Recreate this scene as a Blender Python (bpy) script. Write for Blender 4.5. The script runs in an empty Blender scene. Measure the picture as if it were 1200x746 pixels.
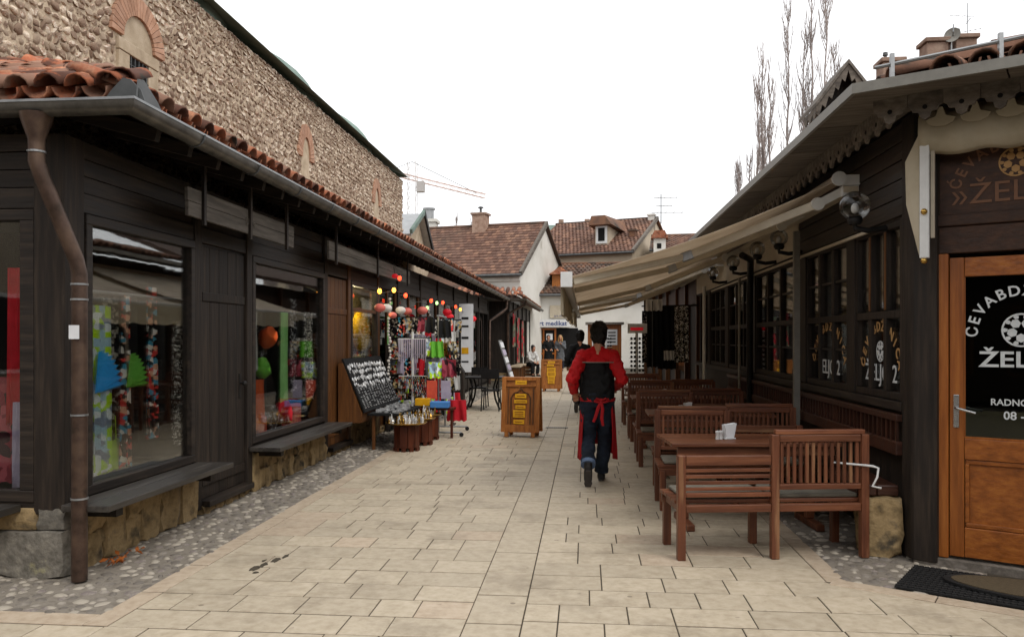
import bpy, bmesh, math, random
from mathutils import Vector, Matrix, Euler, noise
random.seed(7)
R = math.radians
scene = bpy.context.scene
col = scene.collection

# ------------------------------------------------------------------ camera
YAW = math.atan(86/933.0)
cam_d = bpy.data.cameras.new('camera')
cam_d.sensor_width = 36.0; cam_d.lens = 933/1200*36
cam_d.shift_y = (397-373)/1200.0
cam_d.clip_end = 2000; cam_d.clip_start = .05
cam = bpy.data.objects.new('camera', cam_d); col.objects.link(cam)
cam.location = (0, 0, 1.6); cam.rotation_euler = (R(90), 0, YAW)
scene.camera = cam

# ------------------------------------------------------------------ world: overcast sky
SUN_EL, SUN_AZ = R(52), R(138)
w = bpy.data.worlds.new('World'); scene.world = w; w.use_nodes = True
nt = w.node_tree; nt.nodes.clear()
sky = nt.nodes.new('ShaderNodeTexSky'); sky.sky_type = 'NISHITA'; sky.sun_disc = False
sky.sun_elevation = SUN_EL; sky.sun_rotation = SUN_AZ; sky.dust_density = 4; sky.air_density = 1.0
hs = nt.nodes.new('ShaderNodeHueSaturation'); hs.inputs['Saturation'].default_value = .15
mx = nt.nodes.new('ShaderNodeMixRGB'); mx.inputs[0].default_value = .86; mx.inputs[2].default_value = (8.6, 8.65, 8.8, 1)
bg = nt.nodes.new('ShaderNodeBackground'); bg.inputs[1].default_value = .115
ow = nt.nodes.new('ShaderNodeOutputWorld')
nt.links.new(sky.outputs[0], hs.inputs['Color']); nt.links.new(hs.outputs[0], mx.inputs[1])
nt.links.new(mx.outputs[0], bg.inputs[0]); nt.links.new(bg.outputs[0], ow.inputs[0])

sd = bpy.data.lights.new('sun', 'SUN'); sd.energy = .9; sd.angle = R(25); sd.color = (1, .96, .9)
sun = bpy.data.objects.new('sun', sd); col.objects.link(sun); sun.location = (0, 0, 30)
sdir = Vector((math.sin(SUN_AZ)*math.cos(SUN_EL), math.cos(SUN_AZ)*math.cos(SUN_EL), math.sin(SUN_EL)))
sun.rotation_euler = sdir.to_track_quat('Z', 'Y').to_euler()

scene.view_settings.view_transform = 'Standard'; scene.view_settings.look = 'None'
scene.view_settings.exposure = .62; scene.view_settings.gamma = 1.0
scene.view_settings.use_curve_mapping = False
scene.render.engine = 'CYCLES'
scene.cycles.max_bounces = 8; scene.cycles.transparent_max_bounces = 12

# ------------------------------------------------------------------ materials
MATS = {}
def rgb(h):
    if isinstance(h, str):
        h = h.lstrip('#'); c = [int(h[i:i+2], 16)/255 for i in (0, 2, 4)]
        return tuple(((x/12.92) if x <= .04045 else ((x+.055)/1.055)**2.4) for x in c)+(1,)
    return tuple(h)+(1,)
def mat(name, cols, scale=6, rough=.75, bump=.25, bscale=45, rnd=.18, metal=0, stretch=(1, 1, 1), spec=.3, emit=0, detail=6, island=0, wear=None, sheen=0, dist=.01, soil=None):
    """noise-ramped procedural material; rnd varies whole objects, island varies loose pieces in one mesh"""
    m = bpy.data.materials.new(name); m.use_nodes = True; MATS[name] = m
    n = m.node_tree.nodes; l = m.node_tree.links; p = n['Principled BSDF']
    tc = n.new('ShaderNodeTexCoord'); oi = n.new('ShaderNodeObjectInfo')
    va = n.new('ShaderNodeVectorMath'); va.operation = 'MULTIPLY_ADD'
    va.inputs[1].default_value = stretch; l.new(tc.outputs['Object'], va.inputs[0])
    cb = n.new('ShaderNodeCombineXYZ'); mr = n.new('ShaderNodeMath'); mr.operation = 'MULTIPLY'; mr.inputs[1].default_value = 37
    l.new(oi.outputs['Random'], mr.inputs[0]); [l.new(mr.outputs[0], cb.inputs[i]) for i in range(3)]
    l.new(cb.outputs[0], va.inputs[2])
    nz = n.new('ShaderNodeTexNoise'); nz.inputs['Scale'].default_value = scale; nz.inputs['Detail'].default_value = detail; nz.inputs['Roughness'].default_value = .62
    l.new(va.outputs[0], nz.inputs['Vector'])
    cr = n.new('ShaderNodeValToRGB'); cols = [rgb(c) for c in cols]
    if len(cols) == 1: cols = cols*2
    e = cr.color_ramp.elements
    for i in range(len(cols)-2): e.new(.5)
    for i, c in enumerate(cols):
        e[i].position = .3+.4*i/(len(cols)-1); e[i].color = c
    src = nz.outputs[0]
    if island:
        ge = n.new('ShaderNodeNewGeometry'); ad = n.new('ShaderNodeMath'); ad.operation = 'ADD'
        l.new(ge.outputs['Random Per Island'], ad.inputs[0]); l.new(oi.outputs['Random'], ad.inputs[1])
        fr = n.new('ShaderNodeMath'); fr.operation = 'FRACT'; l.new(ad.outputs[0], fr.inputs[0])
        mxv = n.new('ShaderNodeMath'); mxv.operation = 'MULTIPLY_ADD'; mxv.inputs[1].default_value = island; l.new(fr.outputs[0], mxv.inputs[0])
        sb = n.new('ShaderNodeMath'); sb.operation = 'SUBTRACT'; sb.inputs[1].default_value = island*.5; l.new(nz.outputs[0], sb.inputs[0])
        l.new(sb.outputs[0], mxv.inputs[2]); src = mxv.outputs[0]
    l.new(src, cr.inputs[0])
    hv = n.new('ShaderNodeHueSaturation'); l.new(cr.outputs[0], hv.inputs['Color'])
    mm = n.new('ShaderNodeMapRange'); mm.inputs[3].default_value = 1-rnd; mm.inputs[4].default_value = 1+rnd
    l.new(oi.outputs['Random'], mm.inputs[0]); l.new(mm.outputs[0], hv.inputs['Value'])
    outc = hv.outputs[0]
    if wear:      # (colour, scale, threshold): stains with shapes of their own
        wn = n.new('ShaderNodeTexNoise'); wn.inputs['Scale'].default_value = wear[1]; wn.inputs['Detail'].default_value = 8; l.new(va.outputs[0], wn.inputs['Vector'])
        wr = n.new('ShaderNodeMapRange'); wr.inputs[1].default_value = wear[2]; wr.inputs[2].default_value = wear[2]+.1; l.new(wn.outputs[0], wr.inputs[0])
        wm = n.new('ShaderNodeMixRGB'); l.new(wr.outputs[0], wm.inputs[0]); l.new(outc, wm.inputs[1]); wm.inputs[2].default_value = rgb(wear[0]); outc = wm.outputs[0]
    if soil:      # (colour, scale, threshold, strength): spills and foot-worn dirt running across many pieces
        gp_ = n.new('ShaderNodeNewGeometry'); sn = n.new('ShaderNodeTexNoise'); sn.inputs['Scale'].default_value = soil[1]; sn.inputs['Detail'].default_value = 9; sn.inputs['Roughness'].default_value = .7; l.new(gp_.outputs['Position'], sn.inputs['Vector'])
        sr = n.new('ShaderNodeMapRange'); sr.inputs[1].default_value = soil[2]; sr.inputs[2].default_value = soil[2]+.16; sr.inputs[4].default_value = soil[3]; l.new(sn.outputs[0], sr.inputs[0])
        gn = n.new('ShaderNodeTexVoronoi'); gn.inputs['Scale'].default_value = 3.1; l.new(gp_.outputs['Position'], gn.inputs['Vector'])
        gr_ = n.new('ShaderNodeMapRange'); gr_.inputs[1].default_value = .045; gr_.inputs[2].default_value = .06; gr_.inputs[3].default_value = .75; gr_.inputs[4].default_value = 0; l.new(gn.outputs['Distance'], gr_.inputs[0])
        sc_ = n.new('ShaderNodeSeparateColor'); l.new(gn.outputs['Color'], sc_.inputs[0]); lt = n.new('ShaderNodeMath'); lt.operation = 'GREATER_THAN'; lt.inputs[1].default_value = .62; l.new(sc_.outputs[0], lt.inputs[0])
        gm_ = n.new('ShaderNodeMath'); gm_.operation = 'MULTIPLY'; l.new(gr_.outputs[0], gm_.inputs[0]); l.new(lt.outputs[0], gm_.inputs[1])
        mxx = n.new('ShaderNodeMath'); mxx.operation = 'MAXIMUM'; l.new(sr.outputs[0], mxx.inputs[0]); l.new(gm_.outputs[0], mxx.inputs[1])
        sm = n.new('ShaderNodeMixRGB'); l.new(mxx.outputs[0], sm.inputs[0]); l.new(outc, sm.inputs[1]); sm.inputs[2].default_value = rgb(soil[0]); outc = sm.outputs[0]
    l.new(outc, p.inputs['Base Color'])
    p.inputs['Metallic'].default_value = metal; p.inputs['Specular IOR Level'].default_value = spec
    rr = n.new('ShaderNodeMapRange'); rr.inputs[3].default_value = max(0, rough-.12); rr.inputs[4].default_value = min(1, rough+.12)
    l.new(nz.outputs[0], rr.inputs[0]); l.new(rr.outputs[0], p.inputs['Roughness'])
    if bump:
        bn = n.new('ShaderNodeTexNoise'); bn.inputs['Scale'].default_value = bscale; bn.inputs['Detail'].default_value = 5; l.new(va.outputs[0], bn.inputs['Vector'])
        b = n.new('ShaderNodeBump'); b.inputs['Strength'].default_value = bump; b.inputs['Distance'].default_value = dist
        l.new(bn.outputs[0], b.inputs['Height']); l.new(b.outputs[0], p.inputs['Normal'])
    if emit:
        l.new(outc, p.inputs['Emission Color']); p.inputs['Emission Strength'].default_value = emit
    if sheen: p.inputs['Sheen Weight'].default_value = sheen
    return m
def wood(name, cols, axis=2, **k):
    s = [14, 14, 14]; s[axis] = 1.1
    a = dict(scale=1.6, stretch=tuple(s), bscale=3, bump=.35, rough=.6, rnd=.2); a.update(k)
    return mat(name, cols, **a)
def pattern(name, cols, scale=30, rough=.85, kind='F1', sep=True):
    """printed cloth: voronoi cells coloured from a stepped ramp"""
    m = bpy.data.materials.new(name); m.use_nodes = True; MATS[name] = m
    n = m.node_tree.nodes; l = m.node_tree.links; p = n['Principled BSDF']; p.inputs['Roughness'].default_value = rough; p.inputs['Specular IOR Level'].default_value = .1
    tc = n.new('ShaderNodeTexCoord'); vo = n.new('ShaderNodeTexVoronoi'); vo.inputs['Scale'].default_value = scale
    nz = n.new('ShaderNodeTexNoise'); nz.inputs['Scale'].default_value = scale*.7; mx = n.new('ShaderNodeMixRGB'); mx.inputs[0].default_value = .04
    l.new(tc.outputs['Object'], nz.inputs['Vector']); l.new(tc.outputs['Object'], mx.inputs[1]); l.new(nz.outputs['Color'], mx.inputs[2]); l.new(mx.outputs[0], vo.inputs['Vector'])
    sp = n.new('ShaderNodeSeparateColor'); l.new(vo.outputs['Color'], sp.inputs[0])
    cr = n.new('ShaderNodeValToRGB'); cr.color_ramp.interpolation = 'CONSTANT'; e = cr.color_ramp.elements
    for i in range(len(cols)-2): e.new(.5)
    for i, c in enumerate(cols): e[i].position = i/len(cols); e[i].color = rgb(c)
    l.new(sp.outputs[0], cr.inputs[0]); l.new(cr.outputs[0], p.inputs['Base Color'])
    return m
def glass(name, tint=(1, 1, 1), refl=.9, rough=.02):
    m = bpy.data.materials.new(name); m.use_nodes = True; MATS[name] = m
    n = m.node_tree.nodes; l = m.node_tree.links; n.remove(n['Principled BSDF'])
    t = n.new('ShaderNodeBsdfTransparent'); t.inputs[0].default_value = tint+(1,)
    g = n.new('ShaderNodeBsdfGlossy'); g.inputs['Roughness'].default_value = rough
    f = n.new('ShaderNodeFresnel'); f.inputs[0].default_value = 1.5
    k = n.new('ShaderNodeMath'); k.operation = 'MULTIPLY'; k.inputs[1].default_value = refl; l.new(f.outputs[0], k.inputs[0])
    x = n.new('ShaderNodeMixShader'); l.new(k.outputs[0], x.inputs[0]); l.new(t.outputs[0], x.inputs[1]); l.new(g.outputs[0], x.inputs[2])
    bn = n.new('ShaderNodeTexNoise'); bn.inputs['Scale'].default_value = 2.2; tcn = n.new('ShaderNodeTexCoord'); l.new(tcn.outputs['Object'], bn.inputs['Vector'])
    b = n.new('ShaderNodeBump'); b.inputs['Strength'].default_value = .03; b.inputs['Distance'].default_value = .02; l.new(bn.outputs[0], b.inputs['Height']); l.new(b.outputs[0], g.inputs['Normal'])
    l.new(x.outputs[0], n['Material Output'].inputs[0])
    return m

mat('paving', ['#9f917c', '#ada08b', '#b7aa96'], scale=16, rough=.66, bump=.2, bscale=120, rnd=.085, spec=.3, wear=('#86796a', 13, .68), soil=('#6f6353', 1.3, .52, .5))
mat('paving_pink', ['#a08e79', '#ae9d88', '#b7a793'], scale=16, rough=.66, bump=.2, bscale=120, rnd=.085, wear=('#86796a', 13, .68), soil=('#6f6353', 1.3, .52, .5))
mat('joint', ['#3a332a', '#4c4437'], scale=20, rough=.95, rnd=0)
mat('mortar_floor', ['#6c645a', '#7f776c', '#675f54'], scale=14, rough=.95, bump=.5, bscale=60, rnd=0)
mat('pebble', ['#6b645c', '#857d73', '#978f83', '#746a66', '#a39a8c'], scale=5, rough=.6, bump=.15, island=1.1, rnd=.1)
mat('ground', ['#6e675c', '#857d70'], scale=2, rough=.95)
wood('black_wood', ['#191512', '#261f1a', '#3a3027'], axis=2, rough=.62, spec=.25)
wood('black_wood_y', ['#191512', '#261f1a', '#3a3027'], axis=1, rough=.55, spec=.3)
wood('black_wood_x', ['#191512', '#261f1a', '#3a3027'], axis=0, rough=.6, spec=.3)
wood('shelf_wood', ['#23201d', '#35312d', '#46413b'], axis=1, rough=.45, spec=.4)
wood('weathered', ['#4b4640', '#625b53', '#78716a'], axis=1, rough=.85)
wood('door_brown', ['#3d2412', '#573518', '#6b4420'], axis=2, rough=.5)
wood('bench_red', ['#4a281a', '#683c26', '#815034'], axis=0, rough=.45, spec=.4, rnd=.2, wear=('#8a6446', .9, .60))
wood('bench_red_z', ['#4a281a', '#643924', '#7c4c32'], axis=2, rough=.45, spec=.4, rnd=.2, wear=('#8a6446', .9, .60))
wood('bench_dark', ['#2b1710', '#3c2116', '#4c2b1c'], axis=0, rough=.42, spec=.45)
wood('bench_dark_z', ['#2b1710', '#3c2116', '#4c2b1c'], axis=2, rough=.42, spec=.45)
wood('orange_wood', ['#713d15', '#8c4e1b', '#a06024'], axis=2, rough=.42, spec=.4, rnd=.08)
wood('orange_wood_x', ['#713d15', '#8c4e1b', '#a06024'], axis=0, rough=.42, spec=.4, rnd=.08)
wood('board_wood', ['#7a451a', '#955a26', '#a86c33'], axis=2, rough=.5, rnd=.1)
wood('sign_wood', ['#2c1c14', '#3a261b', '#4a3122'], axis=0, rough=.55)
wood('stool_wood', ['#34160c', '#4c2213', '#5f2e1a'], axis=2, rough=.4)
wood('soffit', ['#4c453f', '#645c53', '#7a7167'], axis=0, rough=.85)
mat('tile', ['#55372b', '#94573c', '#7d5442', '#b07a5c', '#a35d40', '#8c6a58'], scale=4.5, rough=.85, bump=.3, bscale=30, rnd=.25, island=.6, wear=('#3b332b', 6, .60))
mat('tile_far', ['#5d4439', '#775748', '#866653', '#6a5044'], scale=.9, rough=.9, bump=.2, rnd=.18, island=.8, wear=('#54443a', .35, .58))
mat('tile_dark', ['#4a3a31', '#62493c', '#75543f', '#5a4a40'], scale=1.0, rough=.9, bump=.2, rnd=.18, island=.8, wear=('#3b342e', .5, .55))
mat('gutter', ['#565450', '#6b6863', '#7d7a74'], scale=7, rough=.42, bump=.05, metal=.75, rnd=.05)
mat('pipe', ['#3c3028', '#54433a', '#665345'], scale=7, rough=.4, bump=.08, metal=.55, rnd=.05, wear=('#2b2723', 4, .6))
mat('zinc', ['#8b8d8e', '#a5a6a6'], scale=5, rough=.4, metal=.7, bump=.1)
mat('zinc_dark', ['#4c4e4e', '#616262'], scale=5, rough=.5, metal=.5, bump=.1)
mat('copper_green', ['#586a62', '#6b7d74', '#7b8b82'], scale=2, rough=.7, bump=.1)
mat('base_stone', ['#5e503a', '#85704f', '#9c8560', '#76664f'], scale=7, rough=.9, bump=.7, bscale=16, rnd=.22, dist=.03, wear=('#423b30', 5, .58))
mat('quoin', ['#4f4b42', '#67625a', '#7c766a'], scale=14, rough=.9, bump=.7, bscale=24, rnd=.2, dist=.02, wear=('#8a8465', 7, .62))
mat('rubble', ['#86705f', '#c9b8a2', '#a98f79', '#ded3c2', '#bda68d', '#e6ddcd', '#ab8570', '#a08d7a'], scale=14, rough=.9, bump=.9, bscale=30, island=.95, rnd=.14, wear=('#a8947e', 10, .64))
mat('rubble_mortar', ['#97836f', '#c2b199', '#ab9781'], scale=5, rough=.95, bump=.8, bscale=18, rnd=0, dist=.04)
mat('arch_brick', ['#977058', '#ab846c', '#b8947e'], scale=6, rough=.9, bump=.4, rnd=.15)
mat('arch_infill', ['#9b8a73', '#b09f87', '#c0b09a'], scale=4, rough=.9, bump=.4, rnd=.1)
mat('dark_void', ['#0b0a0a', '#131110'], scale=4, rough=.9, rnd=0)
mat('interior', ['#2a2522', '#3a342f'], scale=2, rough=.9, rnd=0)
mat('interior_warm', ['#9a8c62', '#ab9d70'], scale=2, rough=.9, rnd=0)
mat('awning', ['#bcae9b', '#c8bbaa', '#d0c5b5'], scale=2.5, rough=.9, bump=.15, bscale=120, rnd=.04, wear=('#8a7a66', 1.5, .66))
mat('cream_cloth', ['#b3a78f', '#c4b9a2', '#cdc3ae'], scale=3, rough=.9, bump=.2, bscale=30, rnd=.05, wear=('#8f846e', 3, .65))
mat('white_metal', ['#b9b5ac', '#c9c6be'], scale=6, rough=.4, bump=.03, rnd=.05)
mat('cream_metal', ['#a89c88', '#bbb09c'], scale=6, rough=.45, bump=.03, rnd=.05)
mat('grey_pole', ['#77746d', '#8b8880'], scale=9, rough=.5, bump=.05)
mat('white', ['#c9c9c7', '#d8d8d6'], scale=8, rough=.6, bump=.02, rnd=.04)
mat('letter_white', ['#b9bcbc', '#cfd2d2'], scale=20, rough=.6, bump=0, rnd=.02)
mat('letter_tan', ['#a07a4c', '#b28b5a'], scale=20, rough=.6, bump=0, rnd=.02)
mat('letter_blue', ['#3c4a72', '#465685'], scale=20, rough=.6, bump=0)
mat('letter_brown', ['#6b4a35', '#7d5942'], scale=20, rough=.6, bump=0)
mat('steel', ['#a9a9a8', '#c4c4c3'], scale=10, rough=.25, metal=.9, bump=0)
mat('iron', ['#1a1918', '#262423'], scale=10, rough=.5, metal=.4, bump=.1)
mat('rubber', ['#151515', '#232222'], scale=60, rough=.8, bump=.5, bscale=200)
mat('coir', ['#4b4030', '#5f523d'], scale=50, rough=.95, bump=.6, bscale=250)
mat('plaster_white', ['#c0bcb2', '#cfccc4', '#d8d5ce'], scale=.6, rough=.9, bump=.1, rnd=.03, wear=('#9c968a', .7, .66))
mat('plaster_cream', ['#a89a86', '#b9ab96', '#c4b7a3'], scale=.6, rough=.9, bump=.1, rnd=.03, wear=('#8f8270', .7, .64))
mat('brick_chimney', ['#79604f', '#92796a', '#a38d7c'], scale=5, rough=.9, bump=.4)
mat('bark', ['#857872', '#a09590'], scale=10, rough=.9, bump=.4)
mat('crane_red', ['#b09488', '#bfa598'], scale=3, rough=.6, bump=0)
mat('crane_white', ['#aaa5a2', '#bdb8b4'], scale=3, rough=.6, bump=0)
mat('skin', ['#a5745a', '#b98569', '#c4927a'], scale=14, rough=.55, bump=.1, bscale=120, rnd=0)
mat('hair_black', ['#0d0b0a', '#1a1614'], scale=40, rough=.5, bump=.6, bscale=120, rnd=0)
mat('hair_blond', ['#8d6d42', '#a98655'], scale=40, rough=.5, bump=.6, bscale=120, rnd=0)
mat('red_cloth', ['#a80c12', '#c01218'], scale=9, rough=.7, bump=.35, bscale=14, rnd=0)
mat('red_apron', ['#8c0e14', '#a51319'], scale=9, rough=.8, bump=.35, bscale=14, rnd=0)
mat('black_cloth', ['#0f0f10', '#191919'], scale=9, rough=.85, bump=.4, bscale=14, rnd=0)
mat('grey_cloth', ['#4a4c4f', '#5c5e61'], scale=9, rough=.85, bump=.4, bscale=14, rnd=.1)
mat('denim', ['#0e131b', '#171e2a', '#232d3b'], scale=10, rough=.9, bump=.4, bscale=30, rnd=0)
mat('white_cloth', ['#bdbdbb', '#cecdc9'], scale=9, rough=.9, bump=.3, bscale=20, rnd=.08)
mat('shoe', ['#1b1918', '#2b2826'], scale=20, rough=.6, bump=.2)
mat('sole', ['#3a3532', '#4d4743'], scale=20, rough=.9, bump=.3)
mat('cushion', ['#5c5850', '#706b60', '#7e7a6e'], scale=6, rough=.95, bump=.4, bscale=80, rnd=.1)
mat('brass', ['#9c7a3c', '#bd9850', '#d0b06a'], scale=14, rough=.28, metal=.95, bump=.05, rnd=.2)
mat('silver', ['#a9a9a9', '#dcdcdc'], scale=20, rough=.3, metal=.45, bump=.1, rnd=.2, island=.5)
mat('velvet', ['#0d0d0e', '#161617'], scale=20, rough=.95, bump=.2)
mat('yellow_plate', ['#c98f12', '#dba61d'], scale=12, rough=.4, bump=.1, rnd=.06)
mat('plate_mark', ['#6d3d0c', '#80490f'], scale=30, rough=.6, bump=0)
mat('yellow_bag', ['#c99a08', '#ddb112'], scale=5, rough=.6, bump=.2, rnd=.05)
mat('paper', ['#cfd0d2', '#dddedf'], scale=8, rough=.8, bump=.02, rnd=.05)
mat('paper_blue', ['#3d75b5', '#4c86c5'], scale=8, rough=.7, bump=.02)
mat('card_red', ['#b3402e', '#c9553d'], scale=8, rough=.7, bump=.02)
mat('lantern_red', ['#a5101c', '#c01824'], scale=12, rough=.6, bump=.1, emit=.3)
mat('lantern_pink', ['#b8584e', '#c86e62'], scale=12, rough=.6, bump=.1, emit=.08)
mat('lantern_white', ['#b9b3ab', '#d0cac2'], scale=12, rough=.6, bump=.1, emit=.08)
mat('bulb_red', ['#ff3a20', '#ff5530'], scale=12, emit=2.2, bump=0)
mat('bulb_amber', ['#ff9a30', '#ffb040'], scale=12, emit=4, bump=0)
mat('bulb_green', ['#9ad07a', '#b5e095'], scale=12, emit=1.2, bump=0)
mat('leaf_orange', ['#8d4a18', '#a85d22'], scale=20, rough=.8)
mat('plant_green', ['#2f4a1d', '#45642b'], scale=20, rough=.7, rnd=.2)
mat('hill', ['#74806f', '#8a927f'], scale=.02, rough=1)
mat('lime', ['#a8d418', '#b8e02c'], scale=9, rough=.8, bump=.2)
mat('blue_tulle', ['#1688c8', '#2a9fdc'], scale=9, rough=.6, bump=.5, bscale=20)
mat('green_tulle', ['#5cb030', '#78c442'], scale=9, rough=.6, bump=.5, bscale=20)
mat('mint', ['#8fd07a', '#a4dc8c'], scale=9, rough=.8, bump=.2)
mat('orange_ball', ['#d8541d', '#e86828'], scale=9, rough=.8, bump=.6)
mat('crimson', ['#b01522', '#c8202e'], scale=9, rough=.8, bump=.4)
mat('lilac', ['#9c92a5', '#b1a8b8'], scale=9, rough=.8, bump=.3)
pattern('scarf_paisley', ['#0f0e0f', '#0f0e0f', '#a59c8e', '#17151a', '#6d655c', '#0c0b0c'], 38)
pattern('scarf_flower', ['#141314', '#d8453f', '#efe8de', '#1b191b', '#4a9cb8', '#e0a888', '#121112'], 26)
pattern('scarf_lime', ['#b8e02c', '#e6ecee', '#aecbdc', '#b8e02c', '#8a94a6'], 17)
pattern('scarf_specks', ['#121212', '#b5b0a8', '#171616', '#e8e4dc', '#141414', '#605a55'], 55)
pattern('scarf_check', ['#1b1b1d', '#7b7a7c', '#1f1f22', '#a9a7a8', '#2a2a2d'], 40)
pattern('scarf_rose', ['#8e3743', '#a04a55', '#7b2a38', '#3c2328'], 12)
pattern('rug', ['#a31e2a', '#4b5a45', '#8f9079', '#c24450', '#5c3a34', '#6b7765'], 5)
pattern('trinkets', ['#1a1817', '#8f7a4c', '#b3b0aa', '#3a2a20', '#6d7b86', '#a33a2c', '#22201f', '#c3b28a'], 24)
pattern('bottles', ['#6d6a58', '#8d8a6a', '#3a3a33', '#b0a868', '#54564a'], 16)
glass('window_glass', (.95, .96, .95), .6)
glass('dark_glass', (.55, .58, .56), .9)
glass('globe_glass', (.8, .8, .79), .8, .1)
mat('tile_weathered', ['#4b3a31', '#67493a', '#7d5a47', '#5c4a41'], scale=3.5, rough=.9, bump=.3, bscale=30, rnd=.28, wear=('#39332d', 6, .55))
mat('denim_pale', ['#50617c', '#657792'], scale=10, rough=.9, bump=.4, bscale=30, rnd=0)
def translucent(name, k):
    m = MATS[name]; n = m.node_tree.nodes; l = m.node_tree.links; p = n['Principled BSDF']; src = p.inputs['Base Color'].links[0].from_socket
    t = n.new('ShaderNodeBsdfTranslucent'); l.new(src, t.inputs[0]); x = n.new('ShaderNodeMixShader'); x.inputs[0].default_value = k
    l.new(p.outputs[0], x.inputs[1]); l.new(t.outputs[0], x.inputs[2]); l.new(x.outputs[0], n['Material Output'].inputs[0])
translucent('awning', .6); translucent('cream_cloth', .25)
# jacket: red yoke and sleeves, black back panel
def jacket_mat():
    m = bpy.data.materials.new('jacket'); m.use_nodes = True; MATS['jacket'] = m
    n = m.node_tree.nodes; l = m.node_tree.links; p = n['Principled BSDF']; p.inputs['Roughness'].default_value = .7; p.inputs['Specular IOR Level'].default_value = .2
    tc = n.new('ShaderNodeTexCoord'); sx = n.new('ShaderNodeSeparateXYZ'); l.new(tc.outputs['Object'], sx.inputs[0])
    ab = n.new('ShaderNodeMath'); ab.operation = 'ABSOLUTE'; l.new(sx.outputs[0], ab.inputs[0])
    a = n.new('ShaderNodeMath'); a.operation = 'LESS_THAN'; a.inputs[1].default_value = .5; l.new(ab.outputs[0], a.inputs[0])
    b = n.new('ShaderNodeMath'); b.operation = 'LESS_THAN'; b.inputs[1].default_value = 1.345; l.new(sx.outputs[2], b.inputs[0])
    c = n.new('ShaderNodeMath'); c.operation = 'MULTIPLY'; l.new(a.outputs[0], c.inputs[0]); l.new(b.outputs[0], c.inputs[1])
    x = n.new('ShaderNodeMixRGB'); x.inputs[1].default_value = rgb('#b50f15'); x.inputs[2].default_value = rgb('#121213'); l.new(c.outputs[0], x.inputs[0])
    l.new(x.outputs[0], p.inputs['Base Color'])
    nz = n.new('ShaderNodeTexNoise'); nz.inputs['Scale'].default_value = 11; l.new(tc.outputs['Object'], nz.inputs[0])
    bp = n.new('ShaderNodeBump'); bp.inputs['Strength'].default_value = .6; bp.inputs['Distance'].default_value = .03; l.new(nz.outputs[0], bp.inputs['Height']); l.new(bp.outputs[0], p.inputs['Normal'])
jacket_mat()

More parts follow.
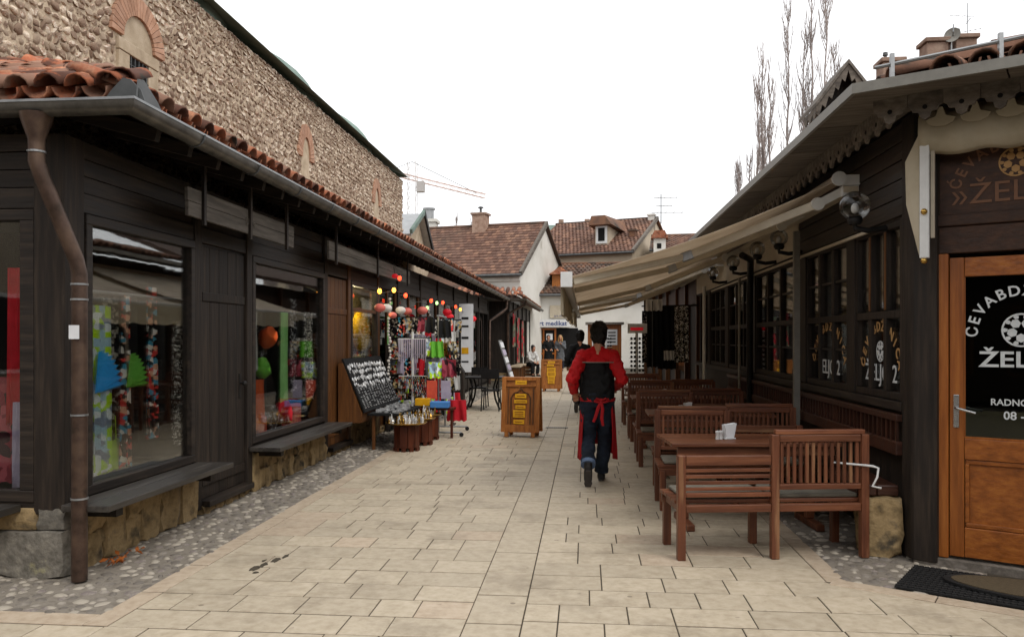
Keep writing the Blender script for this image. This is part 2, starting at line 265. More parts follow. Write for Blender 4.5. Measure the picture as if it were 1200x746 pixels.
# ------------------------------------------------------------------ mesh builder
ORG = {}
class MB:
    def __init__(s): s.v = []; s.f = []; s.mi = []
    def add(s, v, f, mi=0, M=None):
        b = len(s.v)
        s.v += [tuple(M @ Vector(p)) for p in v] if M else [tuple(p) for p in v]
        s.f += [tuple(i+b for i in q) for q in f]; s.mi += [mi]*len(f); return s
    def box(s, x0, x1, y0, y1, z0, z1, mi=0, M=None):
        v = [(x, y, z) for x in (x0, x1) for y in (y0, y1) for z in (z0, z1)]
        return s.add(v, [(0, 1, 3, 2), (4, 6, 7, 5), (0, 4, 5, 1), (2, 3, 7, 6), (0, 2, 6, 4), (1, 5, 7, 3)], mi, M)
    def beam(s, p, q, w, h, mi=0, up=(0, 0, 1)):
        p, q = Vector(p), Vector(q); d = (q-p); L = d.length; d.normalize()
        x = d.cross(Vector(up))
        if x.length < 1e-4: x = Vector((1, 0, 0))
        x.normalize(); y = x.cross(d)
        M = Matrix((x, d, y)).transposed().to_4x4(); M.translation = p
        return s.box(-w/2, w/2, 0, L, -h/2, h/2, mi, M)
    def tube(s, path, r, n=8, mi=0, caps=True, sy=1):
        P = [Vector(p) for p in path]; rs = r if isinstance(r, (list, tuple)) else [r]*len(P)
        b = len(s.v); ref = None
        for i, p in enumerate(P):
            d = (P[min(i+1, len(P)-1)]-P[max(i-1, 0)]).normalized()
            if ref is None:
                ref = d.orthogonal().normalized() if abs(d.x) > .9 else (Vector((1, 0, 0))-d*d.x).normalized()
            else:
                ref = (ref-d*ref.dot(d)); ref = ref.normalized() if ref.length > 1e-5 else d.orthogonal().normalized()
            o = d.cross(ref)
            for k in range(n):
                a = 2*math.pi*k/n; s.v.append(tuple(p+ref*(math.cos(a)*rs[i])+o*(math.sin(a)*rs[i]*sy)))
        for i in range(len(P)-1):
            for k in range(n):
                s.f.append((b+i*n+k, b+i*n+(k+1) % n, b+(i+1)*n+(k+1) % n, b+(i+1)*n+k)); s.mi.append(mi)
        if caps:
            s.f.append(tuple(b+k for k in reversed(range(n)))); s.mi.append(mi)
            e = b+(len(P)-1)*n; s.f.append(tuple(e+k for k in range(n))); s.mi.append(mi)
        return s
    def lathe(s, prof, n=16, mi=0, M=None):
        v = []; f = []; m = len(prof)
        for k in range(n):
            a = 2*math.pi*k/n
            for r, z in prof: v.append((r*math.cos(a), r*math.sin(a), z))
        for k in range(n):
            k2 = (k+1) % n
            for i in range(m-1): f.append((k*m+i, k2*m+i, k2*m+i+1, k*m+i+1))
        return s.add(v, f, mi, M)
    def prism(s, poly, d0, d1, M=None, mi=0):
        n = len(poly); v = [(x, y, d0) for x, y in poly]+[(x, y, d1) for x, y in poly]
        f = [tuple(reversed(range(n))), tuple(range(n, 2*n))]+[(i, (i+1) % n, n+(i+1) % n, n+i) for i in range(n)]
        return s.add(v, f, mi, M)
    def sphere(s, c, r, n=12, m=8, mi=0, sq=(1, 1, 1)):
        prof = [(math.sin(math.pi*i/m), -math.cos(math.pi*i/m)) for i in range(m+1)]
        M = Matrix.Translation(c) @ Matrix.Diagonal((r*sq[0], r*sq[1], r*sq[2], 1))
        return s.lathe(prof, n, mi, M)
    def sweep(s, prof, path, mi=0, closed=True):
        """profile (offset to the right of the path, z) along a horizontal polyline of (x,y) or (x,y,dz)"""
        P = [Vector((p[0], p[1], p[2] if len(p) > 2 else 0)) for p in path]; n = len(prof); b = len(s.v)
        for i, p in enumerate(P):
            def nrm(a, c): d = (c-a); d.z = 0; d.normalize(); return Vector((d.y, -d.x, 0))
            if i == 0: nn = nrm(P[0], P[1])
            elif i == len(P)-1: nn = nrm(P[-2], P[-1])
            else:
                a, c = nrm(P[i-1], p), nrm(p, P[i+1]); nn = (a+c).normalized(); nn /= max(.3, nn.dot(a))
            for o, z in prof: s.v.append((p.x+nn.x*o, p.y+nn.y*o, p.z+z))
        for i in range(len(P)-1):
            for k in range(n if closed else n-1):
                k2 = (k+1) % n; s.f.append((b+i*n+k, b+(i+1)*n+k, b+(i+1)*n+k2, b+i*n+k2)); s.mi.append(mi)
        if closed:
            s.f.append(tuple(b+k for k in range(n))); s.f.append(tuple(b+(len(P)-1)*n+k for k in reversed(range(n)))); s.mi += [mi, mi]
        return s
    def mesh(s, name, mats, smooth=False, org=None):
        me = bpy.data.meshes.new(name)
        v = s.v if org is None else [(a-org[0], b-org[1], c-org[2]) for a, b, c in s.v]
        me.from_pydata(v, [], s.f); 
        for m in (mats if isinstance(mats, (list, tuple)) else [mats]): me.materials.append(MATS[m])
        if max(s.mi, default=0): me.polygons.foreach_set('material_index', s.mi)
        bm = bmesh.new(); bm.from_mesh(me); bmesh.ops.recalc_face_normals(bm, faces=bm.faces); bm.to_mesh(me); bm.free()
        if smooth: me.polygons.foreach_set('use_smooth', [True]*len(me.polygons))
        me.update(); return me
    def build(s, name, mats, parent=None, smooth=False, bevel=0, label=None, cat=None, group=None, kind=None, sub=0, local=False):
        o3 = None
        if parent is not None and not local: o3 = ORG[parent]
        if parent is None and not local:
            xs = [p[0] for p in s.v]; ys = [p[1] for p in s.v]; zs = [p[2] for p in s.v]
            o3 = Vector(((min(xs)+max(xs))/2, (min(ys)+max(ys))/2, min(zs)))
        o = bpy.data.objects.new(name, s.mesh(name, mats, smooth, o3)); col.objects.link(o)
        if parent is not None: o.parent = parent; ORG[o] = ORG.get(parent, Vector())
        else: o.location = o3 or (0, 0, 0); ORG[o] = o3 or Vector()
        if bevel:
            m = o.modifiers.new('bevel', 'BEVEL'); m.width = bevel; m.segments = 2; m.limit_method = 'ANGLE'
        if smooth:
            try: o.data.set_sharp_from_angle(angle=R(50))
            except Exception: pass
        if sub:
            m = o.modifiers.new('sub', 'SUBSURF'); m.levels = sub; m.render_levels = sub
        tag(o, label, cat, group, kind); return o
def tag(o, label=None, cat=None, group=None, kind=None):
    if label: o['label'] = label
    if cat: o['category'] = cat
    if group: o['group'] = group
    if kind: o['kind'] = kind
    return o
def thing(name, label, cat, loc=(0, 0, 0), rz=0, group=None, kind=None):
    o = bpy.data.objects.new(name, None); col.objects.link(o); o.location = loc; o.rotation_euler = (0, 0, rz); o.empty_display_size = .1
    ORG[o] = Vector(loc); return tag(o, label, cat, group, kind)
def inst(name, me, parent, loc, rot=(0, 0, 0), sc=(1, 1, 1)):
    """a piece sharing mesh data, placed at a world position under an unrotated parent"""
    o = bpy.data.objects.new(name, me); col.objects.link(o); o.parent = parent
    o.location = Vector(loc)-ORG[parent]; o.rotation_euler = rot; o.scale = sc; return o
def copy_tree(o, parent=None):
    c = o.copy(); col.objects.link(c); c.parent = parent
    for ch in list(o.children): copy_tree(ch, c)
    return c
def text_mb(s, size, depth=.004, font_bold=False, align='CENTER'):
    cu = bpy.data.curves.new('t', 'FONT'); cu.body = s; cu.size = size; cu.extrude = depth/2; cu.align_x = align; cu.align_y = 'CENTER'; cu.resolution_u = 3
    if font_bold: cu.offset = size*.018
    ob = bpy.data.objects.new('t', cu); col.objects.link(ob)
    dg = bpy.context.evaluated_depsgraph_get(); me = bpy.data.meshes.new_from_object(ob.evaluated_get(dg))
    mb = MB(); mb.add([tuple(v.co) for v in me.vertices], [tuple(p.vertices) for p in me.polygons])
    bpy.data.objects.remove(ob); bpy.data.curves.remove(cu); bpy.data.meshes.remove(me); return mb
def frame_M(o, x, y):
    """matrix with local x, y along given world directions at o; z = their cross product"""
    x = Vector(x).normalized(); y = Vector(y).normalized(); z = x.cross(y)
    M = Matrix((x, y, z)).transposed().to_4x4(); M.translation = Vector(o); return M
def xform(mb, M):
    mb.v = [tuple(M @ Vector(p)) for p in mb.v]; return mb
def rock_mb(rnd, sub=1, amp=.18):
    bm = bmesh.new(); bmesh.ops.create_icosphere(bm, subdivisions=sub, radius=1)
    o = Vector((rnd.uniform(0, 50), rnd.uniform(0, 50), 0))
    for v in bm.verts: v.co *= 1+amp*noise.noise(v.co*1.3+o)*2
    mb = MB(); mb.add([tuple(v.co) for v in bm.verts], [tuple(v.index for v in f.verts) for f in bm.faces]); bm.free(); return mb
def block_mb(lx, ly, lz, rnd, amp=.03, n=3):
    """rough hewn block: rounded subdivided box, jittered"""
    bm = bmesh.new(); bmesh.ops.create_cube(bm, size=1); bmesh.ops.subdivide_edges(bm, edges=bm.edges, cuts=n-1, use_grid_fill=True)
    o = Vector((rnd.uniform(0, 90), rnd.uniform(0, 90), 0))
    for v in bm.verts:
        c = v.co.copy(); k = sum(1 for a in c if abs(a) > .49)
        if k >= 2: c *= (1-.05*(k-1))
        v.co = Vector((c.x*lx, c.y*ly, c.z*lz)) + Vector([noise.noise(Vector((c.x*2.2*lx*6, c.y*2.2*ly*6, c.z*2.2*lz*6))+o+Vector((i*7, 0, 0)))*amp for i in range(3)])
    mb = MB(); mb.add([tuple(v.co) for v in bm.verts], [tuple(v.index for v in f.verts) for f in bm.faces]); bm.free(); return mb
def cloth_mb(w, h, folds=3, amp=.02, nx=14, nz=8, th=.006, taper=1.0, wob=0, seed=0):
    """hanging cloth with folds: local x across, z up from 0 to h, y depth"""
    rnd = random.Random(seed); ph = rnd.uniform(0, 6); v = []; f = []
    for side in (0, 1):
        for j in range(nz+1):
            t = j/nz
            for i in range(nx+1):
                s = i/nx-.5; ww = w*(taper+(1-taper)*t)
                y = amp*math.sin(s*folds*6.283+ph+t*1.3)*(.5+.7*(1-t))+wob*math.sin(t*5+ph)
                v.append((s*ww+wob*math.sin(t*4+ph), y+side*th, t*h-(0 if j else .012*math.sin(i*1.7+ph))))
    N = (nx+1)*(nz+1)
    for j in range(nz):
        for i in range(nx):
            a = j*(nx+1)+i; q = (a, a+1, a+nx+2, a+nx+1); f.append(q); f.append(tuple(k+N for k in reversed(q)))
    for i in range(nx):
        for a in (i, nz*(nx+1)+i): f.append((a, a+1, a+1+N, a+N))
    for j in range(nz):
        for a in (j*(nx+1), j*(nx+1)+nx): f.append((a, a+nx+1, a+nx+1+N, a+N))
    mb = MB(); mb.add(v, f); return mb

# ================================================================== ground and paving
g = MB(); g.add([(-400, -60, -.12), (400, -60, -.12), (400, 700, -.12), (-400, 700, -.12)], [(0, 1, 2, 3)])
g.build('ground', 'ground', kind='structure', local=True)
pv = MB().box(-9, 6, .5, 62, -.10, -.0045).build('pavement', 'joint', kind='structure')
XL, XR = -2.66, 1.585
CH0, CH1 = -.675, -.355
def diag_x(y):      # right limit of the paving: border strip beside the cobbles, turning along the door wall
    return XR if y > 5.36 else min(6.0, XR+(5.36-y)*1.732)
stone_cache = {}
def slab_mesh(wd, dp, mt):
    k = (round(wd, 2), round(dp, 2), mt)
    if k not in stone_cache:
        a, b, t = k[0]/2-.0042, k[1]/2-.0085, .05; c = .0022; mb = MB()
        v = [(-a, -b, -t), (a, -b, -t), (a, b, -t), (-a, b, -t), (-a, -b, -c), (a, -b, -c), (a, b, -c), (-a, b, -c), (-a+c, -b+c, 0), (a-c, -b+c, 0), (a-c, b-c, 0), (-a+c, b-c, 0)]
        f = [(0, 1, 5, 4), (1, 2, 6, 5), (2, 3, 7, 6), (3, 0, 4, 7), (4, 5, 9, 8), (5, 6, 10, 9), (6, 7, 11, 10), (7, 4, 8, 11), (8, 9, 10, 11)]
        mb.add(v, f); stone_cache[k] = mb.mesh('paving_stone', mt)
    return stone_cache[k]
rest = MB(); nst = 0
rp = random.Random(3)
def put_slab(x0, x1, y0, y1, z=0, mt='paving'):
    global nst
    dp = y1-y0; cx, cy = (x0+x1)/2, (y0+y1)/2
    z += rp.uniform(-.001, .0014); rot = (rp.uniform(-.003, .003), rp.uniform(-.003, .003), 0)
    if nst < 296 and y0 > 3.9:
        inst('paving_stone', slab_mesh(x1-x0, dp, mt), pv, (cx, cy, z), rot); nst += 1
    else:
        me = slab_mesh(x1-x0, dp, mt); M = Matrix.Translation((cx, cy, z)) @ Euler(rot).to_matrix().to_4x4()
        rest.add([tuple(v.co) for v in me.vertices], [tuple(p.vertices) for p in me.polygons], 1 if mt == 'paving_pink' else 0, M)
y = 3.62; course = 0
while y < 46:
    y1 = y+.297
    def row(xa, xb):
        x = xa
        while x < xb-.02:
            wd = rp.choice((.26, .3, .36, .4, .45, .5, .55))
            if x == xa: wd = rp.choice((.2, .3, .38, .46))
            if xb-(x+wd) < .2: wd = xb-x
            wd = min(wd, xb-x); put_slab(x, x+wd, y, y1, mt='paving_pink' if rp.random() < .05 else 'paving'); x += wd
    xl = XL if y > 4.2 else -6
    row(xl, CH0)
    if y > 5.36: row(CH1, XR)
    else:       # course cut to the slanted border
        xb = diag_x(y1)-.28; row(CH1, xb); c_ = .004
        q_ = [(xb+c_, y+c_), (diag_x(y)-.002, y+c_), (diag_x(y1)-.002, y1-c_), (xb+c_, y1-c_)]
        MB().prism(q_, -.05, .0005).build('paving_stone', 'paving', pv, bevel=.004); nst += 1
    y = y1; course += 1
y = 3.5
while y < 46:
    d = rp.choice((.45, .5, .55)); put_slab(CH0, CH1, y, y+d); y += d
y = 4.214
while y < 26:
    d = rp.choice((.6, .75, .9)); put_slab(XL-.145, XL, y, y+d, .001, 'paving_pink'); y += d
x = XL-.145
while x > -6:
    put_slab(x-.7, x, 4.214, 4.40, .001, 'paving_pink'); x -= .7
y = 5.42
while y < 24:
    d = rp.choice((.5, .65, .8)); put_slab(XR, XR+.135, y, y+d, .001, 'paving_pink'); y += d
rest.build('paving_stones_beyond', ['paving', 'paving_pink'], pv, kind='stuff', local=True)
bpy.data.objects['paving_stones_beyond'].location = -ORG[pv]
dg = MB()
for i in range(5):
    t0, t1 = i*.62, i*.62+.612; e0 = Vector((.866, -.5, 0)); nn = Vector((-.5, -.866, 0)); b0 = Vector((1.648, 5.475, 0))
    q = [b0+e0*t0, b0+e0*t1, b0+e0*t1+nn*.13, b0+e0*t0+nn*.13]
    m = MB(); m.add([tuple(p+Vector((0, 0, z))) for z in (-.04, .0055) for p in q], [(0, 1, 2, 3), (4, 7, 6, 5), (0, 4, 5, 1), (1, 5, 6, 2), (2, 6, 7, 3), (3, 7, 4, 0)])
    m.build('border_stone', 'paving_pink', pv, bevel=.004)
# cobbled strips
def cobbles(name, regions, seed):
    bed = MB()
    for poly in regions: bed.prism(poly, -.06, -.004)
    b = bed.build(name, 'mortar_floor', kind='structure')
    rr = random.Random(seed); tmpl = []
    for k in range(5):
        n = 9; ring = [(math.cos(2*math.pi*i/n)*(1+rr.uniform(-.18, .18)), math.sin(2*math.pi*i/n)*(1+rr.uniform(-.18, .18))) for i in range(n)]
        v = [(x, y2, 0) for x, y2 in ring]+[(x*.86, y2*.86, .55) for x, y2 in ring]+[(x*.5, y2*.5, .9) for x, y2 in ring]+[(0, 0, 1)]
        f = [(i, (i+1) % n, n+(i+1) % n, n+i) for i in range(n)]+[(n+i, n+(i+1) % n, 2*n+(i+1) % n, 2*n+i) for i in range(n)]+[(2*n+i, 2*n+(i+1) % n, 3*n) for i in range(n)]
        tmpl.append((v, f))
    mb = MB(); pts = []
    grid = {}
    for poly in regions:
        xs = [p[0] for p in poly]; ys = [p[1] for p in poly]
        area = (max(xs)-min(xs))*(max(ys)-min(ys)); tries = int(area*900)
        for _ in range(tries):
            x, y2 = rr.uniform(min(xs), max(xs)), rr.uniform(min(ys), max(ys))
            ins = False; j = len(poly)-1
            for i in range(len(poly)):
                if (poly[i][1] > y2) != (poly[j][1] > y2) and x < (poly[j][0]-poly[i][0])*(y2-poly[i][1])/(poly[j][1]-poly[i][1])+poly[i][0]: ins = not ins
                j = i
            if not ins: continue
            r = rr.uniform(.026, .06)*rr.uniform(.7, 1); c = (int(x/.13), int(y2/.13)); ok = True
            for dx in (-1, 0, 1):
                for dy in (-1, 0, 1):
                    for (a, b2, r2) in grid.get((c[0]+dx, c[1]+dy), ()):
                        if (a-x)**2+(b2-y2)**2 < ((r+r2)*.98)**2: ok = False
            if not ok: continue
            grid.setdefault(c, []).append((x, y2, r))
            v, f = rr.choice(tmpl)
            M = Matrix.Translation((x, y2, -.012)) @ Matrix.Rotation(rr.uniform(0, 6.28), 4, 'Z') @ Matrix.Diagonal((r*rr.uniform(1, 1.35), r*rr.uniform(.8, 1), rr.uniform(.014, .022), 1))
            mb.add(v, f, 0, M)
    mb.build('pebbles', 'pebble', b, smooth=True, kind='stuff')
cobbles('cobbled_strip', [[(-3.7, 4.40), (XL-.145, 4.40), (XL-.145, 26), (-3.7, 26)], [(-6.5, 4.40), (-3.7, 4.40), (-3.7, 5.3), (-6.5, 5.3)]], 5)
cobbles('cobbled_strip', [[(1.72, 5.42), (2.4, 5.03), (2.75, 5.75), (2.42, 6.1), (2.42, 24), (1.72, 24)]], 6)
for (x, y) in ((-.515, 14.37), (-.515, 23.4)):
    t = thing('drain_grate', 'narrow dark metal drain grate across the paved channel, %s' % ('by the nearer wooden signboard' if y < 20 else 'by the farther wooden signboard'), 'grate', (x, y, .002))
    MB().box(x-.2, x+.2, y-.06, y+.06, -.02, .006).build('frame', 'iron', t)
    for k in range(9): MB().box(x-.17+k*.04, x-.15+k*.04, y-.045, y+.045, .006, .012).build('bar', 'zinc_dark', t)
m = MB(); rl = random.Random(4)
for i in range(26):
    p = Vector((-3.33+rl.gauss(0, .04), 5.42+rl.gauss(0, .09), .02+rl.uniform(0, .03))); s = rl.uniform(.018, .035)
    M = Matrix.Translation(p) @ Euler((rl.uniform(-.8, .8), rl.uniform(-.8, .8), rl.uniform(0, 6))).to_matrix().to_4x4()
    m.add([(-s, 0, 0), (0, -s*.5, .004), (s, 0, 0), (0, s*.5, .004), (0, 0, -.003)], [(0, 1, 3), (1, 2, 3), (0, 4, 1), (1, 4, 2), (2, 4, 3), (3, 4, 0)], 0, M)
m.build('fallen_leaves', 'leaf_orange', label='small heap of dry orange leaves against the shop plinth', cat='leaves', kind='stuff')

m = MB(); q = random.Random(12)
for (x, y, rx_, ry_) in ((-2.30, 5.36, .035, .06), (-2.27, 5.46, .022, .07), (-2.235, 5.58, .03, .06), (-2.31, 5.56, .012, .03), (-2.20, 5.69, .016, .05), (-2.25, 5.27, .02, .02)):
    m.prism([(x+rx_*(1+q.uniform(-.4, .4))*math.cos(a), y+ry_*(1+q.uniform(-.4, .4))*math.sin(a)) for a in [2*math.pi*i/14 for i in range(14)]], .001, .0035)
m.build('tar_smear', 'joint', label='dark ragged tar smear on the pale paving near the cobbles', cat='stain', kind='stuff')
# ================================================================== stone market hall behind the left shops
HX, HZ, HY0, HY1 = -6.5, 7.22, 5.2, 27.9
hall = thing('stone_hall', 'old rubble stone market hall with brick arched windows behind the shops', 'building', (HX-4, (HY0+HY1)/2, 0))
hw = MB().box(HX-8, HX, HY0, HY1, 0, HZ).build('wall', 'rubble_mortar', hall)
arches = [(11.03, 5.86, .40, .40, .69, .68, True), (18.0, 5.78, .26, .50, .52, .80, False), (24.3, 5.78, .26, .50, .52, .80, False)]
def in_arch(y, z):
    for (cy, sz, a, b, A, B, wn) in arches:
        if z >= sz and ((y-cy)/A)**2+((z-sz)/B)**2 < 1.0: return True
        if z < sz and abs(y-cy) < (.56 if wn else .3) and z > sz-.9: return True
    return False
rr = random.Random(11); cells = []
z = 3.9; row = 0
while z < HZ-.02:
    h = rr.uniform(.06, .125); y = 7.4+rr.uniform(0, .1)
    while y < HY1-.05:
        wd = rr.uniform(.05, .20)
        if not in_arch(y+wd/2, z+h/2): cells.append((y+wd/2, z+h/2+rr.uniform(-.015, .015), wd/2*rr.uniform(.86, 1.0), h/2*rr.uniform(.86, 1.05)))
        y += wd
    z += h
cells.sort(key=lambda c: (c[0] > 13.5, -(c[2]*c[3])/(c[0]**2)))
rocks = [rock_mb(rr, 1, .33) for k in range(7)]
rock_me = []
for m in rocks:
    q = MB(); q.add([(a*.1, b*.1, c*.1) for a, b, c in m.v], m.f); rock_me.append(q.mesh('stone', 'rubble', True))
stuff = MB()
for i, (y, z, a, b) in enumerate(cells):
    k = rr.randrange(7); rot = (rr.uniform(-.5, .5), 0, 0); px = HX+rr.uniform(-.02, .005)
    if i < 290: inst('stone', rock_me[k], hw, (px, y, z), rot, (.4, a*11.2, b*11.2))
    else:
        M = Matrix.Translation((px, y, z)) @ Euler(rot).to_matrix().to_4x4() @ Matrix.Diagonal((.04, a*1.12, b*1.12, 1)); stuff.add(rocks[k].v, rocks[k].f, 0, M)
stuff.build('wall_stones', 'rubble', hw, smooth=True, kind='stuff')
for (cy, sz, a, b, A, B, wn) in arches:
    win = MB()
    pts = [(cy-a, sz-.62 if wn else sz-.9)]+[(cy-a*math.cos(math.pi*i/12), sz+b*math.sin(math.pi*i/12)) for i in range(13)]+[(cy+a, sz-.62 if wn else sz-.9)]
    win.prism([(p[0], p[1]) for p in pts], 0, .03, frame_M((HX-.015, 0, 0), (0, 1, 0), (0, 0, 1)))
    wo = win.build('arched_window', 'arch_infill', hall)
    N = 22
    for i in range(N):
        t0, t1 = math.pi*(i+.06)/N, math.pi*(i+.94)/N
        q = [(cy-rx*math.cos(t), sz+rz*math.sin(t)) for rx, rz, t in ((a, b, t0), (A, B, t0), (A, B, t1), (a, b, t1))]
        MB().prism(q, 0, .065, frame_M((HX-.01, 0, 0), (0, 1, 0), (0, 0, 1))).build('arch_brick', 'arch_brick', wo)
    if wn:
        MB().box(HX-.01, HX+.06, cy-.52, cy+.52, sz-.22, sz-.05).build('lintel', 'arch_infill', wo, bevel=.01)
        for s in (-1, 1): MB().box(HX-.01, HX+.05, cy+s*.38-.13, cy+s*.38+.13, sz-.9, sz-.225).build('jamb', 'arch_infill', wo, bevel=.01)
        MB().box(HX+.012, HX+.022, cy-.25, cy+.25, sz-.85, sz-.225).build('opening', 'dark_void', wo)
        gm = MB()
        for k in range(5): gm.tube([(HX+.035, cy-.2+k*.1, sz-.85), (HX+.035, cy-.2+k*.1, sz-.23)], .008, 6)
        for k in range(4): gm.tube([(HX+.035, cy-.25, sz-.8+k*.15), (HX+.035, cy+.25, sz-.8+k*.15)], .008, 6)
        gm.build('grille', 'zinc_dark', wo)
# eaves and lead domes
hr = MB().sweep([(-.02, 0), (.14, .05), (.2, .10), (.2, .16), (-.02, .30)], [(HX, HY0-.1), (HX, HY1+.15)]).build('cornice', 'zinc_dark', hall)
rf = MB(); rf.add([(HX+.18, HY0, HZ+.162), (HX+.18, HY1+.15, HZ+.162), (HX-4, HY1+.15, HZ+1.9), (HX-4, HY0, HZ+1.9), (HX-8, HY1, HZ+.2), (HX-8, HY0, HZ+.2)], [(0, 1, 2, 3), (3, 2, 4, 5), (0, 3, 5), (1, 4, 2)])
ro = rf.build('roof', 'copper_green', hall)
for cy in (8.6, 13.6, 18.8, 24.0):
    prof = [(3.0*math.cos(t*math.pi/24), 1.62*math.sin(t*math.pi/24)) for t in range(13)]
    MB().lathe(prof, 40, 0, Matrix.Translation((HX-3.1, cy, HZ+.1))).build('dome', 'copper_green', ro, smooth=True)

# ================================================================== near row of shops on the left
WX, WY = -3.5, 5.06           # street wall plane, end wall plane
SY1 = 28.6                    # far end of the row
GX, GY, GZ = -2.93, 4.84, 3.09   # gutter centre lines
shop = thing('shop_building', 'long low row of dark timber shops with terracotta roof and grey gutter', 'building', (WX-1.5, 12, 0))
S = lambda mb, name, mt, par=shop, **k: mb.build(name, mt, par, **k)
# body: back wall, floor, ceiling, dividers
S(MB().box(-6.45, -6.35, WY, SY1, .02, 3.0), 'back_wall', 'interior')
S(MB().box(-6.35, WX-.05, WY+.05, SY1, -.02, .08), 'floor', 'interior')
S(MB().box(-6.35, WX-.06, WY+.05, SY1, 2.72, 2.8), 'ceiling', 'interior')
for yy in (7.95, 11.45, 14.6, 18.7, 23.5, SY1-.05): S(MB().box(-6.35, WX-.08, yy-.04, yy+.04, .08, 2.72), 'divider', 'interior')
posts = [6.9, 8.0, 10.46, 11.52, 13.2, 14.65, 16.7, 18.7, 21.0, 23.5, 26.0, 28.55]
S(MB().box(WX-.2, WX+.02, WY-.02, WY+.2, .42, 2.98), 'corner_post', 'black_wood', bevel=.008)
for yy in posts: S(MB().box(WX-.12, WX+.025, yy-.065, yy+.065, .05, 2.98), 'post', 'black_wood' if not 11 < yy < 14 else 'door_brown', bevel=.008)
# lintel and boarding over the openings
S(MB().box(WX-.1, WX+.01, WY+.2, SY1, 2.48, 2.62), 'lintel', 'black_wood_y', bevel=.006)
for k in range(3): S(MB().box(WX-.07, WX-.01-.006*(k % 2), WY+.2, SY1, 2.625+k*.122, 2.742+k*.122), 'wall_board', 'black_wood_y', bevel=.004)
S(MB().box(-9, WX-.2, WY-.01, WY+.1, 2.48, 2.62), 'lintel', 'black_wood_x', bevel=.006)
for k in range(3): S(MB().box(-9, WX-.2, WY+.0+.006*(k % 2), WY+.06, 2.625+k*.122, 2.742+k*.122), 'wall_board', 'black_wood_x', bevel=.004)
# stone plinth: rough blocks
rb = random.Random(21)
S(MB().box(WX-.35, WX-.06, WY+.1, SY1, -.02, .40), 'plinth', 'joint')
S(MB().box(-9, WX-.1, WY+.08, WY+.3, -.02, .40), 'plinth', 'joint')
def blocks_y(y0, y1, z1, mt, hmin=.2, wr=(.16, .36)):
    y = y0
    while y < y1-.04:
        wd = min(rb.uniform(*wr), y1-y)
        hs = [z1] if rb.random() < .6 else [z1*.55, z1*.45]
        zz = 0
        for h in hs:
            m = block_mb(.16, wd*.99, h*.99, rb, .03, 4); xform(m, Matrix.Translation((WX-.04+rb.uniform(-.015, .015), y+wd/2, zz+h/2-.01))); S(m, 'plinth_stone', mt, smooth=True); zz += h
        y += wd
blocks_y(WY+.2, 6.86, .44, 'base_stone', wr=(.2, .34)); blocks_y(8.06, 10.4, .40, 'base_stone', wr=(.12, .24)); blocks_y(11.6, 13.1, .42, 'base_stone'); blocks_y(6.95, 8.0, .10, 'base_stone', wr=(.1, .2)); blocks_y(10.5, 11.5, .08, 'base_stone', wr=(.1, .2))
blocks_y(13.2, 20, .12, 'base_stone', wr=(.2, .4))
x = WX+.0; first = True
for wd, h, zz in ((.56, .33, 0), (.24, .2, .33), (.44, .31, 0), (.5, .19, .33), (.6, .33, 0), (.6, .18, .33), (.6, .33, 0), (.6, .18, .33)):
    pass
xa = xb = WX+.035
for i in range(5):
    wd = (.52, .42, .6, .5, .55)[i]; m = block_mb(wd*.99, .22, .32, rb, .028, 4); xform(m, Matrix.Translation((xa-wd/2, WY+.06, .155))); S(m, 'plinth_stone', 'quoin' if i == 0 else 'base_stone', smooth=True); xa -= wd
    wd = (.21, .5, .45, .6, .5)[i]; m = block_mb(wd*.98, .2, .155, rb, .022, 4); xform(m, Matrix.Translation((xb-wd/2, WY+.065, .39))); S(m, 'plinth_stone', 'quoin' if i == 0 else 'base_stone', smooth=True); xb -= wd
# display windows on the street side
def shop_window(y0, y1, z0, z1, sill=True):
    f = MB(); t = .07
    f.box(WX-.06, WX+.03, y0, y1, z0, z0+t); f.box(WX-.06, WX+.03, y0, y1, z1-t, z1); f.box(WX-.06, WX+.03, y0, y0+t, z0+t, z1-t); f.box(WX-.06, WX+.03, y1-t, y1, z0+t, z1-t)
    o = S(f, 'display_window', 'black_wood_y', bevel=.006)
    S(MB().box(WX-.02, WX-.012, y0+t-.01, y1-t+.01, z0+t-.01, z1-t+.01), 'pane', 'window_glass', o)
    S(MB().box(WX-1.0, WX-.07, y0, y1, z0-.02, z0+.03), 'display_deck', 'shelf_wood', o)
    return o
shop_window(5.27, 6.83, .50, 2.475); shop_window(8.07, 10.39, .50, 2.475)
for y0, y1 in ((5.27, 6.83), (8.07, 10.39)): S(MB().box(WX-.08, WX-.005, y0, y1, .40, .498), 'apron_board', 'black_wood_y', bevel=.005)
# end-wall window
f = MB()
for a in ((-6.0, WX-.2, .50, .58), (-6.0, WX-.2, 2.40, 2.475)): f.box(a[0], a[1], WY-.02, WY+.07, a[2], a[3])
f.box(WX-.30, WX-.2, WY-.02, WY+.07, .58, 2.40); f.box(-6.0, -5.9, WY-.02, WY+.07, .58, 2.40)
o = S(f, 'display_window', 'black_wood_x', bevel=.006); S(MB().box(-5.91, WX-.29, WY+.02, WY+.028, .57, 2.41), 'pane', 'window_glass', o); S(MB().box(-6.0, WX-.3, WY+.07, WY+.9, .48, .53), 'display_deck', 'shelf_wood', o)
S(MB().box(-9, WX-.2, WY-.01, WY+.08, .40, .498), 'apron_board', 'black_wood_x', bevel=.005)
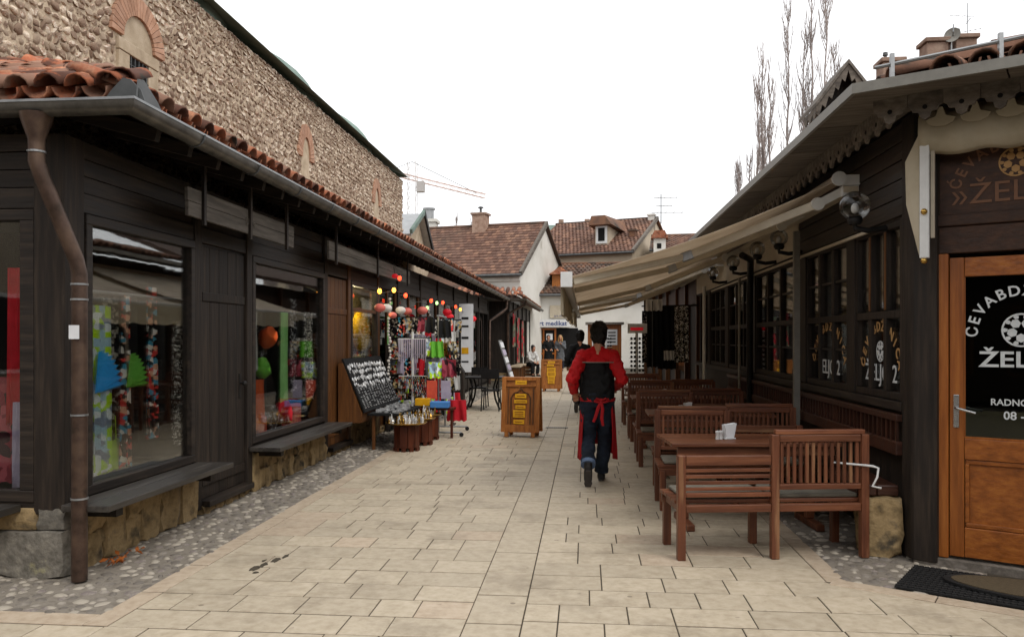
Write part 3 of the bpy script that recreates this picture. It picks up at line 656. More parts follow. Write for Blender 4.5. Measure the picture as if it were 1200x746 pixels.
# shelves (fold-down benches)
def shelf(y0, y1, x1, z):
    o = S(MB().box(x1+.16, x1+.335, y0, y1, z-.045, z), 'bench_shelf', 'shelf_wood', bevel=.006)
    S(MB().box(x1, x1+.154, y0+.004, y1-.004, z-.046, z-.001), 'plank', 'shelf_wood', o, bevel=.006)
    for yy in (y0+.25, y1-.25): MB().box(x1, x1+.26, yy-.04, yy+.04, z-.12, z-.047).build('bracket', 'black_wood_y', o)
shelf(4.98, 6.86, WX+.035, .50); shelf(7.95, 10.5, WX+.035, .48)
o = S(MB().box(-6.3, -3.78, WY-.30, WY-.03, .44, .49), 'bench_shelf', 'shelf_wood', bevel=.006)
MB().box(-4.2, -4.1, WY-.28, WY, .36, .438).build('bracket', 'black_wood_y', o)
# plank doors
def door(y0, y1, mt, z1=2.46, handle=True):
    o = S(MB().box(WX-.05, WX-.02, y0, y1, .12, z1), 'door', 'dark_void')
    n = 5; wd = (y1-y0)/n
    for k in range(n): S(MB().box(WX-.03, WX-.004, y0+k*wd+.003, y0+(k+1)*wd-.003, .13, z1-.005), 'plank', mt, o, bevel=.004)
    S(MB().box(WX-.02, WX+.012, y0+.02, y1-.02, .25, .33), 'ledge', mt, o, bevel=.004); S(MB().box(WX-.02, WX+.012, y0+.02, y1-.02, 1.95, 2.03), 'ledge', mt, o, bevel=.004)
    if handle:
        h = MB().sphere((WX+.045, y1-.1, 1.15), .028, 10, 6); h.tube([(WX-.01, y1-.1, 1.15), (WX+.03, y1-.1, 1.15)], .01, 6); h.box(WX-.006, WX+.002, y1-.125, y1-.075, 1.0, 1.25); S(h, 'knob', 'iron', o)
    S(MB().box(WX-.1, WX+.1, y0-.02, y1+.02, .07, .125), 'sill', 'black_wood_y', o, bevel=.006)
    return o
door(6.98, 7.92, 'black_wood'); door(10.54, 11.44, 'door_brown')
# upper small panes over the doors
for (y0, y1) in ((6.98, 7.92),): S(MB().box(WX-.04, WX-.02, y0, y1, 2.462, 2.478), 'door_head', 'black_wood_y')
# lit shop: window with warm interior
o = shop_window(11.6, 13.12, .62, 2.475)
S(MB().box(WX-.07, WX-.005, 11.6, 13.12, .42, .618), 'apron_board', 'door_brown', bevel=.005)
S(MB().box(WX-.05, WX+.02, 11.67, 13.05, 2.02, 2.07), 'transom', 'door_brown', o)
S(MB().box(WX-.42, WX-.38, 11.6, 14.55, .6, 2.7), 'display_back', 'interior_warm', o)
# farther open shop fronts
for (y0, y1) in ((13.27, 14.58), (14.72, 16.63), (16.77, 18.63), (18.77, 20.93), (21.07, 23.43), (23.57, 25.93), (26.07, 28.48)):
    f = MB(); f.box(WX-.06, WX, y0, y1, .1, .55); f.box(WX-.05, WX-.005, y0, y0+.08, .55, 2.47); f.box(WX-.05, WX-.005, y1-.08, y1, .55, 2.47); f.box(WX-.05, WX-.005, (y0+y1)/2-.03, (y0+y1)/2+.03, .55, 2.47)
    o = S(f, 'shop_front', 'door_brown' if y0 < 19 else 'black_wood', bevel=.005)
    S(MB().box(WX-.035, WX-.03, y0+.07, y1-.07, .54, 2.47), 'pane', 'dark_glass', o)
# hanging name boards under the eaves
for i, (y0, y1) in enumerate(((6.15, 8.5), (9.7, 14.3))):
    o = S(MB().box(-3.22, -3.19, y0, y1, 2.72, 2.83), 'hanging_board', 'weathered', bevel=.004)
    S(MB().box(-3.222, -3.19, y0+.01, y1-.006, 2.60, 2.717), 'plank', 'weathered', o, bevel=.004)
    for k in range(3):
        yy = y0+.25+k*(y1-y0-.5)/2; S(MB().box(-3.19, -3.165, yy-.02, yy+.02, 2.55, 3.05), 'hanger', 'black_wood', o)
tm = text_mb('Dane', .1, .006); xform(tm, frame_M((-3.186, 7.35, 2.71), (0, 1, 0), (0, 0, 1))); S(tm, 'lettering', 'weathered', bpy.data.objects['hanging_board'])
# rafters and eave boards
for k in range(52):
    yy = WY+.25+k*.46; S(MB().beam((WX-.1, yy, 3.17+.02), (GX-.04, yy, 3.02), .06, .09), 'rafter', 'black_wood_x')
for k in range(6): S(MB().beam((WX-.4-k*.46, WY+.2, 3.16), (WX-.4-k*.46, GY+.04, 3.04), .06, .09), 'rafter', 'black_wood_y')
sl = .42
def zs(d): return GZ+.05+sl*d       # roof plane height at distance d in from the eave line
S(MB().sweep([(.02, GZ+.035), (-.75, GZ+.035+sl*.75), (-.75, GZ+.01+sl*.75), (.02, GZ+.01)], [(-9, GY), (GX, GY), (GX, SY1+.9)]), 'eave_boards', 'black_wood_y')
# roof: sheathing with hip, tiles on top
rf = MB(); d = HX+.02
D = GX-HX-.02
rf.add([(GX, GY, zs(0)), (GX, SY1+.9, zs(0)), (GX-D, SY1+.9, zs(D)), (GX-D, GY+D, zs(D)), (-9, GY, zs(0)), (-9, GY+D, zs(D))], [(0, 1, 2, 3), (0, 3, 5, 4)])
roof = S(rf, 'roof', 'tile')
def tile_mb(r0=.092, r1=.074, L=.43, th=.013, n=6):
    mb = MB(); v = []; f = []
    for (r, y) in ((r0, 0), (r1, L)):
        for rad in (r, r-th):
            for i in range(n+1):
                a = math.pi*i/n; v.append((rad*math.cos(a), y, rad*math.sin(a)*.92))
    N = n+1
    for i in range(n):
        f.append((i, i+1, 2*N+i+1, 2*N+i)); f.append((N+i+1, N+i, 3*N+i, 3*N+i+1)); f.append((i+1, i, N+i, N+i+1)); f.append((2*N+i, 2*N+i+1, 3*N+i+1, 3*N+i))
    f.append((0, 2*N, 3*N, N)); f.append((n, N+n, 3*N+n, 2*N+n))
    mb.add(v, f); return mb
TILE = tile_mb(); TILE_ME = TILE.mesh('roof_tile', 'tile', True); TILE_W = TILE.mesh('roof_tile', 'tile_weathered', True); TILE_USE = TILE_ME
th = math.atan(sl); ct, st = math.cos(th), math.sin(th)
rt = random.Random(9); ntile = 0; more = MB()
def put_tile(base, xd, yd, flip, parent, limit, sink):
    global ntile
    xd, yd = Vector(xd), Vector(yd); M = frame_M((0, 0, 0), xd, yd)
    if flip: M = M @ Matrix.Rotation(math.pi, 4, 'Y')
    M = M @ Euler((rt.uniform(-.03, .05), rt.uniform(-.1, .1), rt.uniform(-.05, .05))).to_matrix().to_4x4()
    M.translation = Vector(base)+Vector((0, 0, rt.uniform(-.008, .01)))
    if ntile < limit: inst('roof_tile', TILE_USE, parent, M.translation, M.to_euler()); ntile += 1
    else: sink.add(TILE.v, TILE.f, 0, M)
# end slope (faces the camera) first
ux, uy = (1, 0, 0), (0, ct, st)
for r in range(9):
    dd = .02+r*.33
    for k in range(30):
        x = GX-.12-k*.205
        if x > GX-dd-.02 or x < -6.4: continue
        lim = 296 if (r < 5 and k < 9) else 0
        put_tile((x, GY+dd*ct-.02, zs(dd*ct)+.075), ux, uy, False, roof, lim, more)
        put_tile((x-.1, GY+dd*ct, zs(dd*ct)+.085), ux, uy, True, roof, lim, more)
# hip tiles
hd = Vector((-1, 1, sl)).normalized(); hx = Vector((1, 1, 0)).normalized()
for r in range(9):
    p = Vector((GX-.05, GY+.05, zs(.05)+.10))+hd*(r*.33); put_tile(p, hx, hd, False, roof, 296, more)
# street slope
ux, uy = (0, 1, 0), (-ct, 0, st)
for r in range(9):
    dd = .01+r*.34; k = 0; y = GY+.12
    while y < SY1+.85:
        if y > GY+dd+.05:
            put_tile((GX-dd*ct+.0, y, zs(dd*ct)+.07), ux, uy, False, roof, 296 if r < 2 and y < 26 else 0, more)
            if r < 3: put_tile((GX-dd*ct-.01, y+.102, zs(dd*ct)+.085), ux, uy, True, roof, 0, more)
        y += .205
more.build('roof_tiles_beyond', 'tile', roof, smooth=True, kind='stuff')
# flashing, gutter, brackets, downpipe
S(MB().sweep([(.02, GZ+.055), (.075, GZ+.012), (.075, GZ+.006), (.0, GZ+.045)], [(-9, GY), (GX, GY), (GX, SY1+.9)]), 'flashing', 'zinc')
gp = [(.075*math.cos(math.pi+math.pi*i/10), GZ+.075*math.sin(math.pi+math.pi*i/10)*1.05) for i in range(11)]
gp = gp+[(x*.93, GZ+(z-GZ)*.93) for x, z in reversed(gp)]
gut = S(MB().sweep([(x+.075, z) for x, z in gp], [(-9, GY), (GX, GY), (GX, SY1+.8)]), 'gutter', 'gutter', smooth=True)
S(MB().sweep([(.143, GZ-.004), (.155, GZ-.004), (.155, GZ+.012), (.143, GZ+.012)], [(-9, GY), (GX, GY), (GX, SY1+.8)]), 'gutter_lip', 'zinc', gut)
for k in range(24):
    y = 5.6+k*1.0; gb = MB(); P = [(GX+.075+.081*math.cos(math.pi+math.pi*i/8), y, GZ+.084*math.sin(math.pi+math.pi*i/8)) for i in range(9)]; gb.tube(P, .007, 5); gb.build('bracket', 'zinc_dark', gut)
S(MB().prism([(-.16, -.02), (.13, -.02), (.10, .06), (.03, .13), (-.02, .14), (-.10, .06)], -.006, .006, frame_M((GX+.02, GY-.02, GZ+.03), (1, 0, 0), (0, 0, 1))), 'corner_plate', 'zinc_dark', gut)
S(MB().prism([(-.02, -.02), (.30, -.02), (.22, .05), (.06, .14), (.0, .13)], -.006, .006, frame_M((GX+.10, GY-.02, GZ+.03), (0, 1, 0), (0, 0, 1))), 'corner_plate', 'zinc_dark', gut)
dp = MB(); hx0 = -3.36
dp.lathe([(.10, 0), (.095, -.03), (.052, -.16), (.05, -.2)], 14, 0, Matrix.Translation((hx0-.12, GY-.07, GZ-.06)))
dp.tube([(hx0-.12, GY-.07, GZ-.2), (hx0-.12, GY-.07, GZ-.36), (hx0-.10, GY-.05, GZ-.45), (hx0+.02, WY-.10, 2.12), (hx0+.035, WY-.09, 2.03), (hx0+.035, WY-.09, .01)], .05, 16)
for z in (2.6, 2.35): pass
dpo = S(dp, 'downpipe', 'pipe', smooth=True)
for z in (1.96, 1.86, 1.1, .55): S(MB().lathe([(.05, -.006), (.055, -.006), (.055, .006), (.05, .006)], 16, 0, Matrix.Translation((hx0+.035, WY-.09, z))), 'collar', 'zinc', dpo)
S(MB().lathe([(.05, -.006), (.055, -.006), (.055, .006), (.05, .006)], 16, 0, Matrix.Translation((hx0-.12, GY-.07, GZ-.30))), 'collar', 'zinc', dpo)
S(MB().box(hx0-.0, hx0+.07, WY-.148, WY-.144, 1.60, 1.69), 'sticker', 'paper', dpo)
# far end: crossing downpipes
fp = MB().tube([(GX+.05, SY1+.6, GZ-.06), (GX+.05, SY1+.6, GZ-.35), (GX-.1, SY1+.5, GZ-.5), (WX+.1, SY1-.4, GZ-.85), (WX+.1, SY1-.4, 0)], .05, 10); S(fp, 'downpipe', 'pipe', smooth=True)

# ================================================================== restaurant on the right
RX = 2.37; RC = Vector((2.37, 6.0, 0)); RE = Vector((.866, -.5, 0)); RN = Vector((-.5, -.866, 0)); RY1 = 17.2
MD = frame_M(RC, RE, (0, 0, 1))          # door wall frame: x along the wall, y up, z out towards the street
rest_b = thing('restaurant_building', 'dark timber restaurant with carved eaves and an orange wood door at its cut corner', 'building', (4.2, 10, 0))
Q = lambda mb, name, mt, par=rest_b, **k: mb.build(name, mt, par, **k)
def dbox(mb, s0, s1, z0, z1, o0, o1): return mb.box(s0, s1, z0, z1, o0, o1, 0, MD)
# shell
Q(MB().box(6.9, 7, 4, RY1, 0, 3.2), 'back_wall', 'interior'); Q(MB().prism([(2.5, 6.1), (6.0, 4.08), (6.9, 4.08), (6.9, RY1), (2.5, RY1)], -.02, .05), 'floor', 'interior'); Q(MB().box(RX+.12, 6.9, 6.1, RY1, 2.9, 2.98), 'ceiling', 'interior'); Q(MB().box(RX+.05, 6.9, RY1-.1, RY1, 0, 3.2), 'end_wall', 'black_wood')
# corner post
Q(MB().prism([(2.33, 6.13), (2.33, 5.97), (2.345, 5.945), (2.47, 5.87), (2.55, 5.95), (2.47, 6.13)], .02, 3.22), 'corner_post', 'black_wood', bevel=.006)
# street wall: panelling, sills, windows
Q(MB().box(RX+.02, RX+.12, 6.13, RY1-.1, 0, 1.06), 'wall_panel', 'black_wood')
Q(MB().box(RX-.05, RX+.12, 6.13, RY1-.1, 1.062, 1.13), 'sill_rail', 'black_wood_y', bevel=.006)
Q(MB().box(RX-.01, RX+.12, 6.13, RY1-.1, 2.505, 3.22), 'upper_wall', 'black_wood_y')
for k in range(5): Q(MB().box(RX-.03, RX-.012, 6.135, RY1-.1, 2.52+k*.138, 2.65+k*.138), 'wall_board', 'black_wood_y', bevel=.004)
bays = [(6.2, 7.2), (7.42, 8.75), (9.25, 11.3), (11.6, 13.4), (13.7, 15.3)]
for (a, b) in ((6.13, 6.2), (7.2, 7.42), (8.75, 9.25), (11.3, 11.6), (13.4, 13.7), (15.3, 15.6)): Q(MB().box(RX-.03, RX+.12, a+.002, b-.002, 1.132, 2.503), 'pier', 'black_wood', bevel=.006)
wins = []
for (a, b) in bays:
    f = MB(); fr = .05
    f.box(RX-.015, RX+.06, a, b, 1.135, 1.19); f.box(RX-.015, RX+.06, a, b, 2.45, 2.50); f.box(RX-.015, RX+.06, a, b, 1.76, 1.82)
    n = 3
    for k in range(n+1):
        yy = a+(b-a)*k/n; y0, y1 = max(a, yy-.035), min(b, yy+.035)
        for z0, z1 in ((1.192, 1.758), (1.822, 2.448)): f.box(RX-.015, RX+.06, y0, y1, z0, z1)
    wo = Q(f, 'window', 'black_wood', bevel=.004); wins.append(wo)
    for k in range(n):
        for z0, z1 in ((1.18, 1.77), (1.81, 2.46)): Q(MB().box(RX+.02, RX+.026, a+(b-a)*k/n+.03, a+(b-a)*(k+1)/n-.03, z0, z1), 'pane', 'window_glass', wo)
    for z in (1.5, 2.14):
        for k in range(n):
            if b > 8: Q(MB().box(RX+.0, RX+.016, a+(b-a)*k/n+.037, a+(b-a)*(k+1)/n-.037, z-.01, z+.01), 'glazing_bar', 'black_wood_y', wo)
# brown casement frame in the first bay and window lettering
Q(MB().box(RX-.022, RX-.017, 6.5, 6.53, 1.83, 2.44), 'casement_edge', 'door_brown', wins[0]); Q(MB().box(RX-.022, RX-.017, 6.84, 6.87, 1.83, 2.44), 'casement_edge', 'door_brown', wins[0])
def arc_text(s, size, cx, cy, r, a0, a1, M, mtname, par, name='lettering', sx=1):
    mb = MB(); n = len(s)
    for i, ch in enumerate(s):
        if ch == ' ': continue
        a = a0+(a1-a0)*i/(n-1); t = text_mb(ch, size, .004, True)
        T = Matrix.Translation((cx+r*math.cos(a)*sx, cy+r*math.sin(a), 0)) @ Matrix.Rotation(a-math.pi/2, 4, 'Z')
        mb.add(t.v, t.f, 0, M @ T)
    return mb.build(name, mtname, par)
MW = frame_M((RX+.012, 6.7, 0), (0, -1, 0), (0, 0, 1))
def ball_mb(M, cx, cy, r):
    """football emblem: white hexagon patches round dark pentagons"""
    mb = MB(); ring = [(cx+r*math.cos(i*math.pi/12), cy+r*math.sin(i*math.pi/12)) for i in range(24)]; ring2 = [(cx+.9*r*math.cos(i*math.pi/12), cy+.9*r*math.sin(i*math.pi/12)) for i in range(24)]
    for i in range(24):
        j = (i+1) % 24; mb.prism([ring[i], ring[j], ring2[j], ring2[i]], 0, .003, M)
    for k in range(5):
        a = math.pi/2+k*2*math.pi/5+math.pi/5; x, y = cx+.47*r*math.cos(a), cy+.47*r*math.sin(a)
        mb.prism([(x+.27*r*math.cos(a+j*math.pi/3), y+.27*r*math.sin(a+j*math.pi/3)) for j in range(6)], 0, .003, M)
        a = math.pi/2+k*2*math.pi/5; x, y = cx+.80*r*math.cos(a+.31), cy+.80*r*math.sin(a+.31); 
        x2, y2 = cx+.80*r*math.cos(a-.31), cy+.80*r*math.sin(a-.31)
        for (xx, yy, aa) in ((x, y, a+.31), (x2, y2, a-.31)):
            mb.prism([(xx+.15*r*math.cos(aa+j*math.pi/2.5), yy+.13*r*math.sin(aa+j*math.pi/2.5)) for j in range(5)], 0, .003, M)
    return mb
arc_text('ĆEVABDŽINICA', .115, 0, 1.30, .40, R(165), R(15), MW, 'letter_tan', wins[0], sx=1.02)
b = ball_mb(MW, 0, 1.50, .085); Q(b, 'emblem', 'letter_white', wins[0])
t = text_mb('ŽELJO 2', .2, .004); xform(t, MW @ Matrix.Translation((0, 1.32, 0))); Q(t, 'lettering', 'letter_white', wins[0])
MW2 = frame_M((RX+.012, 8.08, 0), (0, -1, 0), (0, 0, 1))
arc_text('ĆEVABDŽINICA', .115, 0, 1.30, .42, R(165), R(15), MW2, 'letter_tan', wins[1], sx=1.2)
t = text_mb('ŽELJO 2', .2, .004); xform(t, MW2 @ Matrix.Translation((0, 1.32, 0))); Q(t, 'lettering', 'letter_white', wins[1])
# white rail, pale fascia behind the awning arms
Q(MB().box(RX-.06, RX-.035, 6.65, 15, 2.47, 2.495), 'white_rail', 'cream_metal')
Q(MB().box(RX-.045, RX-.032, 9.0, RY1-.2, 2.53, 2.96), 'fascia_board', 'cream_metal')
# poles
Q(MB().box(2.2, 2.26, 8.66, 8.72, .0, 2.74), 'support_post', 'grey_pole'); Q(MB().tube([(2.28, 12.1, 0), (2.28, 12.1, 2.5)], .02, 8), 'support_post', 'grey_pole'); Q(MB().tube([(2.25, 15.4, 0), (2.25, 15.4, 2.6)], .035, 8), 'support_post', 'white_metal')
Q(MB().tube([(2.05, 10.7, 2.7), (2.2, 10.9, 2.66), (2.26, 11.2, 2.5), (2.27, 11.3, 2.2), (2.27, 11.3, .1)], .045, 10), 'downpipe', 'iron', smooth=True)
# ---- door wall
m = MB(); dbox(m, .13, .22, .06, 2.20, -.06, .03); Q(m, 'door_frame', 'orange_wood', bevel=.006)
m = MB(); dbox(m, .02, .128, .02, 2.2, -.08, .0); Q(m, 'wall_board', 'black_wood', bevel=.006)
m = MB(); dbox(m, 1.13, 1.22, .06, 2.20, -.06, .03); Q(m, 'door_frame', 'orange_wood', bevel=.006)
m = MB(); dbox(m, 1.222, 4.2, .0, 2.2, -.1, .0); Q(m, 'wall_board', 'black_wood', bevel=.006)
m = MB(); dbox(m, .02, 4.2, 2.202, 2.39, -.1, .02); Q(m, 'door_beam', 'sign_wood', bevel=.006)
m = MB(); dbox(m, .02, 4.2, 2.392, 2.475, -.1, .04); Q(m, 'moulding', 'sign_wood', bevel=.008)
sg = MB(); dbox(sg, .12, 1.35, 2.477, 3.02, -.04, .015); sg = Q(sg, 'sign_board', 'sign_wood')
m = MB(); dbox(m, .02, 4.2, 2.477, 3.22, -.1, -.041); Q(m, 'wall_board', 'black_wood')
MS = MD @ Matrix.Translation((0, 0, .0165))
t = text_mb('»ŽELJO«', .2, .01); xform(t, MS @ Matrix.Translation((.64, 2.60, 0)) @ Matrix.Diagonal((1.1, 1, 1, 1))); Q(t, 'lettering', 'letter_brown', sg)
arc_text('ĆEVABDŽINICA', .1, .62, 2.60, .33, R(165), R(15), MS, 'letter_brown', sg, sx=1.1)
Q(ball_mb(MS, .62, 2.80, .10), 'emblem', 'letter_tan', sg)
# the door itself
df = MB(); dbox(df, .225, .315, .075, 2.17, -.03, .015); dbox(df, 1.035, 1.125, .075, 2.17, -.03, .015)
dr = Q(df, 'door', 'orange_wood', bevel=.005)
for (za, zb) in ((2.035, 2.168), (.76, .905), (.077, .285)):
    m = MB(); dbox(m, .317, 1.033, za, zb, -.029, .014); Q(m, 'door_rail', 'orange_wood_x', dr, bevel=.005)
m = MB(); dbox(m, .318, 1.032, .287, .758, -.025, -.012); Q(m, 'door_panel', 'orange_wood_x', dr)
m = MB(); dbox(m, .325, 1.025, .728, .757, -.012, .006); dbox(m, .325, 1.025, .288, .317, -.012, .006); dbox(m, .319, .345, .318, .727, -.012, .006); Q(m, 'panel_moulding', 'orange_wood_x', dr, bevel=.004)
m = MB(); dbox(m, .313, 1.037, .90, 2.04, -.012, -.006); Q(m, 'pane', 'dark_glass', dr)
m = MB(); dbox(m, .31, .322, .906, 2.034, -.006, .004); dbox(m, .322, 1.03, .906, .92, -.006, .004); Q(m, 'glazing_bead', 'orange_wood', dr)
MG = MD @ Matrix.Translation((0, 0, -.005))
arc_text('ĆEVABDŽINICA', .10, .65, 1.64, .285, R(178), R(2), MG, 'letter_white', dr)
Q(ball_mb(MG, .65, 1.66, .115), 'emblem', 'letter_white', dr)
t = text_mb('ŽELJO', .15, .003, True); xform(t, MG @ Matrix.Translation((.65, 1.455, 0)) @ Matrix.Diagonal((1.22, 1, 1, 1))); Q(t, 'lettering', 'letter_white', dr)
t = text_mb('RADNO VRIJEME', .062, .003, True); xform(t, MG @ Matrix.Translation((.70, 1.165, 0))); Q(t, 'lettering', 'letter_white', dr)
t = text_mb('08 - 22', .078, .003, True); xform(t, MG @ Matrix.Translation((.66, 1.075, 0))); Q(t, 'lettering', 'letter_white', dr)
m = MB(); dbox(m, .25, .285, .98, 1.21, .016, .026); hd_o = Q(m, 'handle_plate', 'steel', dr, bevel=.003)
m = MB(); P = [MD @ Vector(p) for p in ((.268, 1.12, .02), (.268, 1.12, .065), (.285, 1.118, .075), (.39, 1.09, .072))]; m.tube(P, .0095, 8); Q(m, 'handle', 'steel', hd_o, smooth=True)
m = MB(); P = [MD @ Vector(p) for p in ((.28, 1.125, -.04), (.42, 1.10, -.06))]; m.tube(P, .009, 8); Q(m, 'inner_handle', 'steel', hd_o, smooth=True)
m = MB(); dbox(m, .0, 4.2, -.02, .055, -.12, .05); Q(m, 'threshold', 'weathered', bevel=.006)
# things just inside the door: a light wall and a counter so that the glass has depth
m = MB(); dbox(m, -.1, 2.6, .06, .98, -1.6, -1.2); Q(m, 'counter', 'interior_warm')
m = MB(); dbox(m, -.2, 3.0, 0, 3.0, -3.2, -3.1); Q(m, 'inner_wall', 'interior')
# ---- eaves
EP = [(1.75, RY1+.4), (1.75, 5.40), (1.75+.866*3.4, 5.40-.5*3.4)]
E3 = Vector((1.75, 5.40, 0))
ZE = 3.215
ys = [5.40]
while ys[-1] < RY1+.3: ys.append(min(RY1+.4, ys[-1]+random.uniform(.75, 1.25)))
for i in range(len(ys)-1):
    a, b = ys[i]+.011, ys[i+1]-.011
    x_in = 2.34
    m = MB(); v = [(1.76, a, ZE), (1.76, b, ZE), (x_in, b, ZE+.03), (x_in, a if i else a+.18, ZE+.03)]
    m.add(v+[(p[0], p[1], p[2]+.02) for p in v], [(0, 1, 2, 3), (7, 6, 5, 4), (0, 4, 5, 1), (1, 5, 6, 2), (2, 6, 7, 3), (3, 7, 4, 0)]); Q(m, 'soffit_panel', 'soffit')
for i in range(4):
    a, b = i*.85+.006, (i+1)*.85-.006
    v = [E3+RE*a-RN*.01, E3+RE*b-RN*.01, E3+RE*b-RN*.52, E3+RE*(a+(.26 if i == 0 else 0))-RN*.52]
    m = MB(); m.add([(p.x, p.y, ZE+(.0 if k < 2 else .03)) for k, p in enumerate(v)]+[(p.x, p.y, ZE+.02+(.0 if k < 2 else .03)) for k, p in enumerate(v)], [(0, 1, 2, 3), (7, 6, 5, 4), (0, 4, 5, 1), (1, 5, 6, 2), (2, 6, 7, 3), (3, 7, 4, 0)]); Q(m, 'soffit_panel', 'soffit')
Q(MB().sweep([(-.015, ZE-.012), (.012, ZE-.012), (.012, ZE+.055), (-.015, ZE+.055)], EP), 'eave_rim', 'grey_pole')
# scalloped carved valance boards
sc = [(-.105, 0), (-.105, -.09), (-.085, -.10), (-.075, -.125), (-.04, -.13), (-.03, -.165), (0, -.185), (.03, -.165), (.04, -.13), (.075, -.125), (.085, -.10), (.105, -.09), (.105, 0)]
y = 5.72
while y < 14:
    o = Q(MB().prism(sc, -.01, .01, frame_M((2.09, y, ZE+.02), (0, -1, 0), (0, 0, 1))), 'carved_board', 'soffit')
    Q(MB().lathe([(0, 0), (.016, 0), (.016, .003), (0, .003)], 8, 0, frame_M((2.079, y, ZE-.08), (0, -1, 0), (0, 0, 1))), 'painted_hole', 'dark_void', o); y += .213  # dark disc laid on the uncut board, its colour standing for a shaded hole
for k in range(11):
    p = E3+RE*(.16+k*.213)-RN*.34
    o = Q(MB().prism(sc, -.01, .01, frame_M((p.x, p.y, ZE+.02), RE, (0, 0, 1))), 'carved_board', 'soffit'); p += RN*.011
    Q(MB().lathe([(0, 0), (.016, 0), (.016, .003), (0, .003)], 8, 0, frame_M((p.x, p.y, ZE-.08), RE, (0, 0, 1))), 'painted_hole', 'dark_void', o)  # same dark disc painting in the hole's shade
# roof with hip over the cut corner
sl2 = .24; DR = 3.2
n1 = Vector((1, 0, 0)); hipd = (Vector((1, 0, 0))-RN).normalized(); hk = 1/hipd.dot(n1)
A = Vector((1.76, 5.41, ZE+.03)); hp = A+hipd*(DR*hk)+Vector((0, 0, sl2*DR))
B = Vector((1.76, RY1+.4, ZE+.03)); Bt = B+Vector((DR, 0, sl2*DR)); Cc = A+RE*3.4; Ct = Cc-RN*DR+Vector((0, 0, sl2*DR))
rf = MB(); rf.add([tuple(p) for p in (A, B, Bt, hp, Cc, Ct)], [(0, 1, 2, 3), (0, 3, 5, 4)]); roof2 = Q(rf, 'roof', 'tile_dark')
back = MB(); back.add([tuple(p) for p in (hp, Bt, Bt+Vector((4, 0, -1.5)), hp+Vector((5, 0, -1.5)), Ct, Ct+Vector((4, 2, -1.5)))], [(0, 1, 2, 3), (0, 3, 5, 4)]); Q(back, 'rear_slope', 'tile_dark', roof2)
ntile = 0; TILE_USE = TILE_W; more = MB(); t2 = math.atan(sl2); c2, s2 = math.cos(t2), math.sin(t2)
uin = -RN
for r in range(6):
    dd = .0+r*.34
    for k in range(15):
        s = .10+k*.21
        if s < dd*.55+(.38 if r == 0 else .2): continue
        p = A+RE*s+uin*(dd*c2+.05)+Vector((0, 0, sl2*(dd*c2+.05)-.02))
        put_tile(p+Vector((0, 0, .055)), RE, (uin*c2+Vector((0, 0, s2))), False, roof2, 200, more)
        put_tile(p+RE*.105+Vector((0, 0, .07)), RE, (uin*c2+Vector((0, 0, s2))), True, roof2, 200, more)
for r in range(3):
    y = 5.6
    while y < RY1:
        dd = r*.34; put_tile((A.x+.3+dd*c2, y, A.z+sl2*(dd*c2+.3)+.04), (0, -1, 0), (c2, 0, s2), False, roof2, 280 if r == 0 else 0, more); y += .21
hd2 = (hipd*hk+Vector((0, 0, sl2))).normalized()
for r in range(2, 8): put_tile(A+hd2*(.05+r*.34)+Vector((0, 0, .05)), hd2.cross(Vector((0, 0, 1))), hd2, False, roof2, 296, more)
more.build('roof_tiles_beyond', 'tile_weathered', roof2, smooth=True, kind='stuff'); TILE_USE = TILE_ME
# snow-guard rail on the corner roof
m = MB(); P = [A+RE*.15+Vector((0, .08, .13)), A+RE*1.4+Vector((0, .08, .17)), A+RE*3+Vector((0, .08, .17))]; m.tube([tuple(p) for p in P], .012, 6)
for k in range(5):
    p = A+RE*(.25+k*.6); m.box(p.x-.012, p.x+.012, p.y+.06, p.y+.085, p.z-.02, p.z+.2)
Q(m, 'snow_rail', 'zinc', roof2)
# dormer and chimneys on the roof
def dormer(cx, cy, z0, wd, h, L, par):
    """small gabled roof box, ridge along y, gable towards the corner"""
    o = Q(MB().prism([(-wd/2, 0), (wd/2, 0), (wd/2, h), (0, h+.24), (-wd/2, h)], -L, 0, frame_M((cx, cy, z0), (1, 0, 0), (0, 0, 1))), 'dormer', 'black_wood', par)
    for s in (-1, 1):
        e = wd/2+.13; k = .24/(wd/2)
        q = [(0, h+.27), (s*e, h+.27-k*e), (s*e, h+.31-k*e), (0, h+.31)]
        Q(MB().prism(q if s > 0 else q[::-1], -L, .2, frame_M((cx, cy, z0), (1, 0, 0), (0, 0, 1))), 'dormer_roof', 'weathered', o)
        for i in range(5):
            a, b = s*e*i/5, s*e*(i+1)/5; m0 = (a+b)/2; zz = lambda x: h+.265-k*abs(x)
            q = [(a, zz(a)), (b, zz(b)), (b, zz(b)-.06), (m0, zz(m0)-.13), (a, zz(a)-.06)]
            Q(MB().prism(q if s < 0 else q[::-1], .17, .185, frame_M((cx, cy, z0), (1, 0, 0), (0, 0, 1))), 'carved_board', 'soffit', o)
        for i in range(3):
            c = .12-i*.15; xx = s*(e-.01)
            Q(MB().prism([(-.07, 0), (.07, 0), (.07, -.05), (0, -.12), (-.07, -.05)], -.006, .006, frame_M((cx+xx, cy-c, z0+h+.27-k*e), (0, 1, 0), (0, 0, 1))), 'carved_board', 'soffit', o)
dormer(2.55, 8.2, 3.38, .36, .63, .42, roof2)
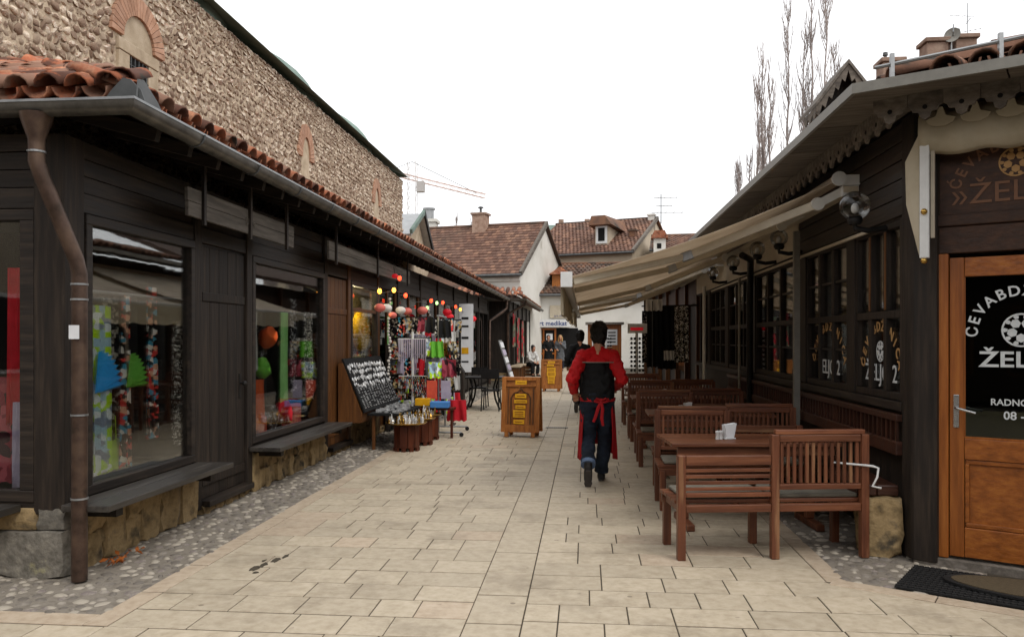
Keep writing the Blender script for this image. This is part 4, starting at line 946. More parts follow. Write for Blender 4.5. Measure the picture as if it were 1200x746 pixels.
for (cx, cy, z1, s, nm) in ((3.48, 9.5, 4.74, .115, 0), (3.96, 9.5, 4.95, .115, 1), (4.27, 9.5, 4.98, .115, 2)):
    o = Q(MB().box(cx-s, cx+s, cy-s, cy+s, 3.6, z1), 'chimney', 'brick_chimney', roof2, bevel=.01)
    Q(MB().box(cx-s-.025, cx+s+.025, cy-s-.025, cy+s+.025, z1, z1+.05), 'chimney_cap', 'brick_chimney', o, bevel=.01)
    if nm != 1: Q(MB().lathe([(.018, 0), (.018, .05), (.03, .05), (.026, .085), (0, .095)], 10, 0, Matrix.Translation((cx-.05, cy, z1+.06))), 'flue', 'zinc_dark', o)
def antenna(name, label, base, h, bars, rz, r=.012):
    t = thing(name, label, 'antenna', base); m = MB(); m.tube([base, (base[0], base[1], base[2]+h)], r, 6); m.build('mast', 'zinc', t)
    for (z, L, ax) in bars:
        m = MB(); d = Vector((math.cos(rz+ax), math.sin(rz+ax), 0)); p = Vector(base)+Vector((0, 0, z)); m.tube([tuple(p-d*L*.7), tuple(p+d*L*.3)], r*.6, 5)
        q = Vector((-d.y, d.x, 0))
        for k in range(4): c = p-d*L*.65+d*L*.25*k; m.tube([tuple(c-q*L*.15), tuple(c+q*L*.15)], r*.4, 4)
        m.build('crossbar', 'zinc', t)
antenna('television_antenna', 'thin rooftop television antenna above the tiled restaurant corner roof', (4.33, 9.5, 5.0), .42, ((.27, .3, 0), (.2, .18, 1.2), (.1, .2, 2.4)), .2, .005)
t = thing('satellite_dish', 'small round white satellite dish beside the restaurant roof chimneys', 'dish', (4.11, 9.4, 4.0))
m = MB().lathe([(0, 0), (.04, .005), (.065, .013), (.085, .026), (.085, .03), (.04, .01), (0, .006)], 16, 0, Matrix.Translation((4.11, 9.36, 5.0)) @ Euler((R(80), 0, R(-35))).to_matrix().to_4x4()); m.build('reflector', 'grey_pole', t, smooth=True)
MB().tube([(4.11, 9.4, 3.7), (4.11, 9.4, 5.02)], .012, 6).build('mast', 'zinc', t); MB().tube([(4.11, 9.36, 5.0), (4.08, 9.28, 5.02), (4.08, 9.28, 5.1)], .007, 5).build('feed_arm', 'zinc', t)

# ---- globe wall lamps
def globe(y, z, r, lab):
    t = thing('globe_lamp', lab, 'wall lamp', (2.1, y, z-.2), 0, 'globe lamps under the restaurant eaves')
    MB().sphere((2.1, y, z), r, 20, 14).build('globe', 'globe_glass', t, smooth=True)
    MB().sphere((2.1, y, z-.02), .03, 10, 8, 0, (1, 1, 1.4)).build('bulb', 'white', t, smooth=True)
    m = MB(); m.lathe([(.045, 0), (.06, .03), (.05, .06)], 12, 0, Matrix.Translation((2.1, y, z-r-.03))); m.tube([(2.1, y, z-r-.02), (2.1, y, z-r-.06), (2.2, y, z-r-.08), (2.34, y, z-r-.06)], .022, 8); m.build('bracket', 'iron', t, smooth=True)
globe(6.45, 2.64, .115, 'round glass wall lamp by the awning end, above the lettered window')
for y, wh in ((8.9, 'by the grey support post'), (10.0, 'over the third window from the door'), (11.6, 'just past the black downpipe'), (13.4, 'at the far end of the long awning')): globe(y, 2.70, .095, 'round glass wall lamp on a black bracket '+wh)
# ---- awnings
def awning(y0, y1, lab, xw=2.15, zw=2.96, xb=-.16, zb=2.15, val=.30, seed=0):
    t = thing('awning', lab, 'awning', (xw, (y0+y1)/2, zw), 0, 'beige awnings over the restaurant tables')
    nx, ny = 14, 26; v = []; f = []
    for k in (0, 1):
        for i in range(nx+1):
            s = i/nx
            for j in range(ny+1):
                q = j/ny; y = y0+(y1-y0)*q
                z = zw+(zb-zw)*s-.05*math.sin(math.pi*s)-.012*math.sin(math.pi*s)*math.cos(q*26)
                v.append((xw+(xb-xw)*s, y, z-.006*k))
    N = (nx+1)*(ny+1)
    for i in range(nx):
        for j in range(ny):
            a = i*(ny+1)+j; q = (a, a+1, a+ny+2, a+ny+1); f.append(q); f.append(tuple(x+N for x in reversed(q)))
    for i in range(nx):
        for a in (i*(ny+1), i*(ny+1)+ny): f.append((a, a+ny+1, a+ny+1+N, a+N))
    m = MB(); m.add(v, f); m.build('canopy', 'awning', t, smooth=True)
    # valance with wavy lower edge
    m = MB(); n = 60; v = []; f = []
    for k in (0, 1):
        for j in range(n+1):
            y = y0+(y1-y0)*j/n; v.append((xb-.055-.004*k+.008*math.sin(j*.9), y, zb-.02)); v.append((xb-.055-.004*k+.02*math.sin(j*.7), y, zb-val-.03*abs(math.sin(j*math.pi/6))))
    N = 2*(n+1)
    for j in range(n): a = 2*j; f.append((a, a+2, a+3, a+1)); f.append((a+N+1, a+N+3, a+N+2, a+N)); f.append((a+1, a+3, a+3+N, a+1+N))
    m.add(v, f); m.build('valance', 'cream_cloth', t, smooth=True)
    m = MB().box(xb-.05, xb+.03, y0-.03, y1+.03, zb-.055, zb+.03); fb = m.build('front_bar', 'white_metal', t, bevel=.012)
    for yy in (y0-.04, y1+.03): MB().box(xb-.06, xb+.045, yy, yy+.012, zb-.09, zb+.045).build('end_cap', 'white', fb, bevel=.004)
    m = MB().tube([(xw+.02, y0-.02, zw+.015), (xw+.02, y1+.02, zw+.015)], .045, 14); ro = m.build('roller', 'awning', t, smooth=True)
    MB().lathe([(.0, 0), (.03, 0), (.03, .012), (.045, .012), (.045, 0), (.062, 0), (.062, .02), (0, .02)], 18, 0, frame_M((xw+.02, y0-.045, zw+.015), (1, 0, 0), (0, 0, 1))).build('roller_cap', 'white', ro)
    m = MB().box(xw+.06, xw+.18, y0-.05, y1+.02, zw-.10, zw-.05); m.build('torsion_bar', 'cream_metal', t)
    m = MB().box(xw+.03, xw+.20, y0-.05, y0-.038, zw-.04, zw+.05); m.box(xw+.05, xw+.19, y0-.04, y0+.04, zw-.13, zw-.041); m.build('wall_bracket', 'white', t, bevel=.003)
    L = y1-y0
    for ya in ([y0+.02, y0+1.3, y1-1.6]):
        sh = Vector((xw-.14, ya, zw-.19)); el = Vector((xw-1.22, ya+.30, zw-.60)); tip = Vector((xb+.05, ya+.02, zb-.04))
        a = MB().beam(sh, el, .05, .075).build('arm', 'cream_metal', t, bevel=.01)
        MB().beam(el, tip, .042, .06).build('forearm', 'cream_metal', a, bevel=.01)
        MB().beam(el+Vector((.05, -.015, .018)), el-Vector((.05, -.0, .018)), .06, .085).build('elbow', 'zinc', a, bevel=.01)
        m = MB().lathe([(0, -.03), (.055, -.03), (.06, 0), (.055, .03), (0, .03)], 14, 0, frame_M(sh, (1, 0, 0), (0, 0, 1))); m.beam(sh, (xw+.08, ya, zw-.075), .05, .07); m.build('shoulder', 'white_metal', a)
awning(7.12, 13.3, 'long beige fabric awning with folding arms, over the benches beside the lettered windows')
awning(13.75, 19.6, 'beige fabric awning over the benches beside the sunglasses stand', zb=2.2)
# folded door awning: cream cloth roll over the sign with its drop arm
t = thing('door_awning', 'rolled cream cloth awning with a white drop arm above the orange door', 'awning', tuple(RC+RN*.2+Vector((0, 0, 2.9))))
def dpt(s, z, o): return tuple(MD @ Vector((s, z, o)))
m = MB(); nn = 40; v = []; f = []
prof = [(3.20, .14), (3.12, .235), (3.03, .25), (2.95, .235), (2.90, .20), (2.88, .16)]
for j in range(nn+1):
    s = .06+1.6*j/nn
    for (z, o) in prof: v.append(dpt(s, z+.01*math.sin(j*.8), o+.01*math.sin(j*1.3)))
for j in range(nn):
    for k in range(len(prof)-1): a = j*len(prof)+k; f.append((a, a+1, a+len(prof)+1, a+len(prof)))
m.add(v, f); ob = m.build('cloth_roll', 'cream_cloth', t, smooth=True); md = ob.modifiers.new('thick', 'SOLIDIFY'); md.thickness = .006
for k in range(8):
    c = .2+k*.205; poly = [(-.09, .0), (-.075, -.03), (-.03, -.05), (.03, -.05), (.075, -.03), (.09, 0), (.03, .02), (.012, .08), (-.012, .08), (-.03, .02)]
    MB().prism(poly, 0, .006, MD @ Matrix.Translation((c, 3.10, .262)), 0).build('valance_tongue', 'cream_cloth', t)
m = MB(); dbox(m, .065, .125, 2.16, 3.04, .19, .235); m.build('drop_arm', 'white', t, bevel=.005)
m = MB(); dbox(m, .13, .155, 2.3, 2.98, .17, .2); m.build('side_strut', 'cream_metal', t)
m = MB(); m.add([dpt(.06, 3.03, .2), dpt(-.035, 2.85, .16), dpt(-.03, 2.55, .15), dpt(.06, 2.18, .2), dpt(.06, 3.03, .21), dpt(-.035, 2.85, .17), dpt(-.03, 2.55, .16), dpt(.06, 2.18, .21)], [(0, 1, 2, 3), (7, 6, 5, 4), (0, 4, 5, 1), (1, 5, 6, 2), (2, 6, 7, 3)]); m.build('side_cloth', 'cream_cloth', t)
for z in (2.14, 2.48): MB().sphere(dpt(.095, z, .24), .022, 10, 6).build('bolt', 'brass', t, smooth=True)
# threshold mats
m = MB(); q = [dpt(.03, 0, .20), dpt(1.6, 0, .20), dpt(1.6, 0, .80), dpt(.0, 0, .79)]
mm = MB(); mm.add([(p[0], p[1], z) for z in (.006, .018) for p in q], [(0, 1, 2, 3), (7, 6, 5, 4), (0, 4, 5, 1), (1, 5, 6, 2), (2, 6, 7, 3), (3, 7, 4, 0)])
mat_o = mm.build('rubber_mat', 'rubber', label='black ribbed rubber mat on the stones before the orange door', cat='mat')
kn = MB()
for i in range(46):
    for j in range(12):
        p = Vector(q[0]).lerp(Vector(q[1]), (i+.5)/46).lerp(Vector(q[3]).lerp(Vector(q[2]), (i+.5)/46), (j+.5)/12); kn.box(p.x-.012, p.x+.012, p.y-.012, p.y+.012, .018, .026)
kn.build('rubber_nubs', 'rubber', mat_o, kind='stuff')
pl = []
for i in range(25): a = math.pi/2+math.pi*i/24; pl.append((.82+.58*math.cos(a), .47+.235*math.sin(a)))
pl += [(1.55, .235), (1.55, .705)]
mo = MB().prism([(s, o) for s, o in pl], .028, .042, frame_M(RC, RE, RN) @ Matrix.Diagonal((1, 1, -1, 1))).build('door_mat', 'rubber', label='half round brown bristle doormat lying on the black rubber mat', cat='mat')
MB().prism([(.82+(s-.82)*.92, .47+(o-.47)*.86) for s, o in pl], .042, .047, frame_M(RC, RE, RN) @ Matrix.Diagonal((1, 1, -1, 1))).build('bristle_field', 'coir', mo)

# ================================================================== benches and tables
def make_bench():
    t = thing('wooden_bench', '', 'bench'); k = dict(local=True)
    W, W1, H1, H2, SZ = 1.42, .72, .76, .905, .43
    p = .058
    for x, h in ((0, H1), (W1-p/2, H2), (W-p, H2)):
        MB().box(x, x+p, -p/2, p/2, 0, h).build('leg', 'bench_red_z', t, bevel=.006, **k)
    for x in (.01, W1-p/2, W-p-.01): MB().box(x, x+p, .42, .42+p, 0, SZ-.055).build('leg', 'bench_red_z', t, bevel=.006, **k)
    MB().box(p+.002, W1-p/2-.002, -.022, .022, SZ-.085, SZ-.03).build('seat_rail', 'bench_red', t, bevel=.005, **k)
    MB().box(W1+p/2+.002, W-p-.002, -.022, .022, SZ-.085, SZ-.03).build('seat_rail', 'bench_red', t, bevel=.005, **k)
    MB().box(.0, W, .44, .475, SZ-.10, SZ-.03).build('seat_rail', 'bench_red', t, bevel=.005, **k)
    for x in (.02, W1-.02, W-.06): MB().box(x, x+.04, p/2+.002, .418, SZ-.09, SZ-.032).build('side_rail', 'bench_red_z', t, bevel=.004, **k)
    for i in range(4): MB().box(-.01, W+.01, .035+i*.113, .035+i*.113+.103, SZ-.028, SZ).build('seat_board', 'bench_red', t, bevel=.005, **k)
    # low half: horizontal slats
    MB().box(p+.002, W1-p/2-.002, -.024, .024, H1-.075, H1-.003).build('top_rail', 'bench_red', t, bevel=.006, **k)
    for i in range(4): MB().box(p+.002, W1-p/2-.002, -.009, .009, .50+i*.045, .50+i*.045+.026).build('slat', 'bench_red', t, bevel=.003, **k)
    MB().box(p+.002, W1-p/2-.002, -.02, .02, .455, .487).build('lower_rail', 'bench_red', t, bevel=.004, **k)
    # high half: vertical slats
    x0, x1 = W1+p/2+.002, W-p-.002
    MB().box(x0-.03, x1+.03, -.025, .025, H2, H2+.035).build('top_rail', 'bench_red', t, bevel=.006, **k)
    MB().box(x0, x1, -.022, .022, H2-.055, H2-.002).build('upper_rail', 'bench_red', t, bevel=.006, **k)
    MB().box(x0, x1, -.022, .022, .505, .545).build('lower_rail', 'bench_red', t, bevel=.005, **k)
    n = 13
    for i in range(n):
        x = x0+(x1-x0)*(i+.5)/n; MB().box(x-.012, x+.012, -.009, .009, .547, H2-.057).build('slat', 'bench_red_z', t, bevel=.003, **k)
    # thin grey seat pads
    MB().box(.05, W1-.02, .05, .45, SZ+.002, SZ+.032).build('seat_pad', 'cushion', t, bevel=.012, **k); MB().box(W1+.02, W-.05, .05, .45, SZ+.002, SZ+.032).build('seat_pad', 'cushion', t, bevel=.012, **k)
    return t
def make_table():
    t = thing('wooden_table', '', 'table'); k = dict(local=True)
    for i in range(6): MB().box(0, 1.42, i*.115, i*.115+.109, .715, .745).build('top_board', 'bench_red', t, bevel=.004, **k)
    MB().box(.06, 1.36, .05, .09, .64, .713).build('apron', 'bench_red', t, **k); MB().box(.06, 1.36, .6, .64, .64, .713).build('apron', 'bench_red', t, **k)
    for x in (.14, 1.22): 
        MB().box(x, x+.07, .31, .38, .06, .713).build('leg', 'bench_red_z', t, bevel=.006, **k)
        MB().box(x-.0, x+.07, .08, .61, .0, .058).build('foot', 'bench_red_z', t, bevel=.01, **k)
    return t
bench0 = make_bench(); table0 = make_table(); firsts = {'b': True, 't': True}
def place(kind, x, y, rz, label, group):
    src = bench0 if kind == 'b' else table0
    o = src if firsts[kind] else copy_tree(src); firsts[kind] = False
    x += random.uniform(-.025, .025); rz += R(random.uniform(-1.6, 1.6)); o.location = (x, y, 0); o.rotation_euler = (0, 0, rz); o['label'] = label; o['group'] = group; ORG[o] = Vector((x, y, 0)); return o
GB, GT = 'wooden restaurant benches under the awning', 'wooden restaurant tables under the awning'
place('b', .68, 5.85, R(9.5), 'reddish slatted bench half low half high, its back towards the street corner door', GB)
place('t', .70, 6.62, R(4), 'wooden table between the corner bench and the facing bench, holding a white napkin holder', GT)
place('b', 2.10, 7.98, R(180), 'slatted wooden bench facing the table with the large white napkin holder', GB)
for i, y in enumerate((8.38, 10.85, 13.3)):
    gl = ('first', 'second', 'third')[i]
    place('b', .69, y, 0, 'dark slatted bench of the %s table group beyond the nearest one, backrest towards the corner' % gl, GB)
    place('t', .70, y+.78, 0, 'long dark wooden table of the %s group beyond the nearest one' % gl, GT)
    place('b', 2.10, y+2.12, R(180), 'dark slatted bench of the %s table group beyond the nearest one, facing the corner door' % gl, GB)
def napkins(x, y, lab, s=1.0):
    t = thing('napkin_holder', lab, 'napkin holder', (x, y, .747), R(20), 'napkin holders on the restaurant tables'); k = dict(local=True)
    MB().box(-.05*s, .05*s, -.035, .035, 0, .012).build('base', 'white', t, bevel=.003, **k)
    m = MB(); m.add([(-.035*s, -.03, .012), (.035*s, -.03, .012), (.035*s, .03, .012), (-.035*s, .03, .012), (-.05*s, -.03, .12*s), (.06*s, -.03, .135*s), (.06*s, .03, .135*s), (-.05*s, .03, .12*s)], [(0, 1, 2, 3), (4, 7, 6, 5), (0, 4, 5, 1), (1, 5, 6, 2), (2, 6, 7, 3), (3, 7, 4, 0)]); m.build('napkins', 'paper', t, **k)
    for dx in (-.075, -.105):
        sh = MB().lathe([(0, 0), (.018, 0), (.016, .05), (.02, .055), (.018, .07), (0, .075)], 10, 0, Matrix.Translation((dx, .0, 0))).build('shaker', 'white', t, smooth=True, **k)
napkins(1.22, 6.95, 'white napkin holder with small shakers on the nearest table'); napkins(1.2, 9.55, 'white napkin holder on the second table from the corner door', .8); napkins(1.15, 12.0, 'white napkin holder on the third table from the corner door', .8)
# wall bench with stone end
t = thing('wall_bench', 'long dark bench built along the restaurant wall on rough stone supports', 'bench', (2.2, 9, 0))
for i, y in enumerate((6.2, 8.3, 10.4, 12.5)):
    m = block_mb(.26, .30, .44, rb, .03, 5); xform(m, Matrix.Translation((2.19, y, .215))); m.build('stone_support', 'base_stone', t, smooth=True)
for i in range(2): MB().box(2.0+i*.155, 2.0+i*.155+.15, 6.12, 13.2, .44, .52).build('seat_plank', 'bench_dark', t, bevel=.008)
MB().box(2.285, 2.335, 6.12, 13.2, .74, .84).build('back_rail', 'bench_dark', t, bevel=.006); MB().box(2.285, 2.335, 6.12, 13.2, .99, 1.04).build('back_rail', 'bench_dark', t, bevel=.006)
for k in range(75):
    y = 6.17+k*.094; MB().box(2.30, 2.32, y-.014, y+.014, .842, .988).build('slat', 'bench_dark_z', t)
# awning crank lying on the bench end
m = MB(); m.tube([(1.80, 6.05, .695), (2.03, 6.02, .68)], .0075, 6); m.tube([(2.03, 6.02, .68), (2.08, 6.0, .677), (2.115, 5.99, .665), (2.105, 5.985, .60), (2.07, 5.98, .535), (2.13, 5.98, .522)], .0085, 8)
m.build('awning_crank', 'white', smooth=True, label='thin white bent awning crank rod beside the stone bench end', cat='crank')

# ================================================================== goods in the shop windows
def hang(name, label, cat, x, y, z0, w, h, mt, along='y', group=None, **k):
    mb = cloth_mb(w, h, **k); M = frame_M((x, y, z0), (0, 1, 0), (0, 0, 1)) if along == 'y' else frame_M((x, y, z0), (1, 0, 0), (0, 0, 1))
    xform(mb, M @ Matrix(((1, 0, 0, 0), (0, 0, 1, 0), (0, -1, 0, 0), (0, 0, 0, 1)))); return mb.build(name, mt, smooth=True, label=label, cat=cat, group=group)
GS = 'scarves hanging in the shop windows'
X1 = WX-.10; KY = 1.03
hang('scarf', 'lime and pale blue printed scarf hanging beside the downpipe', 'scarf', X1, 5.47*KY, .60, .22, 1.25, 'scarf_lime', group=GS, seed=1)
hang('scarf', 'plain lime green cloth hanging low behind the printed lime scarf', 'scarf', X1-.06, 5.68*KY, .58, .24, .42, 'lime', group=GS, seed=2)
hang('scarf', 'black scarf with pale leaf print behind the blue tulle', 'scarf', X1-.05, 5.66*KY, .82, .20, 1.1, 'scarf_paisley', group=GS, seed=3)
hang('scarf', 'narrow red and cream flowered scarf next to the green tulle', 'scarf', X1, 5.80*KY, .60, .11, 1.35, 'scarf_flower', group=GS, seed=4, folds=2)
hang('scarf', 'plain black scarf in the middle of the corner window', 'scarf', X1-.08, 5.98*KY, .75, .22, 1.2, 'black_cloth', group=GS, seed=5)
hang('scarf', 'black scarf with red and blue blossoms in the corner window', 'scarf', X1, 6.15*KY, .78, .14, 1.25, 'scarf_flower', group=GS, seed=6, folds=2)
hang('scarf', 'dark plain scarf hanging left of the speckled scarf', 'scarf', X1-.06, 6.36*KY, .80, .2, 1.0, 'black_cloth', group=GS, seed=7)
hang('scarf', 'black scarf with fine white speckles by the window edge', 'scarf', X1, 6.56*KY, .66, .18, 1.1, 'scarf_specks', group=GS, seed=8)
def fan(name, label, y, z, r, mt, a0, a1):
    n = 16; v = [(0, 0, 0)]; f = []
    for i in range(n+1):
        a = R(a0+(a1-a0)*i/n); rr_ = r*(1+.06*(i % 2)); v.append((.03*(i % 2)-.01, rr_*math.cos(a), rr_*math.sin(a)))
    for i in range(n): f.append((0, i+1, i+2))
    mb = MB(); mb.add([(WX-.07+p[0], y*KY+p[1], z+p[2]) for p in v], f); o = mb.build(name, mt, label=label, cat='tulle'); m = o.modifiers.new('thick', 'SOLIDIFY'); m.thickness = .004; return o
fan('tulle_fan', 'bright blue fan of pleated tulle in the corner window', 5.36, 1.20, .31, 'blue_tulle', 5, 80)
fan('tulle_fan', 'leaf green fan of pleated tulle in the corner window', 5.75, 1.22, .27, 'green_tulle', 0, 75)
# rods and mannequin busts behind
m = MB().tube([(X1, 5.3*KY, 1.95), (X1, 6.8*KY, 1.95)], .012, 8); m.build('hanging_rod', 'zinc', label='thin metal rod holding the scarves in the corner window', cat='rod')
hang('scarf', 'plain red scarf hanging in the end wall window', 'scarf', -3.98, WY+.2, 1.0, .16, 1.1, 'crimson', along='x', group=GS, seed=11)
hang('scarf', 'black paisley scarf beside the corner post in the end window', 'scarf', -3.83, WY+.17, .62, .2, 1.25, 'scarf_paisley', along='x', group=GS, seed=12)
hang('scarf', 'dark rose flowered shawl low in the end wall window', 'scarf', -4.08, WY+.24, .58, .3, .75, 'scarf_rose', along='x', group=GS, seed=13)
hang('scarf', 'pale lilac cloth hanging low between shawl and paisley scarf', 'scarf', -3.93, WY+.15, .56, .08, .6, 'lilac', along='x', group=GS, seed=14)
# second window
X2 = WX-.13; KY = 1.035
hang('scarf', 'mint green scarf hanging full length in the second window', 'scarf', X2+.03, 8.98*KY, .72, .22, 1.2, 'mint', group=GS, seed=21, folds=2, amp=.012)
hang('scarf', 'black and white checked scarf beside the mint one', 'scarf', X2, 9.32*KY, .95, .22, 1.15, 'scarf_check', group=GS, seed=22)
hang('scarf', 'white narrow scarf at the door edge of the second window', 'scarf', X2, 8.2*KY, 1.25, .1, .65, 'white_cloth', group=GS, seed=23)
hang('scarf', 'orange cloth hanging low by the door edge of the second window', 'scarf', X2+.03, 8.27*KY, .6, .24, .55, 'orange_ball', group=GS, seed=24)
hang('scarf', 'dark speckled scarf at the far edge of the second window', 'scarf', X2, 9.85*KY, .8, .3, 1.15, 'scarf_specks', group=GS, seed=25)
hang('scarf', 'black scarf behind the green ball in the second window', 'scarf', X2-.1, 8.6*KY, .7, .3, 1.2, 'black_cloth', group=GS, seed=26)
def pompom(label, y, z, r, mt):
    m = rock_mb(random.Random(int(y*100)), 2, .16); xform(m, Matrix.Translation((X2+.02, y*KY, z)) @ Matrix.Diagonal((r*.8, r, r, 1))); m.build('cloth_flower', mt, smooth=True, label=label, cat='cloth flower')
pompom('round orange bunched cloth flower in the second window', 8.52, 1.62, .13, 'orange_ball'); pompom('green bunched cloth flower below the orange one', 8.36, 1.27, .12, 'green_tulle'); pompom('crimson bunched cloth on the second window deck', 8.95, .72, .15, 'crimson')
for (y, w_, h_, mt, lab) in ((8.6, .22, .3, 'scarf_check', 'folded checked scarf lying on the second window deck'), (9.25, .4, .26, 'lantern_pink', 'pink folded cloth bag standing on the second window deck'), (8.3, .2, .2, 'card_red', 'small red folded cloth at the near end of the second window')):
    MB().box(X2-.05, X2+.06, y*KY-w_/2, y*KY+w_/2, .535, .535+h_).build('folded_cloth', mt, bevel=.02, label=lab, cat='cloth')
# lit shop window: yellow bag, bottles
MB().sphere((WX-.20, 12.95, 1.74), .46, 20, 14, 0, (.25, 1, .78)).build('yellow_bag', 'yellow_bag', smooth=True, label='large round yellow bag hanging in the lit shop window', cat='bag')
m = MB(); m.box(WX-.3, WX-.08, 11.7, 13.05, 1.17, 1.2); m.build('glass_shelf', 'interior_warm', label='pale shelf across the lit shop window', cat='shelf')
for k in range(10):
    y = 11.75+k*.13; h = random.uniform(.14, .26)
    MB().lathe([(0, 0), (.04, 0), (.042, h*.6), (.016, h*.8), (.016, h), (0, h)], 10, 0, Matrix.Translation((WX-.16, y, 1.2))).build('bottle', 'bottles', smooth=True, label='small dusty bottle on the shelf in the lit shop window', cat='bottle', group='bottles in the lit window')
m = MB().lathe([(0, 0), (.05, .02), (.06, .08), (.05, .14), (0, .16)], 12, 0, Matrix.Translation((WX-.2, 12.25, 2.40))); m.build('ceiling_lamp', 'bulb_amber', smooth=True, label='glowing lamp bulb in the lit shop window', cat='lamp')
for (yy, e) in ((12.25, 26), ):
    ld = bpy.data.lights.new('shop_lamp', 'POINT'); ld.energy = e; ld.color = (1, .85, .5); ld.shadow_soft_size = .02; lo = bpy.data.objects.new('shop_lamp', ld); lo.location = (WX-.16, yy, 2.36); col.objects.link(lo)

# ================================================================== stall goods outside the lit shop
# slanted jewellery board on a timber box
t = thing('jewellery_stand', 'black slanted board of silver jewellery standing on a shop box', 'display stand', (-3.3, 12.1, .3))
bx = MB().prism([(0, 0), (.32, 0), (.34, .12), (.06, .84), (0, .84)], 10.95, 13.0, frame_M((WX+.03, 0, .42), (1, 0, 0), (0, 0, 1)) @ Matrix(((1, 0, 0, 0), (0, 1, 0, 0), (0, 0, -1, 0), (0, 0, 0, 1)))); bx.build('box', 'door_brown', t)
MBd = frame_M((WX+.39, 10.98, .56), (0, 1, 0), Vector((-.32, 0, .74)).normalized())
pl = MB().box(0, 2.05, 0, .82, 0, .025, 0, MBd).build('backing_board', 'velvet', t)
rj = random.Random(8); jw = MB()
for r in range(4):
    for c in range(26):
        x = .05+c*.077+rj.uniform(-.02, .02); y = .42+r*.1+rj.uniform(-.02, .02); jk_ = rj.uniform(.6, 1.25)
        if rj.random() < .12: continue
        jw.add(*(lambda b: (b.v, b.f))(MB().tube([(0, 0, 0), (.02, -.03, 0), (0, -.066, .004), (-.02, -.03, 0), (0, 0, 0)], .0095, 4)), 0, MBd @ Matrix.Translation((x, y, .032)) @ Matrix.Rotation(rj.uniform(-.6, .6), 4, 'Z') @ Matrix.Scale(jk_, 4))
for c in range(14):
    for r in range(16):
        if rj.random() < .78: jw.box(.05+c*.143+rj.uniform(0, .03), .13+c*.143-rj.uniform(0, .03), .05+r*.021, .05+r*.021+rj.uniform(.005, .013), .026, .036, 0, MBd)
jw.build('jewellery', 'silver', t, kind='stuff')
tr = MB().box(WX+.38, WX+.86, 11.2, 12.9, .50, .53).build('tray', 'velvet', t); jw = MB()
for i in range(90): 
    x, y = WX+.42+rj.random()*.4, 11.25+rj.random()*1.6; s = rj.uniform(.012, .03); jw.box(x-s, x+s, y-s, y+s, .53, .53+rj.uniform(.01, .04))
jw.build('trinkets', 'silver', t, kind='stuff')
for (x, y) in ((WX+.45, 11.3), (WX+.8, 11.3), (WX+.45, 12.8), (WX+.8, 12.8)): MB().box(x-.02, x+.02, y-.02, y+.02, 0, .5).build('leg', 'door_brown', t)
# round wooden stools with trays of small brassware
def make_stool():
    t = thing('round_stool', '', 'stool', (0, 0, 0)); k = dict(local=True)
    m = MB(); n = 10
    for i in range(n):
        a0, a1 = 2*math.pi*(i+.03)/n, 2*math.pi*(i+.97)/n; r0, r1 = .185, .17
        q = [(r0*math.cos(a0), r0*math.sin(a0)), (r0*math.cos(a1), r0*math.sin(a1)), (r1*math.cos(a1), r1*math.sin(a1)), (r1*math.cos(a0), r1*math.sin(a0))]
        MB().prism(q, .05, .36).build('side_panel', 'stool_wood', t, bevel=.004, **k)
        am = (a0+a1)/2; M = Matrix.Rotation(am, 4, 'Z') @ Matrix.Translation((.178, 0, 0)); MB().box(-.012, .012, -.03, .03, 0, .05, 0, M).build('foot', 'stool_wood', t, **k)
    MB().lathe([(0, .36), (.19, .36), (.2, .37), (.19, .385), (0, .385)], 20).build('stool_top', 'stool_wood', t, smooth=True, **k)
    return t
st0 = make_stool(); fs = True
for (x, y, lab, nsm) in ((-2.56, 11.25, 'dark round stool carrying the large round tray of brassware', 56), (-2.50, 11.92, 'dark round stool between the two tray stools', 14), (-2.52, 12.55, 'dark round stool carrying the tray nearest the clothes rack', 28)):
    o = st0 if fs else copy_tree(st0); fs = False; o.location = (x, y, 0); o['label'] = lab; o['group'] = 'round stools outside the lit shop'
    tr = thing('brass_tray', ('large round brass tray heaped with small souvenirs on the stool' if nsm == 56 else 'round brass tray of souvenirs on the %s stool' % ('middle' if nsm == 14 else 'farthest')), 'tray', (x, y, .387), 0, 'trays on the stools')
    rt_ = .30 if nsm == 56 else .24
    MB().lathe([(0, .002), (rt_-.02, .002), (rt_, .02), (rt_, .026), (rt_-.02, .008), (0, .008)], 24).build('dish', 'brass', tr, smooth=True, local=True)
    for i in range(nsm):
        a, r = rj.uniform(0, 6.28), (rt_-.05)*math.sqrt(rj.random()); h = rj.uniform(.06, .15); s = rj.uniform(.016, .03)
        MB().lathe([(0, 0), (s, 0), (s*.6, h*.2), (s, h*.45), (s*.5, h*.7), (s*.3, h*.85), (s*.45, h*.93), (0, h)], 8, 0, Matrix.Translation((x+r*math.cos(a), y+r*math.sin(a), .395))).build('souvenir', rj.choice(('brass', 'brass', 'silver', 'silver', 'white')), smooth=True, label='tiny turned souvenir on the %s brass tray' % ('large' if nsm > 30 else 'middle' if nsm < 20 else 'farthest'), cat='souvenir', group='souvenirs on the %s tray' % ('large' if nsm > 30 else 'middle' if nsm < 20 else 'farthest'))
